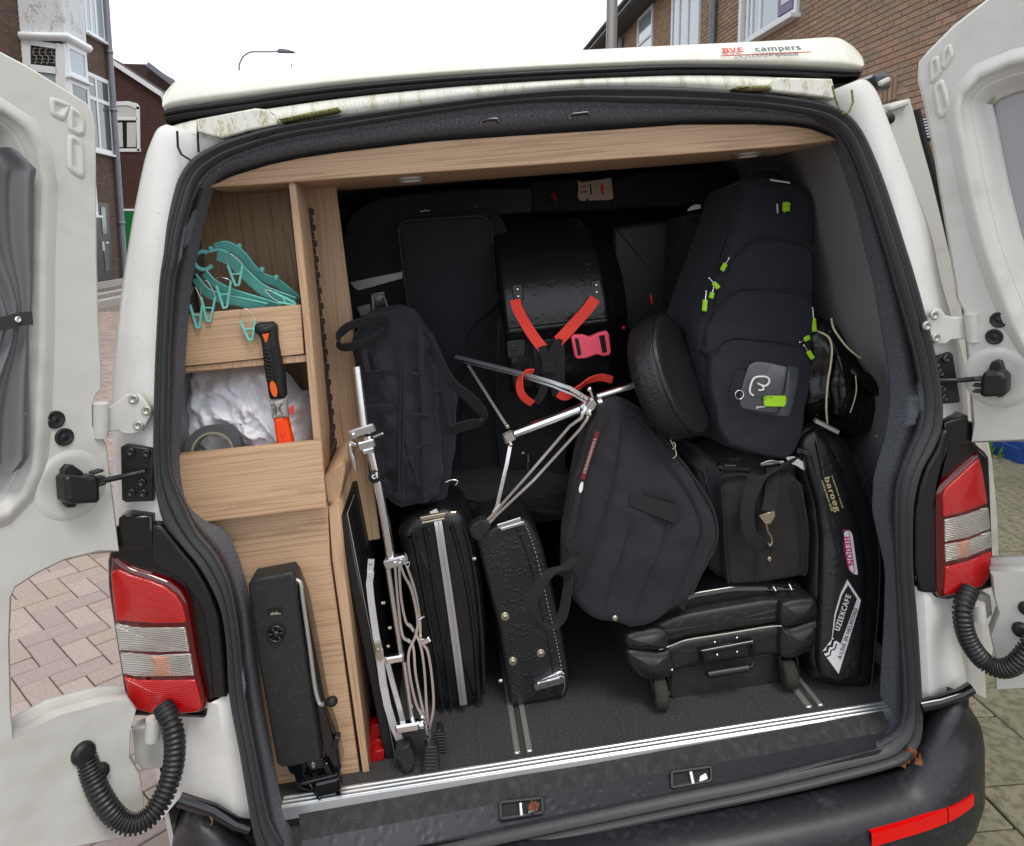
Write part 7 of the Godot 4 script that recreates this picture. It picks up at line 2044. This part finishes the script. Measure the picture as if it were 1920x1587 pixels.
func build_right_house() -> void:
	var h := thing("brick_house", "tan brick house with white windows and a dark overhanging eave on the kerb side", "house", Vector3(4.6, 0.1, -12), W0)
	var st := S()
	var x := 4.5
	box(st, Vector3(x + 4.0, 3.4, -9.5), Vector3(8.0, 7.0, 23.0), Basis(), 0.01); put(st, "wall", mats.tan_mortar, h)
	# openings, read along the wall: z from, z to, y from, y to
	var wa := Vector2(-10.273, -8.595)
	var wy: float = 4.662
	var wb := Vector2(-16.769, -15.504)
	var wc := Vector2(-14.109, -12.447)
	var keep := func(z: float, y: float) -> bool:
		if z > wa.x - 0.1 and z < wa.y + 0.1 and y > wy - 0.1: return false
		if z > wb.x - 0.1 and z < wb.y + 0.1 and y > 2.5 and y < 6.2: return false
		if z > wc.x - 0.1 and z < wc.y + 0.1 and y > 2.0: return false
		if z > -6.643 - 0.11 and z < -6.308 + 0.11 and y > 3.155 and y < 3.416: return false
		return true
	var near := func(z: float, y: float) -> bool:
		return z > -8.1 and z < -5.55 and y > 2.95 and y < 4.65
	var me := []
	for i in 5:
		me.append(slab_mesh(0.04, 0.054, 0.21, 0.004, mats["tan_brick_%d" % i]))
	brick_wall(h, x, -20.5, -2.0, 0.2, 6.75, keep, near, me, slab_mesh(0.04, 0.054, 0.21, 0.003, mats.tan_any), -1.0)
	# upright bricks of the vent panel
	for i in 5:
		st = S(); box(st, Vector3(x, 3.285, lerpf(-6.643, -6.308, i / 4.0)), Vector3(0.045, 0.249, 0.054), Basis(), 0.003); put(st, "brick", mats["tan_brick_%d" % i], h)
	# slotted wall vent
	var vz: float = -5.693
	var vy: float = 2.786
	for i in 7:
		st = S(); box(st, Vector3(x - 0.025, vy + (i - 3) * 0.03, vz), Vector3(0.05, 0.014, 0.22), Basis(), 0.002); put(st, "vent_bar", mats.white_frame, h)
	st = S(); box(st, Vector3(x - 0.02, vy, vz), Vector3(0.02, 0.24, 0.24)); put(st, "vent_back", mats.brown_mortar, h)
	wall_window(h, x + 0.0, wa.x, wa.y, wy, 6.4, -1.0, [["v", 0.12], ["v", 0.3]], mats.pale_glass, 0.08)
	st = S(); box(st, Vector3(x - 0.02, wy + 0.35, lerpf(wa.x, wa.y, 0.8)), Vector3(0.05, 0.5, 0.45)); put(st, "casement", mats.purple_frame, h)
	st = S(); box(st, Vector3(x - 0.048, wy + 0.42, lerpf(wa.x, wa.y, 0.82)), Vector3(0.01, 0.4, 0.30)); put(st, "casement_pane", mats.pale_glass, h)
	wall_window(h, x, wb.x, wb.y, 2.6, 6.763, -1.0, [["h", 0.85]], mats.pale_glass)
	wall_window(h, x, wc.x, wc.y, 2.0, 6.6, -1.0, [["v", 0.3], ["v", 0.62]], mats.pale_glass, 0.1)
	st = S(); along(st, PackedVector3Array([Vector3(x - 0.07, 0.15, -11.63), Vector3(x - 0.07, 6.7, -11.63)]), 0.06, 14); put(st, "rain_pipe", mats.zinc, h)
	st = S(); box(st, Vector3(x - 0.04, 4.0, -10.435), Vector3(0.08, 5.4, 0.1)); put(st, "white_post", mats.white_frame, h)
	st = S(); along(st, PackedVector3Array([Vector3(x - 0.06, 0.15, -18.23), Vector3(x - 0.06, 6.7, -18.23)]), 0.07, 14); put(st, "rain_pipe", mats.zinc, h)
	# eave and roof
	st = S(); box(st, Vector3(x - 0.22, 6.82, -11.5), Vector3(0.5, 0.05, 19.4)); put(st, "soffit", mats.dark_soffit, h)
	st = S(); box(st, Vector3(x - 0.48, 6.93, -11.5), Vector3(0.05, 0.2, 19.5)); box(st, Vector3(x - 0.53, 6.97, -11.5), Vector3(0.08, 0.09, 19.5), Basis(), 0.02); put(st, "gutter", mats.dark_soffit, h)
	st = S(); box(st, Vector3(x - 0.506, 6.85, -11.5), Vector3(0.01, 0.03, 19.5)); put(st, "fascia_trim", mats.zinc, h)
	st = S(); quad(st, Vector3(x - 0.55, 6.98, -21.2), Vector3(x - 0.55, 6.98, -1.8), Vector3(x + 4, 9.5, -1.8), Vector3(x + 4, 9.5, -21.2)); put(st, "roof", mats.roof_tile, h)

func build_left_house() -> void:
	var h := thing("terrace_house", "brown brick terrace house with a white bay window and dark front door across the street", "house", Vector3(-10.5, 0.1, -17), W0)
	var x := -10.2
	var st := S(); box(st, Vector3(x - 4.0, 6.0, -14.0), Vector3(8.0, 12.0, 18.6), Basis(), 0.01); put(st, "wall", mats.brown_mortar, h)
	var wb := Vector2(-23.066, -21.416)
	var wt := Vector2(-23.035, -21.711)
	var dd := Vector2(-22.396, -21.197)
	var b0: float = 4.087
	var b1: float = 6.295
	var t0: float = 7.38
	var d1: float = 2.627
	var zn: float = -18.246
	var keep := func(z: float, y: float) -> bool:
		if z > wb.x and z < wb.y and y > b0 and y < b1: return false
		if z > wt.x and z < wt.y and y > t0: return false
		if z > dd.x and z < dd.y and y < d1: return false
		if z > zn - 1.6 and z < zn + 0.05 and y > 1.6: return false
		return true
	brick_wall(h, x, -23.25, -12.0, 0.3, 10.0, keep, func(_z, _y): return false, [], slab_mesh(0.04, 0.054, 0.21, 0.003, mats.brown_any), 1.0)
	wall_window(h, x, wb.x, wb.y, b0, b1, 1.0, [["h", 0.68], ["v", 0.58]], mats.window_glass, 0.12)
	wall_window(h, x, wt.x, wt.y, t0, t0 + 2.4, 1.0, [["v", 0.45], ["v", 0.7]], mats.pale_glass, 0.1)
	st = S(); box(st, Vector3(x + 0.0, (d1 + 0.35) * 0.5, (dd.x + dd.y) * 0.5), Vector3(0.06, d1 - 0.35, dd.y - dd.x)); var dr := put(st, "front_door", mats.dark_door, h)
	for k in 2:
		st = S(); box(st, Vector3(x + 0.035, 1.0 + k * 1.1, dd.x + (dd.y - dd.x) * 0.35), Vector3(0.02, 0.8, 0.3), Basis(), 0.01); put(st, "door_panel", mats.window_glass, dr)
	st = S(); box(st, Vector3(x + 0.05, 1.45, dd.x + 0.35), Vector3(0.06, 0.05, 0.12)); box(st, Vector3(x + 0.05, 1.35, dd.x + 0.62), Vector3(0.05, 0.28, 0.05)); put(st, "handle", mats.white_frame, dr)
	st = S(); box(st, Vector3(x + 0.06, 0.22, -15.0), Vector3(0.16, 0.22, 16.6)); put(st, "plinth", mats.kerb_stone, h)
	st = S(); along(st, PackedVector3Array([Vector3(x + 0.12, 0.15, -23.011), Vector3(x + 0.12, 12.0, -23.011)]), 0.085, 14); var pp := put(st, "rain_pipe", mats.zinc, h)
	for y in [7.131, 5.434, 2.045]:
		st = S(); lathe(st, [Vector2(0.085, -0.05), Vector2(0.105, -0.04), Vector2(0.105, 0.04), Vector2(0.085, 0.05)], Vector3(x + 0.12, y, -23.011), Vector3.UP, 16); put(st, "pipe_collar", mats.zinc, pp)
	# white bay window
	var xo: float = -9.194
	var zf: float = -19.393
	var yc: float = 6.378
	st = S()
	var o := PackedVector2Array([Vector2(x, zn), Vector2(xo, zn), Vector2(xo, zf), Vector2(x, zf - 0.9)])
	var rows := []
	for y in [yc + 0.12, 11.0]:
		var r := PackedVector3Array()
		for q in o: r.append(Vector3(q.x, y, q.y))
		rows.append(r)
	grid(st, rows, false, -1); put(st, "bay_panel", mats.white_render, h)
	rows = []
	st = S()
	for q in [[yc + 0.13, 0.0], [yc + 0.12, 0.1], [yc + 0.04, 0.13], [yc - 0.04, 0.08], [yc - 0.06, 0.0]]:
		rows.append(PackedVector3Array([Vector3(x, q[0], zn + q[1]), Vector3(xo + q[1], q[0], zn + q[1]), Vector3(xo + q[1], q[0], zf - q[1] * 0.5), Vector3(x, q[0], zf - 0.95)]))
	grid(st, rows, false, 0); put(st, "cornice", mats.white_frame, h)
	# near face of the bay, with leaded upper light, then the street face
	var y_mid: float = 5.649
	var fr := S()
	for q in [A2([-10200, 6366, -9983, 6371, -10214, 3519, -10435, 3518]), A2([-9409, 6285, -9194, 6241, -9399, 3525, -9622, 3523]), A2([-10009, 6346, -9387, 6261, -9396, 6138, -10019, 6223]), A2([-10055, 5779, -9429, 5717, -9441, 5555, -10068, 5618])]:
		plate(fr, q, zn + 0.01, 0.1, 0.006)
	var bw := put(fr, "window", mats.white_frame, h)
	st = S(); plate(st, A2([-10017, 6248, -9394, 6163, -9427, 5742, -10055, 5779]), zn - 0.03, 0.02, 0.002); put(st, "leaded_pane", mats.dark_door, bw)
	st = S()
	var lc := A2([-9700, 5984])
	for i in 5:
		along(st, PackedVector3Array([Vector3(lc[0].x - 0.28, lc[0].y - 0.16 + i * 0.08, zn - 0.024), Vector3(lc[0].x + 0.28, lc[0].y - 0.16 + i * 0.08, zn - 0.024)]), 0.005, 5)
	for i in 4:
		along(st, smooth(PackedVector3Array([Vector3(lc[0].x - 0.24 + i * 0.14, lc[0].y - 0.2, zn - 0.024), Vector3(lc[0].x - 0.18 + i * 0.14, lc[0].y - 0.05, zn - 0.022), Vector3(lc[0].x - 0.26 + i * 0.14, lc[0].y + 0.06, zn - 0.022), Vector3(lc[0].x - 0.2 + i * 0.14, lc[0].y + 0.2, zn - 0.024)]), 3), 0.009, 5)
	put(st, "lead_strips", mats.label_grey, bw)
	st = S(); plate(st, A2([-10069, 5606, -9442, 5543, -9598, 3524, -10239, 3519]), zn - 0.03, 0.02, 0.002); put(st, "pane", mats.pale_glass, bw)
	var ya: float = 5.544
	wall_window(h, xo - 0.03, zf + 0.06, zn - 0.06, ya, yc - 0.06, 1.0, [], mats.pale_glass, 0.12)
	wall_window(h, xo - 0.03, zf + 0.06, zn - 0.06, 2.2, ya - 0.06, 1.0, [], mats.window_glass, 0.12)

func build_far_house() -> void:
	var h := thing("gable_house", "dark red brick house with a gable end, arched window and green garage door", "house", Vector3(-12, 0.1, -31), W0)
	var z := -30.0
	var st := S(); plate(st, A2([-13911, 9087, -12881, 8415, -12735, 8239, -10999, 7062, -10863, 6638, -10572, 5413, -10941, -932, -14643, -889]), z, 6.0, 0.02); put(st, "wall", mats.far_brick, h)
	st = S(); bar(st, Vector3(-13.014, 8.45, -29.9), Vector3(-10.964, 7.066, -29.9), 0.13, 0.16, Vector3(0, 0, 1)); bar(st, Vector3(-10.964, 7.066, -29.9), Vector3(-10.81, 6.622, -29.9), 0.13, 0.12, Vector3(0, 0, 1)); put(st, "barge_board", mats.white_frame, h)
	st = S()
	var a := Vector3(-12.991, 8.479, -29.85)
	var b := Vector3(-10.904, 7.098, -29.85)
	var c := Vector3(-10.713, 6.616, -29.85)
	for q in [[a, b], [b, c]]:
		quad(st, q[0], q[1], q[1] + Vector3(0, 0, -7), q[0] + Vector3(0, 0, -7))
	put(st, "roof", mats.roof_tile, h)
	st = S(); plate(st, A2([-14194, 8892, -13330, 8865, -12548, 8858, -11100, 7734, -11062, 6438, -12117, 7319, -13881, 8723]), -33.0, 3.0, 0.05); var rr := put(st, "rear_roof", mats.roof_tile, h)
	st = S(); bar(st, Vector3(-12.477, 8.817, -32.8), Vector3(-11.039, 7.678, -32.8), 0.1, 0.2, Vector3(0, 0, 1)); put(st, "ridge", mats.zinc, rr)
	# arched window
	st = S()
	for q in [A2([-12818, 6732, -12734, 6794, -12294, 6821, -11960, 6744, -11868, 6624, -11876, 6502, -11994, 6521, -12305, 6659, -12824, 6631]), A2([-12008, 6622, -11868, 6624, -11958, 4907, -12078, 4906]), A2([-12853, 6206, -11975, 6196, -11982, 6094, -12862, 6084]), A2([-12935, 5002, -11931, 5010, -11939, 4886, -12944, 4878])]:
		plate(st, q, z + 0.04, 0.1, 0.01)
	var w := put(st, "window", mats.white_frame, h)
	st = S(); plate(st, A2([-12859, 6712, -11945, 6663, -11977, 6176, -12896, 6165]), z + 0.012, 0.02, 0.004); put(st, "pane", mats.net, w)
	st = S(); plate(st, A2([-12900, 6104, -11961, 6115, -12014, 4968, -12978, 4960]), z + 0.012, 0.02, 0.004); put(st, "lower_pane", mats.dark_door, w)
	for q in [A2([-12827, 6003, -12568, 6006, -12590, 5066, -12831, 5064]), A2([-12388, 6008, -12047, 6012, -12108, 5070, -12450, 5067])]:
		st = S(); plate(st, q, z + 0.024, 0.01, 0.004); put(st, "net_curtain", mats.net, w)
	st = S(); plate(st, A2([-12856, 2598, -12247, 2599, -12418, -53, -13033, -48]), z + 0.05, 0.06, 0.01); var g := put(st, "garage_door", mats.green_door, h)
	st = S(); plate(st, A2([-12872, 2661, -12203, 2661, -12208, 2578, -12878, 2577]), z + 0.07, 0.06, 0.01); put(st, "door_lintel", mats.white_frame, g)

func build_street_things() -> void:
	var st := S()
	along(st, PackedVector3Array([Vector3(2.183, 4.623, -9.6) * Vector3(1, 0, 1) + Vector3(0, 0.15, 0), Vector3(2.183, 4.623, -9.6) * Vector3(1, 0, 1) + Vector3(0, 4.0, 0), Vector3(2.183, 4.623, -9.6) * Vector3(1, 0, 1) + Vector3(0, 7.5, 0)]), 0.08, 20)
	var p := thing("lamp_post", "thick plain grey metal lamp post in front of the tan brick house", "lamp post", Vector3(2.183, 4.623, -9.6) * Vector3(1, 0, 1) + Vector3(0, 0.15, 0), W0)
	put(st, "post", mats.lamp_steel, p)
	var l := thing("street_lamp", "distant grey street lamp with a bent arm rising above the van roof", "street lamp", Vector3(-7.191, 7.603, -26.6) * Vector3(1, 0, 1), W0)
	st = S()
	along(st, PackedVector3Array([Vector3(-7.191, 7.603, -26.6) * Vector3(1, 0, 1), Vector3(-7.195, 7.513, -26.6)]), 0.03, 8); along(st, smooth(A3([-7196, 7494, -26600, -7152, 7658, -26600, -7033, 7859, -26600, -6845, 7988, -26600, -6662, 8028, -26600, -6260, 8036, -26600, -5839, 8054, -26600]), 4), 0.027, 8); put(st, "pole", mats.zinc, l)
	st = S(); plate(st, A2([-5856, 8081, -5781, 8136, -5671, 8139, -5452, 8107, -5252, 8039, -5272, 8020, -5841, 8016]), -26.5, 0.2, 0.02); put(st, "lamp_head", mats.zinc, l)
	st = S(); along(st, A3([-5372, 8036, -26600, -5382, 7637, -26600]), 0.006, 5); lathe(st, [Vector2(0.02, 0), Vector2(0.012, 0.08), Vector2(0.02, 0.17), Vector2(0.004, 0.2)], Vector3(-5.385, 7.464, -26.6), Vector3.UP, 8); put(st, "hanging_weight", mats.dark_door, l)
	# blue bench by the wall and weeds beside it
	var b := thing("blue_bench", "corner of a blue painted wooden bench by the wall", "bench", Vector3(3.794, 0.15, -3.452), W0)
	var c := Vector3(3.794, 0.15, -3.452)
	st = S(); box(st, c + Vector3(0.45, 0.13, 0), Vector3(1.1, 0.06, 0.34)); put(st, "seat", mats.blue_paint, b)
	for dx in [-0.05, 0.9]:
		st = S(); box(st, c + Vector3(dx, 0.06, 0.02), Vector3(0.12, 0.11, 0.28)); put(st, "leg", mats.blue_paint, b)
	st = S()
	for i in 90:
		var q := Vector3(3.7, 0.15, -3.527) + Vector3(rng.randf_range(-0.12, 0.12), 0.0, rng.randf_range(-0.1, 0.1))
		var hh := rng.randf_range(0.03, 0.11)
		var lean := Vector3(rng.randf_range(-0.05, 0.05), hh, rng.randf_range(-0.05, 0.05))
		var sd := Vector3(rng.randf_range(-1, 1), 0, rng.randf_range(-1, 1)).normalized() * 0.012
		st.set_smooth_group(-1)
		tri(st, q, q + lean * 0.6 + sd, q + lean); tri(st, q, q + lean, q + lean * 0.6 - sd)
	single(st, "weeds", mats.weed_leaf, Vector3(3.7, 0.15, -3.527), W0, "tuft of bright green weeds at the foot of the wall beside the blue bench", "weeds")

func leaf(at: Vector3, nrm: Vector3, along_v: Vector3, size: float, label: String) -> void:
	var st := S()
	var z := nrm.normalized()
	var y := (along_v - z * along_v.dot(z)).normalized()
	var x := y.cross(z)
	var rows := []
	for i in 9:
		var t := i / 8.0
		var w := sin(PI * pow(t, 0.8)) * 0.36 * (1.0 + 0.35 * sin(i * 2.4))
		var row := PackedVector3Array()
		for j in 5:
			var u := (j - 2) / 2.0
			row.append(at + (y * (t - 0.5) + x * u * w + z * (absf(u) * 0.28 * w * 2.0 + 0.22 * sin(t * 5.0 + at.x * 90.0))) * size)
		rows.append(row)
	grid(st, rows, false, 0)
	var back := []
	for r in rows:
		var q := PackedVector3Array()
		for v in r: q.append(v - z * 0.0006)
		back.append(q)
	grid(st, back, false, 0)
	single(st, "dry_leaf", mats.leaf, at, VT, label, "leaf", "dry leaves caught behind the bumper")

func build_litter() -> void:
	leaf(Vector3(0.659, 0.537, 0.04), Vector3(0.1, 0.7, 0.7), Vector3(1, 0.35, 0), 0.036, "brown curled leaf lowest in the cluster at the right end of the bumper")
	leaf(Vector3(0.679, 0.551, 0.04), Vector3(-0.4, 0.5, 0.8), Vector3(0.4, 0.9, 0), 0.034, "brown leaf standing up in the middle of the cluster by the seal")
	leaf(Vector3(0.691, 0.541, 0.05), Vector3(0.4, 0.6, 0.7), Vector3(1, 0.5, 0), 0.032, "brown leaf flat in the corner of the cluster nearest the bumper")
	leaf(Vector3(0.712, 0.55, 0.04), Vector3(0.3, 0.2, 0.9), Vector3(0.3, 1, 0), 0.034, "dark rolled brown leaf at the top right of the cluster")
	leaf(Vector3(-0.134, 0.541, 0.005), Vector3(0.1, 0.7, 0.7), Vector3(1, 0.3, 0), 0.028, "small dry leaf lying in the left lock pocket of the sill")
	for q in [[A3([69, 492, 60, 85, 477, 60, 111, 489, 60, 120, 498, 60]), "bent dry straw lying where sill and bumper meet"], [A3([-764, 669, 50, -761, 660, 50, -765, 651, 50]), "short dry twig on the left end of the bumper under the white corner"], [A3([656, 555, 0, 668, 558, 0, 679, 569, 0]), "curled straw in the right corner of the door seal"]]:
		var st := S(); along(st, smooth(q[0], 4), 0.0011, 5)
		single(st, "dry_straw", mats.straw, q[0][0], VT, q[1], "straw", "bits of straw on the sill")

func _ready() -> void:
	rng.seed = 7
	var roll := 0.092955
	VT = Transform3D(Basis(Vector3(cos(roll), sin(roll), 0), Vector3(-sin(roll), cos(roll), 0), Vector3(0, 0, 1)), Vector3(0, 0.07426, 0))
	# camera: a crop from the lower part of a wider picture, so the lens is shifted
	var cam := Camera3D.new()
	cam.name = "camera"
	cam.transform = Transform3D(Basis(Vector3(0.995036, -0.002331, 0.099485), Vector3(0.015168, 0.991598, -0.128468), Vector3(-0.098350, 0.129339, 0.986711)), Vector3(-0.36805, 1.79754, 1.41472))
	cam.keep_aspect = Camera3D.KEEP_HEIGHT
	cam.set_frustum(0.05 * 1.133571, Vector2(0, -0.05 * 0.128214), 0.05, 300.0)
	add_child(cam)
	cam.current = true
	# overcast sky
	var env := Environment.new()
	env.background_mode = Environment.BG_SKY
	var sky := Sky.new()
	var sm := ProceduralSkyMaterial.new()
	sm.sky_top_color = Color(0.86, 0.89, 0.93)
	sm.sky_horizon_color = Color(0.93, 0.945, 0.96)
	sm.sky_curve = 0.3
	sm.ground_bottom_color = Color(0.42, 0.40, 0.38)
	sm.ground_horizon_color = Color(0.6, 0.6, 0.6)
	sm.sky_energy_multiplier = 1.0
	sky.sky_material = sm
	env.sky = sky
	env.tonemap_mode = Environment.TONE_MAPPER_LINEAR
	env.tonemap_exposure = 1.7
	env.sdfgi_enabled = true
	env.ssao_enabled = true
	env.ssil_enabled = true
	var we := WorldEnvironment.new()
	we.name = "environment"
	we.environment = env
	add_child(we)
	var sun := DirectionalLight3D.new()
	sun.name = "sun"
	sun.light_color = Color(1.0, 0.97, 0.93)
	sun.light_energy = 0.35
	sun.light_angular_distance = 20.0
	sun.shadow_enabled = true
	sun.rotation_degrees = Vector3(-62, 18, 0)
	add_child(sun)
	make_materials()
	world_materials()
	build_ground()
	build_right_house()
	build_left_house()
	build_far_house()
	build_street_things()
	build_van()
	build_cabinet()
	build_overhead()
	build_shelf_things()
	build_crank()
	build_left_gear()
	build_backpack()
	build_back_gear()
	build_drum_case()
	build_drum_bag()
	build_right_gig()
	build_right_gear()
	build_trolley_case()
	build_open_tripod()
	build_curtain()
	build_litter()
